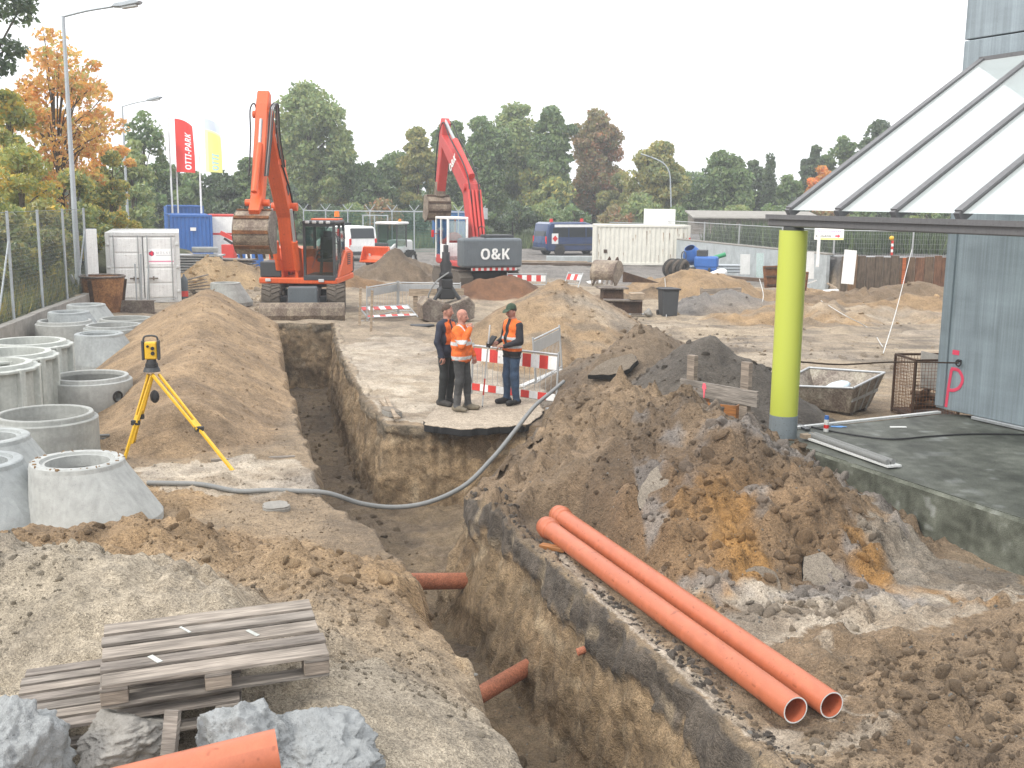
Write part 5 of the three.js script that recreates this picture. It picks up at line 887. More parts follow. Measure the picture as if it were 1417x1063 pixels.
// ================================================================ barriers and midground things
function barrier(label, a, b, h = 1.0, o = {}) { // steel frame with striped boards; a and b are its feet
  const dir = b.clone().sub(a), L = dir.length(), t = thing('road_barrier', label, 'barrier', a.clone().lerp(b, .5), Math.atan2(-dir.z, dir.x), o.group); t.rotation.x = o.lean ?? 0; t.rotation.z = o.tilt ?? 0;
  const st = MAT.galv, red = MAT.redBright;
  for (const s of [-1, 1]) { obj('frame_post', [rod(V(s * L / 2, 0, 0), V(s * L / 2, h + .05, 0), .021, .021, 8)], st, t); if (!o.nofeet) obj('foot', [rbox(.06, .04, .55, .01, s * (L / 2 - .02), .02, 0)], st, t); }
  obj('top_rail', [rod(V(-L / 2, h, 0), V(L / 2, h, 0), .021, .021, 8)], st, t); obj('bottom_rail', [rod(V(-L / 2, .14, 0), V(L / 2, .14, 0), .018, .018, 8)], st, t);
  const boardH = .24;
  if (o.grey) obj('top_board', [rbox(L - .05, boardH, .018, .004, 0, h - .16, 0)], MAT.galv, t);
  else { const n = Math.round(L / .2); for (let i = 0; i < n; i++) { const w = (L - .05) / n; obj(i % 2 ? 'white_field' : 'red_field', [box(w, boardH, .018, -L / 2 + .025 + w * (i + .5), h - .16, 0)], i % 2 ? MAT.white : red, t); }
    if (!o.single) for (let i = 0; i < n; i++) { const w = (L - .05) / n; obj(i % 2 ? 'white_field' : 'red_field', [box(w, .13, .016, -L / 2 + .025 + w * (i + .5), .2, .01)], i % 2 ? MAT.white : red, t); } }
  const bars = []; for (let x = -L / 2 + .12; x < L / 2 - .05; x += .12) bars.push(rod(V(x, .14, -.005), V(x, h - .28, -.005), .005, .005, 4)); stuff(obj('bars', bars, st, t)); return t;
}
barrier('red and white striped barrier standing right behind the man with the cap', G(652, 549), G(742, 562).add(V(.35, 0, .25)), .98, { lean: -.06 });
barrier('grey topped barrier standing behind the man with the cap', G(742, 540), G(772, 518).add(V(.1, 0, -.2)), 1.0, { grey: 1, lean: -.08 });
tag(obj('white_plank', [bar(G(722, 538).setY(.05), G(782, 513).setY(.07), .12, .04)], MAT.offwhite), 'white plank lying between the two barriers behind the men', 'plank');
barrier('grey topped barrier beside the two wooden stakes', G(508, 446), G(550, 436), 1.05, { grey: 1 });
barrier('grey topped barrier behind the timber trestle and grab bucket', G(552, 436), G(637, 438), 1.05, { grey: 1 });
{ const t = barrier('striped barrier fallen flat beside the wooden stakes', V(-.8, .2, 0), V(.8, .2, 0), 1.0, { nofeet: 1 }); t.rotation.x = -1.28; t.position.copy(G(545, 445)).setY(.1); t.rotation.y = .45; }
[[497, 452, 398], [513, 458, 402]].forEach(([x, y0, y1], i) => { const p = G(x, y0); tag(obj('wooden_stake', [bar(V(p.x, -.2, p.z), D(x + 2, y1, p.z), .07, .05)], MAT.woodPale), i ? 'pale wooden stake upright before the grey barriers, shorter neighbour behind it' : 'pale wooden stake upright beside the excavator blade', 'stake'); });
{ // timber trestle
  const z = G(600, 440).z, t = thing('timber_trestle', 'pale timber batter trestle behind the grab bucket', 'trestle'); for (const x of [575, 632]) { const p = D(x, 402, z); obj('post', [bar(V(p.x, -.2, z), p, .14, .1)], MAT.woodPale, t); } obj('board', [bar(D(566, 405, z + .08), D(642, 404, z + .08), .04, .22)], MAT.woodPale, t); }
{ // two-shell grab with rotator
  const p = G(617, 445).setY(.02), t = thing('grab_bucket', 'grey steel two-shell grab bucket with black rotator standing on it', 'grab bucket', p, .25);
  const shellP = [[0, .55], [.72, .78], [.95, .55], [.92, .1], [.6, -.02], [0, 0]];
  for (const s of [-1, 1]) { const pr = shellP.map(([x, y]) => [s * (x * .85 + .03), y * .95 + .02]); obj('shell', [extr(s > 0 ? pr : pr.reverse(), .8, .03)], s > 0 ? MAT.bucketPale ??= M([.42, .39, .33], 'rust', 1, .004, { roughness: .8 }) : MAT.bucketSteel, t); obj('shell_rib', [extr((s > 0 ? pr : pr).map(([x, y]) => [x * .96, y * .96]), .86, .01)], MAT.steel, t); }
  obj('head_block', [rbox(.5, .35, .45, .06, 0, .85, 0), rbox(.35, .3, .5, .05, 0, 1.15, 0)], MAT.black, t); obj('rotator', [lathe([[.001, 1.3], [.22, 1.3], [.2, 1.45], [.16, 1.5], [.18, 1.75], [.12, 1.85], [.12, 2.1], [.001, 2.1]], 18)], MAT.black, t);
  for (const s of [-1, 1]) obj('ram', [rod(V(s * .1, 1.1, .18), V(s * .42, .62, .18), .06, .06, 10)], MAT.charcoal, t); obj('hook_plate', [side([[-.12, 2.05], [.12, 2.05], [.1, 2.32], [-.1, 2.32]], .12, .01)], MAT.charcoal, t); obj('hose', [tube([V(.05, 1.5, .2), V(-.4, 1.2, .4), V(-.6, .75, .35), V(-.3, .62, .2)], .025, 24)], MAT.hoseGrey, t);
  const r = obj('dark_tarp', [rockGeo(.42, 77, 1.1, .2, .7, 3)], MAT.charcoal); r.position.copy(G(586, 452)).setY(.03); tag(r, 'crumpled dark tarp lying in front of the grab bucket', 'tarp');
}
barrier('low striped barrier behind the mound beside the red excavator', D(702, 384, -42).setY(.3), D(756, 382, -42).setY(.3), .55, { single: 1, nofeet: 1 }); barrier('striped barrier leaning at the mound end beside far planks', D(780, 381, -43).setY(.3), D(800, 380, -42.5).setY(.3), .6, { single: 1, nofeet: 1, lean: -.5 });
{ const t = thing('plank_pile', 'long pile of planks on the asphalt before the blue van', 'planks', D(765, 360, -62).setY(0)); for (let i = 0; i < 7; i++) obj('plank', [rbox(4.8 + .6 * Math.sin(i * 3), .07, .26, .01, .3 * Math.sin(i * 2), .06 + .08 * Math.floor(i / 3), .3 * (i % 3) - .3, 0, .03 * Math.sin(i * 5))], [MAT.woodPale, MAT.wood, MAT.woodDark][i % 3], t); }
{ const t = thing('concrete_beam', 'long pale concrete beam lying behind the plank pile', 'beam', D(790, 356, -66).setY(0)); obj('beam_body', [rbox(4.2, .35, .4, .03, .6, .18, 0)], MAT.wallPanel, t); obj('end_block', [rbox(.5, .8, .5, .03, 3.0, .4, 0)], MAT.wallPanel, t); }
{ // grey site sign and posts behind the red excavator
  const p = D(669, 330, -78).setY(.2), t = thing('traffic_sign', 'grey traffic sign seen from the back beyond the excavator', 'traffic sign', p); const top = D(669, 288, -78).y; obj('post', [rod(V(0, 0, 0), V(0, top - p.y, 0), .04)], MAT.pole, t); obj('plate', [rbox(.6, .8, .03, .02, 0, top - p.y - .4, .05)], MAT.galv, t); }
// ================================================================ green security fence behind the machines
{
  const z = -76, x0 = D(420, 300, z).x, x1 = D(665, 300, z).x, t = thing('security_fence', 'green mesh security fence with forked tops behind the machines', 'fence'); const n = 8, h = D(500, 292, z).y;
  for (let i = 0; i <= n; i++) { const x = mix(x0, x1, i / n); obj('fence_post', [rod(V(x, 0, z), V(x, h + .1, z), .045)], MAT.pole, t); obj('forked_top', [rod(V(x, h, z), V(x - .35, h + .45, z), .025), rod(V(x, h, z), V(x + .35, h + .45, z), .025)], MAT.pole, t);
    if (i) { const m = stuff(obj('wire_mesh', meshPanel((x1 - x0) / n - .08, h - .1, .09, .009, .2), MAT.greenMesh, t)); m.position.set(x - (x1 - x0) / n / 2, .05, z); } }
  obj('top_rail', [bar(V(x0, h, z), V(x1, h, z), .05, .08)], MAT.pole, t);
  const g = thing('metal_gate', 'narrow grey metal gate in the green security fence', 'gate', V(0, 0, z + .3)), gx0 = D(503, 300, z).x, gx1 = D(537, 300, z).x, gm = D(519, 300, z).x, gh = D(503, 297, z).y; for (const x of [gx0, gm, gx1]) obj('gate_post', [rbox(.09, gh, .09, .01, x, gh / 2, 0)], MAT.pole, g); obj('gate_rail', [box(gx1 - gx0, .08, .07, (gx0 + gx1) / 2, gh - .04, 0)], MAT.pole, g); for (const [a, b] of [[gx0, gm], [gm, gx1]]) { const m = stuff(obj('gate_mesh', meshPanel(b - a, gh - .3, .09, .006), MAT.greenMesh, g)); m.position.set((a + b) / 2, .15, 0); }
  const c = container('shipping_container', 'distant blue container behind the green security fence', D(625, 330, -84).setY(.2), .1, [2.9, 2.6, 3], MAT.blue, MAT.blue, { front: 'corrugated' });
}
// ================================================================ retaining walls on the right
{
  const a = V(9.6, 0, -63), b = V(13.55, 0, -46.2), n = 9, d = b.clone().sub(a), t = thing('panel_wall', 'pale grey concrete panel wall below the roadside fence', 'wall', a, Math.atan2(d.x, d.z)), w = d.length() / n;
  for (let i = 0; i < n; i++) obj('wall_panel', [rbox(.16, 1.62, w - .02, .015, 0, .7, w * (i + .5))], MAT.wallPanel, t); obj('coping', [rbox(.3, .08, d.length(), .02, .06, 1.555, d.length() / 2)], MAT.kerb, t);
}
{
  const t = thing('plank_wall', 'brown wall of upright weathered planks below the roadside fence', 'wall'), tones = [[.21, .14, .09], [.29, .18, .1], [.17, .13, .095], [.31, .22, .135], [.23, .115, .065]].map((c) => M(c, 'wood', 1.2, .008, { roughness: .92 })); for (const m of tones) { m.map = m.map.clone(); m.map.rotation = Math.PI / 2; m.map.needsUpdate = true; }
  let x = 13.7, i = 0; const q = rng(19); while (x < 30) { const w = rr(.28, .4, q), h = 1.55 + rr(-.05, .06, q); obj('plank', [rbox(w - .02, h + .3, .08, .008, x + w / 2, h / 2 - .15, -45.05 + (i % 2 ? .05 : 0) + .012 * x)], tones[Math.floor(q() * 5)], t); x += w; i++; }
}
{ // mesh fence along the road
  const pts = [V(6.2, 1.0, -70), V(9.4, 1.42, -66), V(10.6, 1.42, -60), V(11.6, 1.42, -55.5), V(12.7, 1.42, -51), V(13.8, 1.42, -46.4), V(17, 1.42, -45.9), V(20.2, 1.42, -45.9), V(23.4, 1.42, -45.9), V(26.6, 1.42, -45.9)], h = 1.2, t = thing('roadside_fence', 'grey wire mesh fence along the road above the walls', 'fence');
  pts.forEach((p, i) => { obj('fence_post', [rod(p, p.clone().setY(p.y + h), .04)], MAT.galv, t); if (i) { const q = pts[i - 1], L = p.distanceTo(q), m = stuff(obj('wire_mesh', [...meshPanel(L - .06, h - .08, .1, .003, .2), rod(V(-L / 2, h - .06, 0), V(L / 2, h - .06, 0), .022), rod(V(-L / 2, .04, 0), V(L / 2, .04, 0), .03)], MAT.galv, t)); m.position.copy(p.clone().lerp(q, .5)); m.rotation.y = Math.atan2(-(p.z - q.z), p.x - q.x); } });
}
{ const z = -44.6, p = D(1147, 332, z), t = thing('direction_sign', 'white sign board with red arrow above the plank wall', 'sign', V(p.x, p.y, z)), w = 40 / 33, h = 18.5 / 33;
  obj('board', [rbox(w, h, .03, .005, 0, h / 2, 0)], MAT.white, t);
  const tx = decal(w, h, (c, W, H) => { c.fillStyle = '#fbfbf8'; c.fillRect(0, 0, W, H); c.fillStyle = '#f2f59a'; c.fillRect(W * .2, H * .86, W * .8, H * .14); c.strokeStyle = '#a58ab8'; c.lineWidth = H * .035; c.beginPath(); for (let i = 0; i < 60; i++) { const x = W * (.08 + i * .014), y = H * (.36 + .06 * Math.sin(i * 1.9) * Math.sin(i * .7)); i ? c.lineTo(x, y) : c.moveTo(x, y); } c.stroke(); c.fillStyle = '#3a3d3a'; c.font = `bold ${H * .25}px sans-serif`; c.fillText('EINGANG', W * .04, H * .82, W * .6); c.fillStyle = '#dd4455'; c.fillRect(W * .71, H * .66, W * .1, H * .13); c.beginPath(); c.moveTo(W * .8, H * .58); c.lineTo(W * .9, H * .725); c.lineTo(W * .8, H * .87); c.fill(); });
  obj('print', [sheet(w * .98, h * .97, 0, h / 2, .017)], printMat(tx), t, true); obj('sign_post', [rbox(.13, p.y + .1 - 1.0, .05, .01, -.42, -(p.y - 1.0) / 2 + .15, .045)], MAT.white, t);
  const beaconPost = (px, z, y0, y1, label, lamp) => { const a = D(px, y0, z), b = D(px, y1, z), g = thing('warning_post', label, 'warning post', V(a.x, 0, z)); const n = 5; for (let i = 0; i < n; i++) obj(i % 2 ? 'white_band' : 'red_band', [cyl(.05, .05, (b.y - a.y) / n, 12, 0, mix(a.y, b.y, (i + .5) / n), 0, 0, 0, .12)], i % 2 ? MAT.white : MAT.redBright, g); if (lamp) obj('warning_lamp', [xf(new THREE.SphereGeometry(.1, 14, 10), -.05, b.y + .1, 0)], MAT.yellow, g); obj('stem', [rod(V(0, .9, 0), V(0, a.y, 0), .03)], MAT.galv, g); };
  beaconPost(1234, -45.3, 353, 333, 'red and white warning post with yellow lamp over the plank wall', true); beaconPost(954, -62, 343, 329, 'leaning red and white warning post above the panel wall', false);
  const op = D(1249, 397, -44.7); tag(obj('orange_post', [rbox(.13, 1.5, .07, .01, op.x, .75, -44.7)], M([.62, .17, .05], 'wood', 1, .002)), 'orange painted post standing before the plank wall', 'post');
  const slabP = (px0, px1, y0, y1, z, label, mat = MAT.white, d = .05, lean = -.12) => { const a = D(px0, y1, z), b = D(px1, y0, z), m = obj('leaning_board', [rbox(b.x - a.x, b.y - a.y, d, .008, 0, (b.y - a.y) / 2, 0)], mat); m.position.set((a.x + b.x) / 2, Math.max(0, a.y), z); m.rotation.x = lean; tag(m, label, 'board'); return m; };
  slabP(1164, 1184, 346, 393, -43.8, 'tall white board leaning against the plank wall').rotation.z = -.08; slabP(1112, 1128, 349, 386, -44.5, 'white flat board leaning where the two walls meet', MAT.offwhite);
  slabP(1024, 1039, 352, 380, -51, 'grey framed board leaning on the concrete panel wall', MAT.offwhite); slabP(1046, 1058, 350, 384, -49.5, 'pale glass sheet leaning on the concrete panel wall', MAT.glass);
  const fl = thing('white_trough', 'white angle sheet lying in the dirt before the plank wall', 'sheet'); obj('sheet_body', [bar(D(1137, 397, -42).setY(.3), D(1160, 393, -42).setY(.36), .3, .06)], MAT.white, fl);
  [[1110, 395, 1130, 388], [1145, 392, 1158, 399]].forEach(([a, b, c, d], i) => tag(obj('loose_batten', [bar(D(a, b, -42.5), D(c, d, -42.2), .1, .05)], i ? MAT.woodPale : MAT.offwhite), i ? 'pale batten sloping in the dirt by the white angle sheet' : 'white batten lying before the panel wall end', 'batten'));
}
{ // rusty trench plates
  [[1058, 1079, 368, 398, -40.5, .55, 'rust brown steel trench plate leaning behind the column'], [1104, 1116, 376, 402, -39.5, -.7, 'second rusty trench plate showing past the column']].forEach(([x0, x1, y0, y1, z, ry, label]) => { const a = D(x0, y1, z), b = D(x1, y0, z), t = thing('trench_plate', label, 'steel plate', V((a.x + b.x) / 2, Math.max(-.1, a.y), z), ry); const w = (b.x - a.x) * 1.3, h = b.y - a.y; obj('plate', [rbox(w, h, .06, .01, 0, h / 2, 0)], MAT.rust, t); for (const y of [.1, .5, .9]) obj('rib', [rbox(w, .08, .05, .01, 0, h * y, .055)], MAT.rustDark, t); for (const s of [-1, 1]) obj('edge_rib', [rbox(.08, h, .05, .01, s * (w / 2 - .04), h / 2, .055)], MAT.rust, t); t.rotation.x = -.18; });
}
{ // mixer, pump and stuff by the panel wall
  const p = D(957, 378, -52).setY(0), t = thing('cement_mixer', 'blue cement mixer on dark legs before the panel wall', 'cement mixer', p, .3); obj('drum', [xf(lathe([[.001, -.4], [.28, -.38], [.45, -.1], [.45, .1], [.26, .45], [.24, .45]], 22), 0, 1.15, 0, .35, 0, .5)], MAT.blue, t); obj('motor_box', [rbox(.4, .5, .4, .05, .5, .95, -.1)], MAT.blue, t); for (const s of [-1, 1]) { obj('leg', [bar(V(s * .1, 1.0, 0), V(s * .42, 0, .4), .05, .05)], MAT.charcoal, t); obj('leg', [bar(V(s * .1, 1.0, 0), V(s * .42, 0, -.4), .05, .05)], MAT.charcoal, t); } obj('hand_wheel', [xf(new THREE.TorusGeometry(.25, .025, 6, 20), -.5, 1.1, .1, 0, Math.PI / 2)], MAT.charcoal, t);
  const p2 = D(977, 376, -51).setY(.35), t2 = thing('compressor', 'low blue compressor beside the cement mixer', 'compressor', p2, -.3); obj('housing', [rbox(1.1, .55, .7, .12, 0, .55, 0), cyl(.22, .22, 1.0, 16, 0, .25, .1, 0, 0, Math.PI / 2)], MAT.blue, t2); obj('engine', [rbox(.5, .35, .5, .06, -.2, .95, 0)], MAT.charcoal, t2); wheel(t2, .2, .1, .4, .2, .1, MAT.rubber, MAT.steel, 0);
  const gp_ = D(990, 356, -53.5); tag(obj('green_tube', [rod(D(976, 361, -53.5), D(1004, 352, -53.5), .11, .11, 12)], MAT.greenTube), 'green plastic tube lying over the stacked sheets', 'tube');
  const ws = thing('white_sheeting', 'white crumpled sheeting draped beside the blue compressor', 'sheeting', D(992, 378, -50).setY(.3)); obj('sheeting_fold', [rockGeo(.6, 91, 1.2, .75, .6, 3)], MAT.white, ws);
  const st = thing('pipe_stack', 'small stack of grey tubes by the panel wall', 'tubes', D(1003, 378, -52).setY(.3)); for (let i = 0; i < 6; i++) obj('tube', [rod(V(-.7, .1 + .14 * (i % 3), -.3 * Math.floor(i / 3)), V(.75, .1 + .14 * (i % 3), -.3 * Math.floor(i / 3)), .06)], MAT.pole, st);
  for (let i = 0; i < 4; i++) { const g = thing('old_tyre', ['worn tyre leaning on the white container corner, outermost', 'worn tyre standing in the middle of the tyre row', 'worn tyre standing next to the cement mixer legs', 'worn tyre lying half under the leaning ones'][i], 'tyre', D(929 + i * 7, 378, -50.5).setY(i === 3 ? .45 : .62), .4 + i * .25, 'tyres beside the cement mixer'); obj('tyre_ring', [xf(new THREE.TorusGeometry(.33, .15, 10, 26), 0, 0, 0, i === 3 ? 1.2 : .2)], MAT.rubber, g); obj('tyre_wall', [xf(new THREE.TorusGeometry(.33, .1, 8, 26), 0, 0, i === 3 ? 0 : .09, i === 3 ? 1.2 : .2)], MAT.tyreMud, g); }
  [[990, 381, 1090, 392, -46, 'long grey beam lying along the foot of the panel wall'], [1005, 384, 1075, 389, -45, 'short dark beam lying before the long grey beam']].forEach(([a, b, c, d, z, label], i) => tag(obj('timber_beam', [bar(D(a, b, z), D(c, d, z + 1), .22, .14)], i ? MAT.woodDark : MAT.woodGrey), label, 'beam'));
}
{ // black bin, beams and old bucket
  const p = G(924, 437).setY(0), t = thing('waste_bin', 'black upright waste bin on the open ground', 'bin', p, .2); obj('bin_body', [xf(extr([[-.24, 0], [.24, 0], [.29, .86], [-.29, .86]], .5, .03), 0, 0, 0)], MAT.charcoal, t); obj('rim', [rbox(.66, .06, .6, .02, 0, .88, 0)], MAT.black, t); obj('handle', [rod(V(-.25, .9, -.33), V(.25, .9, -.33), .02)], MAT.black, t); for (const s of [-1, 1]) obj('wheel', [cyl(.09, .09, .05, 14, s * .26, .09, -.25, 0, 0, Math.PI / 2)], MAT.rubber, t);
  const bp = G(861, 436).setY(.02), b = thing('steel_beam', 'heavy brown steel beam lying beside the waste bin', 'steel beam', bp, -.12); obj('web', [box(1.3, .42, .05, 0, .25, 0)], MAT.rustDark, b); for (const y of [.03, .47]) obj('flange', [rbox(1.3, .05, .45, .01, 0, y, 0)], MAT.steel, b); obj('end_timber', [rbox(.45, .22, .5, .02, .45, .62, 0, 0, .2)], MAT.woodPale, b);
  const bk = bucket(.85, MAT.bucketSteel, .75), kp = G(845, 425).setY(1.55), k = thing('digging_bucket', 'muddy steel digging bucket lying on top of a steel frame', 'bucket', kp, -.5); k.rotation.x = -.9; obj('shell', bk.shell, MAT.bucketSteel, k); bk.sides.forEach((g) => obj('cheek', [g], MAT.bucketSteel, k)); bk.teeth.forEach((g) => obj('tooth', [g], MAT.steel, k)); obj('ear', [side([[-.1, 0], [.1, 0], [.08, .25], [-.08, .25]], .05, .005, -.15)], MAT.rustDark, k); obj('ear', [side([[-.1, 0], [.1, 0], [.08, .25], [-.08, .25]], .05, .005, .15)], MAT.rustDark, k);
  const fr = thing('steel_stand', 'dark steel frame block under the digging bucket', 'steel frame', G(846, 432).setY(0), .1); obj('block', [side([[-.4, 0], [.4, 0], [.25, .8], [-.25, .8]], .7, .03)], MAT.rustDark, fr); obj('plate', [rbox(1.0, .06, .8, .01, 0, .83, 0)], MAT.steel, fr);
  tag(obj('steel_wedge', [xf(extr([[0, 0], [1.4, 0], [0, .42]], .2, .01), G(872, 415).x - .2, .6, G(872, 415).z - 1, 0, -.1)], MAT.rustDark), 'rusty wedge shaped plate behind the steel beam', 'steel plate');
  const sk = obj('white_sack', [rockGeo(.32, 55, 1.1, .5, .8, 3)], MAT.offwhite); sk.position.copy(G(822, 420)).setY(.75); tag(sk, 'white sack lying beside the digging bucket on the mound', 'sack');
  const st = obj('grey_stone', [rockGeo(.2, 61, 1, .8, 1, 3)], MAT.kerb); st.position.copy(G(897, 438)).setY(.12); tag(st, 'single grey stone lying between steel beam and bin', 'stone');
  tag(obj('flat_bar', [bar(G(850, 437).setY(.05), G(893, 437).setY(.05), .12, .05)], MAT.galv), 'grey flat bar lying in front of the steel beam', 'bar');
  const wire = (pts, label) => tag(obj('white_rope', [tube(pts, .012, 40, 5)], MAT.offwhite), label, 'cord'); wire([D(920, 385, -35.9), D(921, 400, -35.8), D(922, 425, -35.7), G(922, 440).setY(.03)], 'white cord hanging down in front of the waste bin'); wire([D(1051, 386, -39), D(1056, 405, -37), D(1055, 418, -35), G(1051, 432).setY(.03)], 'white cord trailing from the trench plate to the ground'); wire([D(1136, 416, -36), D(1172, 438, -31), G(1200, 455).setY(.05), G(1222, 482).setY(.03)], 'thin white cord crossing the open sand behind the skip'); wire([D(1262, 345, -44), D(1248, 400, -37), D(1236, 445, -30), G(1222, 492).setY(.05)], 'thin cord running down from the plank wall to the skip');
}
{ // steel skip
  const p = G(1152, 566).setY(.0), t = thing('steel_skip', 'small galvanised open skip with rubbish bag inside', 'skip', p, -.72);
  const bw = .5, bd = .42, tw = .82, td = .66, h = .55, quad = (a, b, c, d) => { const g = new THREE.BufferGeometry(); const n = b.clone().sub(a).cross(d.clone().sub(a)).normalize().multiplyScalar(.012), F = [a, b, c, d], Bk = F.map((v) => v.clone().add(n)), tri = []; const push = (q) => tri.push(q[0], q[1], q[2], q[0], q[2], q[3]); push(F); push([Bk[3], Bk[2], Bk[1], Bk[0]]); for (let i = 0; i < 4; i++) push([F[i], Bk[i], Bk[(i + 1) % 4], F[(i + 1) % 4]]); g.setAttribute('position', new THREE.Float32BufferAttribute(tri.flatMap((v) => v.toArray()), 3)); g.setAttribute('uv', new THREE.Float32BufferAttribute(new Float32Array(tri.length * 2), 2)); g.computeVertexNormals(); return g; };
  const B = [V(-bw, .06, bd), V(bw, .06, bd), V(bw, .06, -bd), V(-bw, .06, -bd)], T = [V(-tw, .42, td), V(tw * .8, h, td), V(tw * .8, h + .12, -td), V(-tw, h + .05, -td)];
  for (let i = 0; i < 4; i++) obj('skip_wall', [quad(B[i], B[(i + 1) % 4], T[(i + 1) % 4], T[i])], MAT.skipM ??= M([.5, .5, .47], 'rust', .9, .003, { roughness: .65, metalness: .3 }), t); obj('skip_floor', [quad(B[3], B[2], B[1], B[0])], MAT.steel, t);
  for (let i = 0; i < 4; i++) obj('rim', [rod(T[i], T[(i + 1) % 4], .022)], MAT.galv, t); for (const k of [.2, .5, .8]) obj('rib', [bar(B[1].clone().lerp(B[2], k), T[1].clone().lerp(T[2], k), .05, .05)], MAT.galv, t); obj('rib', [bar(B[1].clone().lerp(T[1], .5), B[2].clone().lerp(T[2], .5), .05, .06)], MAT.galv, t); for (const s of [-1, 1]) obj('skid', [box(1.0, .06, .1, 0, .03, s * .3)], MAT.steel, t);
  const bag = obj('plastic_bag', [rockGeo(.26, 71, 1.1, .7, .9, 4)], M([.55, .66, .74], null, 1, 0, { roughness: .35 })); bag.position.copy(p).add(V(.05, .38, .1)); tag(bag, 'pale blue plastic bag lying in the steel skip', 'bag');
  [0, 1].forEach((i) => tag(obj('scrap_wood', [bar(p.clone().add(V(-.5, .3 + i * .06, .25 - i * .1)), p.clone().add(V(-.2, .42, -.1 - i * .1)), .06, .03)], i ? MAT.woodDark : MAT.wood), i ? 'dark scrap stick lying in the skip beside the bag' : 'brown scrap stick lying in the skip at its rim', 'scrap wood'));
}
{ // wire crate with firewood
  const p = G(1279, 574).setY(0), t = thing('wire_crate', 'rusty wire mesh crate holding scrap wood at the tower foot', 'crate', p, .12), w = .85, h = 1.04, d = .75;
  for (const x of [-1, 1]) for (const z of [-1, 1]) obj('corner_bar', [rbox(.04, h, .04, .005, x * w / 2, h / 2, z * d / 2)], MAT.rustDark, t); for (const y of [.05, h]) { for (const z of [-1, 1]) obj('rail', [box(w, .035, .035, 0, y, z * d / 2)], MAT.rustDark, t); for (const x of [-1, 1]) obj('rail', [box(.035, .035, d, x * w / 2, y, 0)], MAT.rustDark, t); }
  for (const z of [-1, 1]) { const m = stuff(obj('mesh_side', meshPanel(w, h, .06, .004), MAT.rust, t)); m.position.z = z * d / 2; } for (const x of [-1, 1]) { const m = stuff(obj('mesh_side', meshPanel(d, h, .06, .004), MAT.rust, t)); m.position.x = x * w / 2; m.rotation.y = Math.PI / 2; } obj('crate_floor', [box(w, .02, d, 0, .05, 0)], MAT.rustDark, t);
  for (let i = 0; i < 5; i++) { const a = i * 1.3; tag(obj('scrap_log', [rod(p.clone().add(V(-.25 * Math.cos(a), .14 + i * .07, -.2 * Math.sin(a))), p.clone().add(V(.28 * Math.cos(a), .17 + i * .07, .22 * Math.sin(a))), .06, .05, 8)], i % 2 ? MAT.woodDark : MAT.rustDark), 'short dark log lying in the rusty wire crate', 'log', 'logs in the wire crate'); }
  tag(obj('grey_plate', [xf(rbox(.6, .7, .03, .005, .2, .75, -.1, -.5, .2, -.25), p.x, 0, p.z)], MAT.kerb), 'grey plate standing tilted in the wire crate', 'plate');
}
// ================================================================ survey tripod
{
  const top = D(210, 512, -15.0), base = V(top.x, 0, top.z), t = thing('survey_tripod', 'yellow wooden survey tripod standing between rings and mound', 'tripod', V(0, 0, 0)); const head = top.clone();
  const feet = [G(325, 660), G(176, 640), D(168, 655, -15.4).setY(.02)]; feet[1] = V(head.x - .34, .02, head.z + .34); feet[2] = V(head.x - .42, .06, head.z - .2); feet[0] = G(326, 659).setY(.03);
  feet.forEach((f, i) => { const d = f.clone().sub(head), side_ = V(-d.z, 0, d.x).normalize().multiplyScalar(.05), up = head.clone().add(d.clone().multiplyScalar(.05)), kn = head.clone().add(d.clone().multiplyScalar(.58)); const leg = obj('leg', [bar(up.clone().add(side_), kn.clone().add(side_.clone().multiplyScalar(.7)), .028, .034)], MAT.yellow, t); obj('leg_rail', [bar(up.clone().sub(side_), kn.clone().sub(side_.clone().multiplyScalar(.7)), .028, .034)], MAT.yellow, leg); obj('leg_lower', [bar(head.clone().add(d.clone().multiplyScalar(.5)), f, .04, .034)], MAT.yellow, leg); obj('clamp', [rbox(.12, .07, .06, .01).translate(kn.x, kn.y, kn.z)], MAT.black, leg); obj('spike', [rod(f.clone().add(d.clone().multiplyScalar(-.03)), f.clone().add(V(0, -.03, 0)), .025, .008)], MAT.black, leg); });
  obj('head_plate', [cyl(.1, .12, .06, 20, head.x, head.y + .01, head.z)], MAT.charcoal, t); obj('plummet_pouch', [xf(new THREE.SphereGeometry(.09, 14, 10), head.x + .03, head.y - .38, head.z + .02, 0, 0, 0, V(.75, 1.05, .4))], MAT.black, t);
  const s = thing('total_station', 'yellow and black survey instrument mounted on the tripod', 'survey instrument', V(head.x, head.y + .045, head.z), .2); obj('base', [cyl(.085, .09, .05, 18, 0, .025), cyl(.06, .075, .06, 18, 0, .08)], MAT.black, s); obj('body', [rbox(.17, .25, .12, .025, 0, .235, .0)], MAT.yellow, s); obj('side_arm', [rbox(.035, .28, .12, .012, -.105, .24, 0)], MAT.charcoal, s); obj('side_arm', [rbox(.035, .28, .12, .012, .105, .24, 0)], MAT.charcoal, s); for (const [x, y, r] of [[.03, .2, .028], [.03, .27, .026], [-.035, .3, .018]]) obj('lens', [cyl(r, r, .02, 16, x, y, .065, Math.PI / 2)], MAT.black, s); obj('carry_handle', [tube([V(-.1, .37, 0), V(-.08, .43, 0), V(.08, .43, 0), V(.1, .37, 0)], .014, 20)], MAT.charcoal, s);
}
[0, 1, 2].forEach((i) => { const p = G(146, 618); tag(obj('grey_rod', [rod(V(p.x - .25, .06 + i * .05, p.z), V(p.x + .05, .06 + i * .05, p.z - .05), .022)], MAT.hoseGrey), 'short grey rod lying between the ring and the soil mound', 'rod', 'rods beside the ring'); });
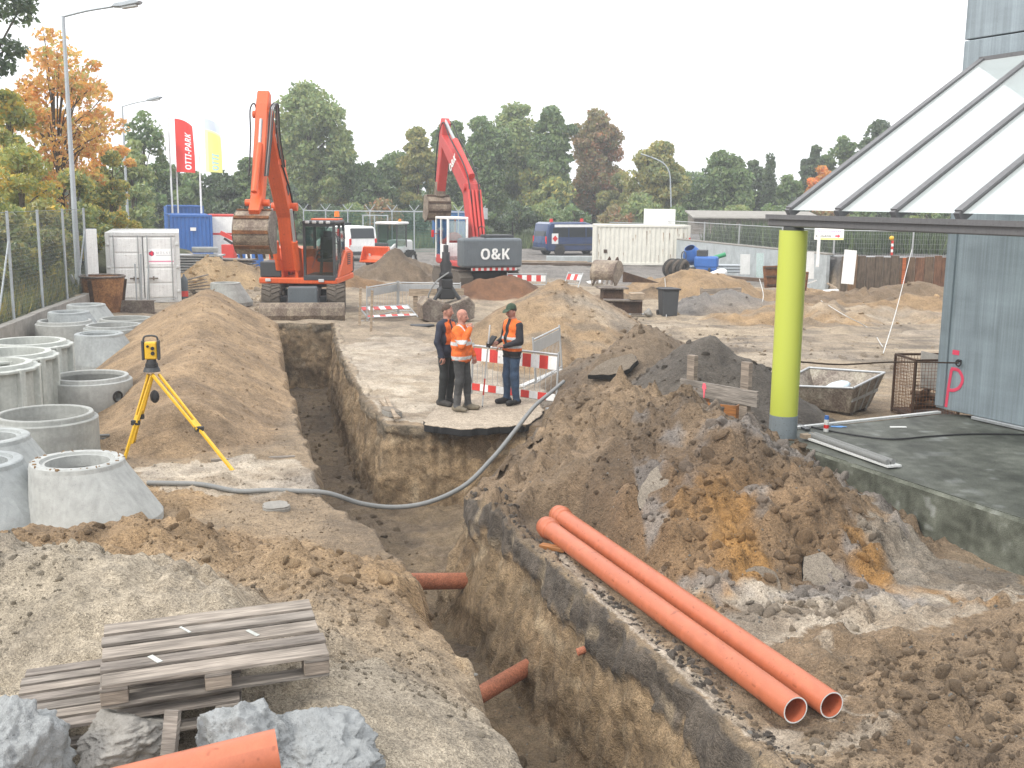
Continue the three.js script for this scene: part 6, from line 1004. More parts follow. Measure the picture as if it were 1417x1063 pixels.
// ================================================================ people
function surfaceNet(min, max, cell, f) { // one smooth closed skin round f < 0
  const nx = Math.ceil((max[0] - min[0]) / cell) + 1, ny = Math.ceil((max[1] - min[1]) / cell) + 1, nz = Math.ceil((max[2] - min[2]) / cell) + 1, F = new Float32Array(nx * ny * nz), id = (i, j, k) => (k * ny + j) * nx + i;
  for (let k = 0; k < nz; k++) for (let j = 0; j < ny; j++) for (let i = 0; i < nx; i++) F[id(i, j, k)] = f(min[0] + i * cell, min[1] + j * cell, min[2] + k * cell);
  const vi = new Int32Array(nx * ny * nz).fill(-1), pos = [], idx = [], off = [0, 1, nx, nx + 1, nx * ny, nx * ny + 1, nx * ny + nx, nx * ny + nx + 1], E = [[0, 1], [2, 3], [4, 5], [6, 7], [0, 2], [1, 3], [4, 6], [5, 7], [0, 4], [1, 5], [2, 6], [3, 7]];
  for (let k = 0; k < nz - 1; k++) for (let j = 0; j < ny - 1; j++) for (let i = 0; i < nx - 1; i++) {
    const b = id(i, j, k); let m = 0; for (let c = 0; c < 8; c++) if (F[b + off[c]] < 0) m |= 1 << c; if (m === 0 || m === 255) continue;
    let x = 0, y = 0, z = 0, n = 0; for (const [p, q] of E) { if (((m >> p) & 1) === ((m >> q) & 1)) continue; const a = F[b + off[p]], c = F[b + off[q]], t = a / (a - c); x += mix(p & 1, q & 1, t); y += mix((p >> 1) & 1, (q >> 1) & 1, t); z += mix(p >> 2, q >> 2, t); n++; }
    vi[b] = pos.length / 3; pos.push(min[0] + (i + x / n) * cell, min[1] + (j + y / n) * cell, min[2] + (k + z / n) * cell);
  }
  const sx = 1, sy = nx, sz = nx * ny, quad = (a, b, c, d, fl) => { if (a < 0 || b < 0 || c < 0 || d < 0) return; fl ? idx.push(a, b, c, a, c, d) : idx.push(a, c, b, a, d, c); };
  for (let k = 1; k < nz - 1; k++) for (let j = 1; j < ny - 1; j++) for (let i = 1; i < nx - 1; i++) { const b = id(i, j, k), s = F[b] < 0; if (s !== (F[b + sx] < 0)) quad(vi[b], vi[b - sy], vi[b - sy - sz], vi[b - sz], !s); if (s !== (F[b + sy] < 0)) quad(vi[b], vi[b - sz], vi[b - sz - sx], vi[b - sx], !s); if (s !== (F[b + sz] < 0)) quad(vi[b], vi[b - sx], vi[b - sx - sy], vi[b - sy], !s); }
  const g = new THREE.BufferGeometry(); g.setAttribute('position', new THREE.Float32BufferAttribute(pos, 3)); g.setIndex(idx); g.computeVertexNormals(); return g;
}
const smin = (a, b, k) => { const h = clamp(.5 + .5 * (b - a) / k); return mix(b, a, h) - k * h * (1 - h); };
function cap(x, y, z, a, b, r1, r2) { const bx = b[0] - a[0], by = b[1] - a[1], bz = b[2] - a[2], px = x - a[0], py = y - a[1], pz = z - a[2], t = clamp((px * bx + py * by + pz * bz) / (bx * bx + by * by + bz * bz || 1)); return Math.hypot(px - bx * t, py - by * t, pz - bz * t) - mix(r1, r2, t); }
const ell = (x, y, z, c, r) => { const a = (x - c[0]) / r[0], b = (y - c[1]) / r[1], d = (z - c[2]) / r[2], k = Math.hypot(a, b, d); return (k - 1) * Math.min(...r); };
function paint(g, colour) { const p = g.attributes.position, c = new Float32Array(p.count * 3); for (let i = 0; i < p.count; i++) c.set(colour(p.getX(i), p.getY(i), p.getZ(i)), i * 3); g.setAttribute('color', new THREE.BufferAttribute(c, 3)); g.setAttribute('uv', new THREE.BufferAttribute(new Float32Array(p.count * 2), 2)); return g; }
const skinM = M([1, 1, 1], 'cloth', .35, 0, { vertexColors: true, roughness: .8 });
function handParts(w, e, curl) { // palm and five fingers from wrist w towards direction e; returns capsules
  const d = V(e[0] - w[0], e[1] - w[1], e[2] - w[2]).normalize(), s = V(0, 1, 0).cross(d); if (s.length() < .2) s.set(1, 0, 0); s.normalize(); const n = d.clone().cross(s), at = (a, b, c) => [w[0] + d.x * a + s.x * b + n.x * c, w[1] + d.y * a + s.y * b + n.y * c, w[2] + d.z * a + s.z * b + n.z * c], L = [];
  L.push([at(0, 0, 0), at(.07, 0, 0), .026, .026]); for (const b of [-.022, .022]) L.push([at(.02, b * .7, 0), at(.085, b, 0), .02, .017]);
  [[-.034, .06], [-.012, .075], [.011, .07], [.032, .055]].forEach(([b, l]) => { L.push([at(.088, b, 0), at(.088 + l * .5, b * 1.05, -.022 * curl), .0095, .009]); L.push([at(.088 + l * .5, b * 1.05, -.022 * curl), at(.088 + l * .62, b * 1.05, -.06 * curl), .009, .008]); });
  L.push([at(.03, -.03, -.005), at(.055, -.062, -.02), .0115, .0105]); L.push([at(.055, -.062, -.02), at(.085, -.066, -.042 * curl), .0105, .009]); return L;
}
function person(label, p, turn, o) {
  const t = thing('person', label, 'person', p, turn), k = o.h / 1.78, J = o.J, bones = [];
  const B = (n, a, b, r1, r2) => bones.push([n, a, b, r1, r2]);
  for (const s of [-1, 1]) { const L = s < 0 ? o.legR : o.legL; B('leg', [s * .095, .95, 0], L[0], .105, .078); B('leg', L[0], L[1], .076, .06); const an = L[1], to = L[2]; B('shoe', [an[0], .055, an[2] - .05], [to[0], .045, to[2]], .052, .046); B('shoe', [an[0], .1, an[2]], [an[0], .055, an[2] + .03], .055, .055); }
  B('leg', [-.07, .98, 0], [.07, .98, 0], .12, .12);
  B('coat', [-.06, 1.0, 0], [.06, 1.0, .01], .14 * o.fat, .14 * o.fat); B('coat', [-.07, 1.18, .01], [.07, 1.18, .01], .138 * o.fat, .138 * o.fat); B('coat', [-.1, 1.36, -.005], [.1, 1.36, -.005], .12 * o.fat, .12 * o.fat); B('coat', [-.16, 1.44, -.01], [.16, 1.44, -.01], .07, .07); B('neck', [0, 1.44, -.01], [0, 1.58, .015], .062, .056); B('coat', [0, 1.44, -.01], [0, 1.49, 0], .075, .07);
  for (const [s, A] of [[-1, o.armR], [1, o.armL]]) { B('sleeve', [s * .19, 1.42, -.01], A[0], .068, .058); B('sleeve', A[0], A[1], .057, .043); }
  const hands = [[o.armR[1], o.armR[2], o.curlR ?? 1], [o.armL[1], o.armL[2], o.curlL ?? 1]].filter((q) => q[1]).map((q) => handParts(...q));
  const body = (x, y, z) => { let d = 9; for (const [n, a, b, r1, r2] of bones) { const q = cap(x, y, z, a, b, r1, r2); d = d > 8 ? q : smin(d, q, n === 'shoe' ? .02 : n === 'sleeve' ? .025 : .045); } const hem = y > .84 && y < o.hem + .02 ? -.012 * ss(.84, o.hem, y) : 0; return d + .012 * n3(x * 7 + o.seed, y * 5, z * 7) * (y < 1.5 ? 1 : 0) + .005 * n3(x * 19, y * 14, z * 19) * (y < 1.45 ? 1 : 0) + hem; };
  const who = (x, y, z) => { let m = 9, w = ''; for (const [n, a, b, r1, r2] of bones) { const q = cap(x, y, z, a, b, r1, r2); if (q < m) { m = q; w = n; } } return w; };
  const g1 = paint(surfaceNet([-.55, -.03, -.45], [.55, 1.62, .6], .0125, body), (x, y, z) => o.colour(who(x, y, z), x, y, z));
  const hd = o.head ?? [0, 0]; // turn, nod
  const head = (x, y, z) => { let d = ell(x, y, z, [0, 1.69, .005], [.076, .098, .095]); d = smin(d, ell(x, y, z, [0, 1.62, .035], [.058, .07, .062]), .04); d = smin(d, cap(x, y, z, [0, 1.665, .1], [0, 1.635, .118], .010, .016), .012); d = smin(d, cap(x, y, z, [-.03, 1.675, .088], [.03, 1.675, .088], .012, .012), .015); for (const s of [-1, 1]) { d = smin(d, ell(x, y, z, [s * .078, 1.65, .0], [.012, .032, .02]), .008); d = Math.max(d, -ell(x, y, z, [s * .031, 1.658, .104], [.016, .01, .014])); } d = Math.max(d, -ell(x, y, z, [0, 1.592, .1], [.026, .004, .012])); return smin(d, cap(x, y, z, [0, 1.5, -.01], [0, 1.6, .0], .055, .052), .03); };
  const gh = paint(surfaceNet([-.12, 1.5, -.13], [.12, 1.81, .16], .0055, head), (x, y, z) => { if (z > .07 && Math.abs(y - 1.592) < .008 && Math.abs(x) < .03) return [.32, .12, .1]; for (const s of [-1, 1]) if (Math.hypot(x - s * .031, (y - 1.658) * 1.6) < .013 && z > .07) return [.12, .09, .08]; return o.skin; });
  gh.translate(0, -1.55, 0); gh.rotateX(hd[1]); gh.rotateY(hd[0]); gh.translate(0, 1.55, 0);
  const gl = [g1, gh]; for (const H of hands) { const c = H[0][0]; gl.push(paint(surfaceNet([c[0] - .2, c[1] - .2, c[2] - .2], [c[0] + .2, c[1] + .2, c[2] + .2], .005, (x, y, z) => { let d = 9; H.forEach(([a, b, r1, r2], i) => { const q = cap(x, y, z, a, b, r1, r2); d = i ? smin(d, q, i < 3 ? .012 : .004) : q; }); return d; }), () => o.skin)); }
  const m = obj('body', gl, skinM, t); m.geometry.scale(k, k, k);
  const onHead = (g) => { g.translate(0, -1.55, 0); g.rotateX(hd[1]); g.rotateY(hd[0]); g.translate(0, 1.55, 0); g.scale(k, k, k); return g; };
  if (o.hair) { const gg = surfaceNet([-.12, 1.58, -.14], [.12, 1.84, .14], .007, (x, y, z) => Math.max(ell(x, y, z, [0, 1.695, -.002], [.083, .101, .1]) + .004 * n3(x * 60, y * 60, z * 60), -(y - 1.675 - z * .55))); gg.setAttribute('uv', new THREE.BufferAttribute(new Float32Array(gg.attributes.position.count * 2), 2)); obj('hair', [onHead(gg)], M(o.hair, 'cloth', .1, .002, { roughness: .9 }), t); }
  if (o.cap) { const gg = surfaceNet([-.12, 1.66, -.14], [.12, 1.84, .22], .007, (x, y, z) => { const dome = Math.max(ell(x, y, z, [0, 1.7, -.002], [.088, .108, .104]), -(y - 1.71)), brim = Math.max(ell(x, y, z, [0, 1.712 - (z - .08) * .25, .1], [.075, .05, .09]), Math.abs(y - (1.716 - Math.max(0, z - .08) * .3)) - .005, .06 - z); return smin(dome, brim, .008); }); gg.setAttribute('uv', new THREE.BufferAttribute(new Float32Array(gg.attributes.position.count * 2), 2)); obj('cap', [onHead(gg)], M(o.cap, 'cloth', .2, .001, { roughness: .9 }), t); }
  return t;
}
const groundTop = .079, OR = [.86, .17, .02], WH = [.68, .69, .68], NAVY = [.022, .028, .05], GREY = [.062, .062, .062];
const stand = [[.105, .52, .02], [.115, .1, -.02], [.14, .045, .17]], standR = [[-.105, .52, .02], [-.115, .1, -.03], [-.15, .045, .16]];
{
  const v = G(638, 574);
  person('bald man in orange reflective jacket and dark trousers, hand at his mouth', V(v.x, groundTop, v.z), 1.15, { h: 1.76, fat: 1.12, seed: 3, hem: .9, legL: [[.11, .52, .05], [.13, .1, .07], [.16, .045, .25]], legR: standR, armR: [[-.27, 1.17, .15], [-.07, 1.46, .2], [.0, 1.58, .165]], curlR: 1.2, armL: [[.29, 1.16, -.03], [.26, .95, .12], [.22, .84, .16]], skin: [.55, .26, .19], head: [.1, .06],
    colour: (w, x, y, z) => { const dirt = 1 + .12 * n3(x * 6, y * 6, z * 6); if (w === 'shoe') return [.20, .17, .12]; if (w === 'leg' && y < .915) return GREY.map((q) => q * dirt * (y < .3 ? 1.5 : 1)); if (w === 'neck') return y > 1.5 ? [.55, .26, .19] : OR; if (w === 'sleeve') { const s = Math.hypot(x, z); const band = x < 0 ? Math.abs(y - 1.25 - .0 * z) < .035 && x < -.2 : Math.abs(y - 1.2) < .035; return band ? WH : OR.map((q) => q * dirt); } return Math.abs(y - .955) < .03 || Math.abs(y - 1.2) < .028 ? WH : Math.abs(Math.abs(x) - .1) < .022 && y > 1.22 ? WH : OR.map((q) => q * dirt); } });
  const u = G(618, 566);
  person('man in dark jacket standing behind the bald man in orange', V(u.x, groundTop, u.z), 1.05, { h: 1.8, fat: 1.04, seed: 9, hem: .86, legL: stand, legR: standR, armR: [[-.26, 1.14, -.02], [-.25, .9, .08], [-.25, .78, .12]], armL: [[.26, 1.14, -.02], [.25, .9, .08], [.25, .78, .12]], skin: [.5, .25, .18], hair: [.1, .07, .05], head: [.15, .05],
    colour: (w, x, y, z) => w === 'shoe' ? [.05, .045, .04] : w === 'leg' && y < .87 ? [.022, .024, .024] : w === 'neck' && y > 1.52 ? [.5, .25, .18] : w === 'coat' && z > .06 && Math.abs(x) < .16 && y > 1.1 && Math.abs(x) > .03 ? OR : NAVY });
  const w3 = G(708, 565);
  person('man with green cap and orange vest over black jacket, holding a controller', V(w3.x, groundTop, w3.z), -.98, { h: 1.8, fat: 1.05, seed: 5, hem: .84, legL: stand, legR: [[-.11, .52, .03], [-.13, .1, .02], [-.16, .045, .21]], armR: [[-.27, 1.16, .0], [-.13, 1.1, .24], [-.05, 1.12, .33]], armL: [[.27, 1.15, .02], [.12, 1.06, .25], [.04, 1.06, .34]], curlR: 1.4, curlL: 1.4, skin: [.5, .24, .18], cap: [.05, .085, .05], hair: [.07, .05, .04], head: [.1, .22],
    colour: (w, x, y, z) => { const d = 1 + .15 * n3(x * 8, y * 8, z * 8); if (w === 'shoe') return [.022, .02, .02]; if (w === 'leg' && y < .85) return [.045 * d, .085 * d, .155 * d]; if (w === 'neck') return y > 1.53 ? [.5, .24, .18] : [.015, .015, .018]; if (w === 'sleeve') return [.016, .016, .022]; if (w === 'coat' || w === 'leg') { if (y < .97) return [.015, .015, .018]; if (z > .05 && Math.abs(x) < .045 && y > 1.02) return [.018, .018, .02]; return Math.abs(y - 1.05) < .026 || Math.abs(y - 1.19) < .026 ? WH : OR.map((q) => q * d); } return OR; } });
  const dir = V(Math.sin(-.98), 0, Math.cos(-.98)), sideV = V(Math.cos(-.98), 0, -Math.sin(-.98)), hold = V(w3.x, groundTop, w3.z).addScaledVector(dir, .44).setY(groundTop + 1.16);
  const c = thing('survey_controller', 'black handheld survey controller in the hands of the capped man', 'controller', hold, -.98); obj('case', [rbox(.15, .2, .04, .015, 0, .02, 0, -.7)], MAT.black, c); obj('screen', [box(.11, .1, .004, 0, .05, -.012, -.7)], MAT.darkGlass, c); obj('holder', [rod(V(0, -.02, 0), V(0, -.1, .06), .02)], MAT.charcoal, c);
  const pp = hold.clone().addScaledVector(dir, .07), pt = thing('prism_pole', 'thin survey pole with red foot held by the capped man', 'survey pole', V(0, 0, 0)), foot = V(pp.x - .1, .06, pp.z + .05); obj('shaft', [rod(foot.clone().lerp(pp, .45), pp.clone().add(V(.03, .3, 0)), .014)], MAT.offwhite, pt); obj('red_shaft', [rod(foot.clone().lerp(pp, .2), foot.clone().lerp(pp, .45), .014)], MAT.redBright, pt); obj('lower_shaft', [rod(foot.clone().lerp(pp, .04), foot.clone().lerp(pp, .2), .014)], MAT.offwhite, pt); obj('tip', [rod(foot, foot.clone().lerp(pp, .05), .004, .013)], MAT.black, pt); obj('clamp', [rbox(.07, .07, .05, .01, pp.x, pp.y - .06, pp.z)], MAT.black, pt);
}
// ================================================================ trees and shrubs
const leafMat = new THREE.MeshPhysicalMaterial({ color: 0xffffff, vertexColors: true, roughness: .9, side: THREE.DoubleSide, transmission: .5, thickness: 0 });
const barkM = M([.15, .125, .095], 'bark', .8, .01, { roughness: .95 });
const PAL = { green: [[.075, .115, .035], [.11, .155, .055], [.05, .085, .03]], light: [[.14, .185, .065], [.17, .2, .07], [.1, .14, .05]], dark: [[.04, .068, .028], [.06, .09, .035], [.03, .05, .024]], yellow: [[.30, .26, .045], [.2, .22, .06], [.36, .27, .04]], olive: [[.15, .165, .05], [.2, .185, .055], [.11, .13, .045]], orange: [[.46, .25, .07], [.42, .29, .08], [.36, .19, .06], [.26, .25, .07]], brown: [[.19, .125, .06], [.15, .13, .05], [.22, .11, .05]], fire: [[.5, .15, .03], [.4, .2, .04], [.3, .12, .03]], plum: [[.06, .028, .03], [.08, .035, .035]], scrub: [[.20, .21, .06], [.13, .16, .05], [.28, .25, .06], [.09, .12, .04]] };
function leaves(n, place, size, pal, q) {
  const pos = new Float32Array(n * 18), col = new Float32Array(n * 18), nor = new Float32Array(n * 18), a = V(), b = V(), nn = V();
  for (let i = 0; i < n; i++) {
    const [x, y, z, tint] = place(i), s = size * (.55 + q() * .9); a.set(q() * 2 - 1, q() * 2 - 1, q() * 2 - 1).normalize(); b.set(q() * 2 - 1, (q() * 2 - 1) * .6, q() * 2 - 1).cross(a).normalize(); nn.copy(a).cross(b);
    const P = (u, v, w) => [x + a.x * u + b.x * v + nn.x * w, y + a.y * u + b.y * v + nn.y * w, z + a.z * u + b.z * v + nn.z * w], A = P(-s, 0, 0), B = P(0, s * .52, s * .12), C = P(s, 0, 0), Dd = P(0, -s * .52, s * .12);
    pos.set([...A, ...C, ...B, ...A, ...Dd, ...C], i * 18); for (let k = 0; k < 6; k++) nor.set([nn.x, nn.y, nn.z], i * 18 + k * 3);
    const c = pal[Math.floor(clamp(tint) * .999 * pal.length)], v = 1.45 + q() * .7, h = (q() - .5) * .25; for (let k = 0; k < 6; k++) col.set([c[0] * v * (1 + h), c[1] * v, c[2] * v * (1 - h)], i * 18 + k * 3);
  }
  const g = new THREE.BufferGeometry(); g.setAttribute('position', new THREE.BufferAttribute(pos, 3)); g.setAttribute('normal', new THREE.BufferAttribute(nor, 3)); g.setAttribute('color', new THREE.BufferAttribute(col, 3)); g.setAttribute('uv', new THREE.BufferAttribute(new Float32Array(n * 12), 2)); return g;
}
let treeSeed = 100;
function tree(name, label, cat, px, yTop, hw, yBot, z, pal, o = {}) { // crown outline given by the survey, real metres from it
  const q = rng(treeSeed++), top = D(px, yTop, z), m = FOC / -z / 1.0, R = hw / m, base = V(top.x, o.onBank ? hgt(top.x, z, false) - .05 : o.base ?? vergeY(top.x, z) * .9, z), H = top.y - base.y, low = Math.max(.05, (o.low ?? .12)) * H, n = o.n ?? Math.round(clamp(R * H * 430 / (o.size ? (o.size / .3) ** 1.5 : 1), 1500, 22000)), size = (o.size ?? .26) * .8;
  const t = thing(name, label, cat, base, q() * 6, o.group), cl = [], cy = (H + low) / 2, hy = (H - low) / 2;
  const nc = o.clumps ?? Math.round(clamp(R * hy * 6, 16, 110));
  for (let i = 0; i < nc; i++) { const u = q() * 2 - 1, an = q() * Math.PI * 2, rad = o.cone ? 1 - (u + 1) / 2 : Math.sqrt(1 - u * u), k = Math.cbrt(.25 + .75 * q()), lob = o.cone ? 1 : .72 + .6 * n3(Math.cos(an) * 1.3 + treeSeed * 3.7, u * 1.5, Math.sin(an) * 1.3); const cr = (o.cr ?? .28) * Math.min(R, hy) * (.6 + q() * .8); cl.push([Math.cos(an) * rad * (R - cr * .6) * k * lob, cy + u * (hy - cr * .6) * k * (u > 0 ? 1 : 1), Math.sin(an) * rad * (R - cr * .6) * k * lob, cr, q()]); }
  cl.push([R * .1, H - (o.cr ?? .28) * Math.min(R, hy), 0, (o.cr ?? .28) * Math.min(R, hy), .5]);
  const g = leaves(n, () => { const c = cl[Math.floor(q() * cl.length)]; const u = q() * 2 - 1, an = q() * Math.PI * 2, r = c[3] * (.35 + .75 * Math.sqrt(q())), s = Math.sqrt(1 - u * u); return [c[0] + Math.cos(an) * s * r, Math.max(.02, c[1] + u * r * .72), c[2] + Math.sin(an) * s * r, c[4] * .6 + q() * .4]; }, size, PAL[pal], q);
  const m1 = shadows(new THREE.Mesh(g, leafMat)); m1.name = 'crown'; t.add(stuff(m1));
  const tr = Math.max(.04, (o.trunk ?? .045) * R * 1.2), wood = [];
  wood.push(tube([V(0, -.2, 0), V(.04 * R, H * .25, .02 * R), V(-.03 * R, H * .5, 0), V(.02 * R, H * .8, 0)], tr * .8, 12, 8)); obj('trunk', wood, barkM, t);
  const limbs = []; for (let i = 0; i < Math.min(cl.length, o.limbs ?? 12); i++) { const c = cl[i], y0 = Math.min(c[1] * .75, H * (.2 + .4 * q())); limbs.push(tube([V(0, y0, 0), V(c[0] * .45, mix(y0, c[1], .6), c[2] * .45), V(c[0], c[1], c[2])], tr * .3, 8, 5)); } if (limbs.length) stuff(obj('limbs', limbs, barkM, t)); return t;
}
const far = 'trees beyond the site';
// left side
tree('autumn_tree', 'thinly leaved orange brown autumn tree behind the street lamp', 'tree', 68, 34, 104, 300, -43, 'orange', { base: 1.2, low: .12, size: .13, n: 9000, clumps: 120, cr: .15, limbs: 60, trunk: .02 });
tree('autumn_tree', 'orange brown autumn tree with drooping crown beside the far street lamp', 'tree', 128, 112, 52, 300, -48, 'orange', { base: 1.2, low: .05, size: .13, n: 5200, cr: .2, limbs: 24, trunk: .022 });
tree('autumn_tree', 'greenish yellow tree growing below the thin autumn tree', 'tree', 8, 120, 55, 300, -40, 'yellow', { base: 1.2, size: .15, n: 6500, cr: .26 });
tree('leafy_branch_tree', 'dark leaved tree reaching in over the picture corner', 'tree', -60, -160, 90, 300, -38, 'dark', { base: 1.2, size: .15, n: 5000, low: .45, cr: .22 });
[[25, 196, 60, -36, 'yellow'], [95, 232, 48, -39, 'scrub'], [150, 205, 42, -46, 'scrub'], [-20, 260, 50, -30, 'scrub'], [55, 275, 40, -33, 'olive'], [128, 282, 32, -41, 'scrub'], [165, 290, 26, -45, 'yellow'], [20, 330, 36, -31, 'scrub'], [75, 345, 30, -36, 'olive'], [100, 358, 20, -39, 'scrub'], [-12, 362, 30, -28.5, 'olive'], [45, 345, 26, -33, 'yellow'], [30, 300, 34, -31.8, 'scrub'], [88, 318, 28, -37.8, 'yellow'], [112, 330, 22, -40.5, 'olive'], [5, 290, 40, -29.8, 'olive']].forEach(([x, y, hw, z, pal], i) => tree('bank_shrub', ['big yellow green shrub on the bank below the autumn tree', 'pale green shrub on the bank behind the lamp pole', 'tall olive shrub on the bank beside the far street lamp', 'yellowish shrub on the bank at the picture rim', 'olive shrub behind the wire fence above the low wall', 'small yellowish shrub behind the display pillar', 'yellow shrub at the far end of the bank', 'low scrub on the bank right behind the wire fence', 'low olive scrub on the bank above the chambers', 'small scrub on the bank end by the rusty tub', 'low olive scrub right above the low wall at the picture rim', 'yellow scrub on the bank above the ribbed chambers', 'tangled scrub behind the second fence post', 'yellow scrub behind the fence near the display pillar', 'olive scrub right behind the display pillar', 'olive scrub at the fence beside the picture rim'][i], 'shrub', x, y, hw, 400, z, pal, { onBank: 1, low: .03, size: .11, n: hw > 40 ? 5200 : 3000, cr: .3, group: 'shrubs on the bank', limbs: 5 }));
tree('green_tree', 'light green tree with open crown behind the flags', 'tree', 196, 152, 42, 300, -72, 'green', { size: .2, n: 3600, cr: .24, group: far }); tree('green_tree', 'green tree standing right beside the far street lamp', 'tree', 180, 190, 40, 300, -66, 'light', { size: .2, n: 3500, low: .05, group: far });
[[225, 222, 40, 'dark'], [262, 236, 40, 'green'], [305, 232, 45, 'dark'], [342, 216, 30, 'green'], [288, 262, 30, 'light'], [240, 268, 30, 'brown']].forEach(([x, y, hw, pal], i) => tree('dense_shrub', ['dark shrub below the red flag', 'green shrub between the flag poles', 'dark wide shrub behind the blue container', 'green shrub beside the raised orange arm', 'light green round bush above the blue container', 'brownish bush above the blue container end'][i], 'shrub', x, y, hw, 320, -84, pal, { size: .24, low: .02, group: 'shrubs behind the flags' }));
// the wood behind the machines
[[425, 112, 70, 'light', .2, 'tall light green tree rising behind the orange excavator'], [470, 175, 28, 'green', .2, 'narrow green tree beside the tall light tree'], [505, 222, 42, 'green', .03, 'green bush tree between the two excavators'], [548, 206, 40, 'green', .03, 'green rounded tree left of the red boom'], [578, 176, 36, 'olive', .1, 'olive green tree behind the red boom'], [622, 166, 42, 'green', .08, 'green tree behind the red boom tip'], [668, 158, 42, 'green', .08, 'dark edged green tree right behind the red boom'], [712, 140, 46, 'light', .1, 'pale green tall tree in the middle of the wood'], [768, 144, 44, 'green', .1, 'green tall tree beside the brown one'], [826, 148, 46, 'brown', .08, 'brown autumn tree at the end of the tall wood'], [748, 216, 58, 'scrub', .03, 'yellow green broad bush in front of the tall wood'], [690, 250, 40, 'green', .02, 'low green bush below the tall wood'], [860, 236, 34, 'olive', .03, 'olive bush below the brown tree'], [912, 192, 50, 'olive', .12, 'yellowish feathery tree behind the bent street lamp'], [950, 235, 30, 'green', .03, 'green bush beside the feathery tree'], [1003, 206, 44, 'green', .06, 'open green tree behind the roadside fence'], [1040, 220, 32, 'dark', .05, 'dark green tree beside the conifer'], [1092, 240, 34, 'green', .03, 'round green bush beside the conifer'], [1128, 200, 24, 'dark', .2, 'dark pine above the canopy corner'], [1140, 228, 24, 'fire', .05, 'orange red bush at the canopy corner'], [1172, 186, 40, 'green', .06, 'green tree seen over the canopy edge'], [1222, 164, 52, 'dark', .06, 'dark green tree seen over the glass canopy'], [1285, 172, 52, 'green', .06, 'green tree behind the glass panes'], [1350, 190, 60, 'dark', .06, 'dark tree behind the tower'], [515, 256, 18, 'plum', .02, 'small dark red shrub between the machines'], [455, 248, 34, 'olive', .02, 'olive bush behind the orange cab'], [398, 262, 34, 'dark', .02, 'dark bush behind the orange boom']].forEach(([x, y, hw, pal, low, label], i) => tree('far_tree', label, 'tree', x, y, hw, 300, -96 - (i * 7) % 13, pal, { low, size: .26, group: far, cr: .21 + (i % 4) * .025 }));
tree('conifer', 'small pointed dark conifer in the far tree line', 'tree', 1067, 209, 17, 300, -100, 'dark', { cone: 1, size: .18, low: .03, clumps: 110, cr: .34, n: 3600, group: far });
{ const q = rng(909), spots = []; for (let i = 0; i < 22; i++) spots.push([395 + i * 44 + q() * 16, 266 + q() * 16, 30 + q() * 8]); spots.forEach(([x, y, hw], i) => tree('hedge_shrub', i % 7 === 3 ? 'low reddish shrub in the verge row beyond the road' : 'low green shrub in the verge row beyond the road', 'shrub', x, y + (x > 900 ? 6 : 0), hw, 320, -87 - (i % 3) * 1.5, i % 7 === 3 ? 'brown' : ['green', 'dark', 'light'][i % 3], { low: .01, size: .2, n: 2200, cr: .34, limbs: 3, group: i % 7 === 3 ? 'reddish verge shrubs' : 'green verge shrubs' })); }
{ // the far wood that closes the view
  const q = rng(31), g = leaves(26000, () => { const x = -95 + q() * 200, h = 4.6 + 1.6 * n2(x * .11, 3) + 1.1 * n2(x * .37, 5); return [x, .3 + Math.sqrt(q()) * h, -124 - q() * 8, q()]; }, .55, PAL.dark.concat(PAL.green), q), m = shadows(new THREE.Mesh(g, leafMat)); m.name = 'far_wood'; scene.add(stuff(tag(m, 'far wood closing the view behind the trees', 'wood')));
}
function grassy(name, label, n, place, seed, cols, hmin, hmax) { // blades as thin folded triangles in one mesh
  const q = rng(seed), pos = [], col = [], c0 = V(); for (let i = 0; i < n; i++) { const [x, y, z] = place(q), h = mix(hmin, hmax, q() ** 2), a = q() * 6.28, w = .02 + h * .03, lx = (q() - .5) * h * .7, lz = (q() - .5) * h * .7; pos.push(x - Math.cos(a) * w, y, z - Math.sin(a) * w, x + Math.cos(a) * w, y, z + Math.sin(a) * w, x + lx, y + h, z + lz); const c = cols[Math.floor(q() * cols.length)], v = .7 + q() * .6; for (let k = 0; k < 3; k++) col.push(c[0] * v, c[1] * v, c[2] * v); }
  const g = new THREE.BufferGeometry(); g.setAttribute('position', new THREE.Float32BufferAttribute(pos, 3)); g.setAttribute('color', new THREE.Float32BufferAttribute(col, 3)); g.setAttribute('uv', new THREE.Float32BufferAttribute(new Float32Array(n * 6), 2)); g.computeVertexNormals(); const m = shadows(new THREE.Mesh(g, leafMat)); m.name = name; scene.add(stuff(tag(m, label, 'grass')));
}
grassy('verge_grass', 'tall green grass on the verge beyond the road', 42000, (q) => { const x = -14 + q() * 60, z = -82 - q() * 8; return [x, hgt(x, z, false) - .02, z]; }, 5, PAL.green.concat(PAL.light), .3, 1.3);
grassy('roadside_grass', 'green weeds along the road behind the mesh fence', 30000, (q) => { const x = 10 + q() * 26, z = -49 - q() * 14; return [x, x > terraceX(z) + .8 ? 1.4 : -5, z]; }, 6, PAL.green.concat(PAL.dark), .3, 1.5);
grassy('bank_weeds', 'yellow green weeds covering the bank above the low wall', 52000, (q) => { const k = q(), b = .2 + q() * 4.5, x = mix(bankA[0], bankB[0], k * 1.04) - b, z = mix(bankA[1], bankB[1], k * 1.04); return [x, hgt(x, z, false) - .02, z]; }, 7, PAL.scrub.concat(PAL.olive, PAL.yellow), .1, .5);
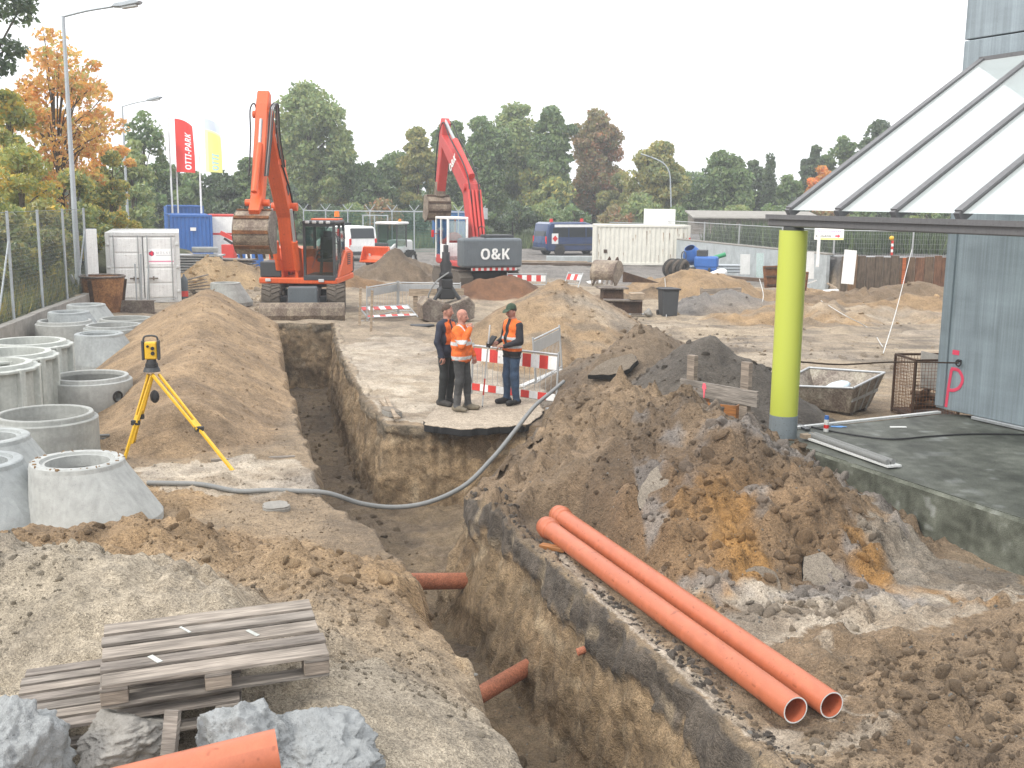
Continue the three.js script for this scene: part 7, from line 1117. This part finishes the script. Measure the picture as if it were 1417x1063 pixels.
{ const t = thing('wooden_shed', 'long low grey wooden shed roof behind the roadside fence', 'shed', D(1040, 318, -80).setY(.6)); obj('shed_wall', [box(9, 2.1, 3, 0, 1.05, 0)], MAT.woodGrey, t); obj('shed_roof', [xf(rbox(9.4, .12, 3.8, .03), 0, 2.2, .1, .12)], MAT.kerb, t); obj('shed_door', [rbox(.9, 1.8, .05, .01, 2, .95, 1.52)], MAT.woodDark, t); }
// ================================================================ loose clods, stones and crumbs: uncountable
{
  const q = rng(77), geos = [0, 1, 2, 3].map((i) => { const g = rockGeo(1, 300 + i * 11, 1.15, .8, 1, 3), p = g.attributes.position; g.setAttribute('uv', new THREE.Float32BufferAttribute(Array.from({ length: p.count * 2 }, (_, k) => k % 2 ? p.getY(k >> 1) * .3 : p.getX(k >> 1) * .3), 2)); g.computeVertexNormals(); return g; });
  const mat = M([1, 1, 1], 'soil', .5, .02, { roughness: .97 }), list = [[], [], [], []];
  const put = (x, z, s, c) => { const pa = G(756, 729), pb = G(1130, 985), [pd] = segDist(x, z, [pa.x, pa.z, 0], [pb.x, pb.z, 0]); if (pd < .34 && s > .012) return; const [cut] = masks(x, z); list[Math.floor(q() * 4)].push([x, hgt(x, z) + s * .02, z, s, c ?? (() => { const k = colorAt(x, z); const v = .95 + q() * .5; return [k[0] * v, k[1] * v, k[2] * v]; })()]); };
  const area = (n, pts, s0, s1, pw = 3) => { const P = pts.map(([a, b]) => { const g = G(a, b, .3); return [g.x, g.z]; }), xs = P.map((a) => a[0]), zs = P.map((a) => a[1]); let k = 0, tries = 0; while (k < n && tries++ < n * 20) { const x = mix(Math.min(...xs), Math.max(...xs), q()), z = mix(Math.min(...zs), Math.max(...zs), q()); if (!inPoly(x, z, P)) continue; put(x, z, mix(s0, s1, q() ** pw)); k++; } };
  area(2300, [[700, 600], [860, 540], [1000, 590], [1110, 640], [1250, 760], [1180, 850], [860, 790], [690, 700]], .01, .055, 5);       // clay mound
  area(5200, [[860, 600], [1000, 600], [1110, 650], [1230, 760], [1180, 840], [860, 780]], .004, .016, 3);
  area(240, [[980, 610], [1110, 640], [1230, 760], [1180, 830], [1000, 800], [930, 740]], .045, .1, 2);
  area(1500, [[1150, 900], [1417, 850], [1417, 1063], [1080, 1063]], .008, .04, 4);
  area(40, [[1190, 900], [1417, 880], [1417, 1020], [1250, 990]], .04, .09, 2);
  area(1500, [[745, 760], [830, 770], [1000, 900], [1130, 1020], [1060, 1063], [900, 920]], .006, .03, 4);
  area(60, [[800, 800], [860, 830], [960, 950], [900, 920]], .03, .075, 2);
  area(3200, [[0, 760], [460, 740], [620, 930], [690, 1063], [440, 1063], [300, 830], [0, 1000]], .005, .028, 5);
  area(60, [[0, 760], [460, 740], [600, 930], [440, 900], [300, 830]], .03, .07, 2);
  area(1200, [[180, 640], [430, 630], [520, 760], [450, 800], [250, 720]], .005, .022, 5);
  area(900, [[460, 465], [760, 490], [740, 580], [560, 590]], .005, .022, 5);
  area(1500, [[780, 440], [1060, 450], [1060, 600], [900, 560], [760, 560]], .012, .075, 4);
  area(1200, [[150, 640], [430, 640], [390, 470], [230, 460]], .006, .03, 5);
  area(900, [[560, 480], [880, 480], [860, 420], [640, 420]], .01, .045, 5);
  area(1900, [[820, 400], [1417, 395], [1417, 560], [900, 500]], .012, .09, 6);
  area(700, [[250, 380], [420, 380], [420, 430], [250, 430]], .03, .16, 3);
  for (let i = 0; i < 650; i++) { const z = -4.5 - q() * 26, x = mix(edgeL(z), edgeR(z), .05 + .9 * q()); put(x, z, mix(.01, .075, q() ** 3)); }
  for (let i = 0; i < 700; i++) { const z = -5 - q() * 8, x = edgeR(z) + .03 + q() * .3; put(x, z, mix(.01, .045, q() ** 2), ((f) => [.17 * f, .145 * f, .12 * f])(.7 + q() * .8)); }
  for (let i = 0; i < 700; i++) { const a = q(), p = G(mix(640, 1417, q()), mix(700, 1060, q())); put(p.x, p.z, mix(.006, .022, a * a), ((f) => [.5 * f, .48 * f, .44 * f])(.6 + q() * .5)); }
  const m = new THREE.Matrix4(), e = new THREE.Euler(), qq = new THREE.Quaternion(), cc = new THREE.Color();
  list.forEach((L, i) => { const im = new THREE.InstancedMesh(geos[i], mat, L.length); L.forEach(([x, y, z, s, c], k) => { e.set(q() * 6, q() * 6, q() * 6); im.setMatrixAt(k, m.compose(V(x, y, z), qq.setFromEuler(e), V(s * (.7 + q() * .7), s * (.6 + q() * .5), s * (.7 + q() * .7)))); im.setColorAt(k, cc.setRGB(...c)); }); im.name = numbered('soil_clods'); shadows(im); scene.add(stuff(tag(im, 'loose soil clods and stones strewn over the site', 'clods'))); });
}
renderer.render(scene, camera);
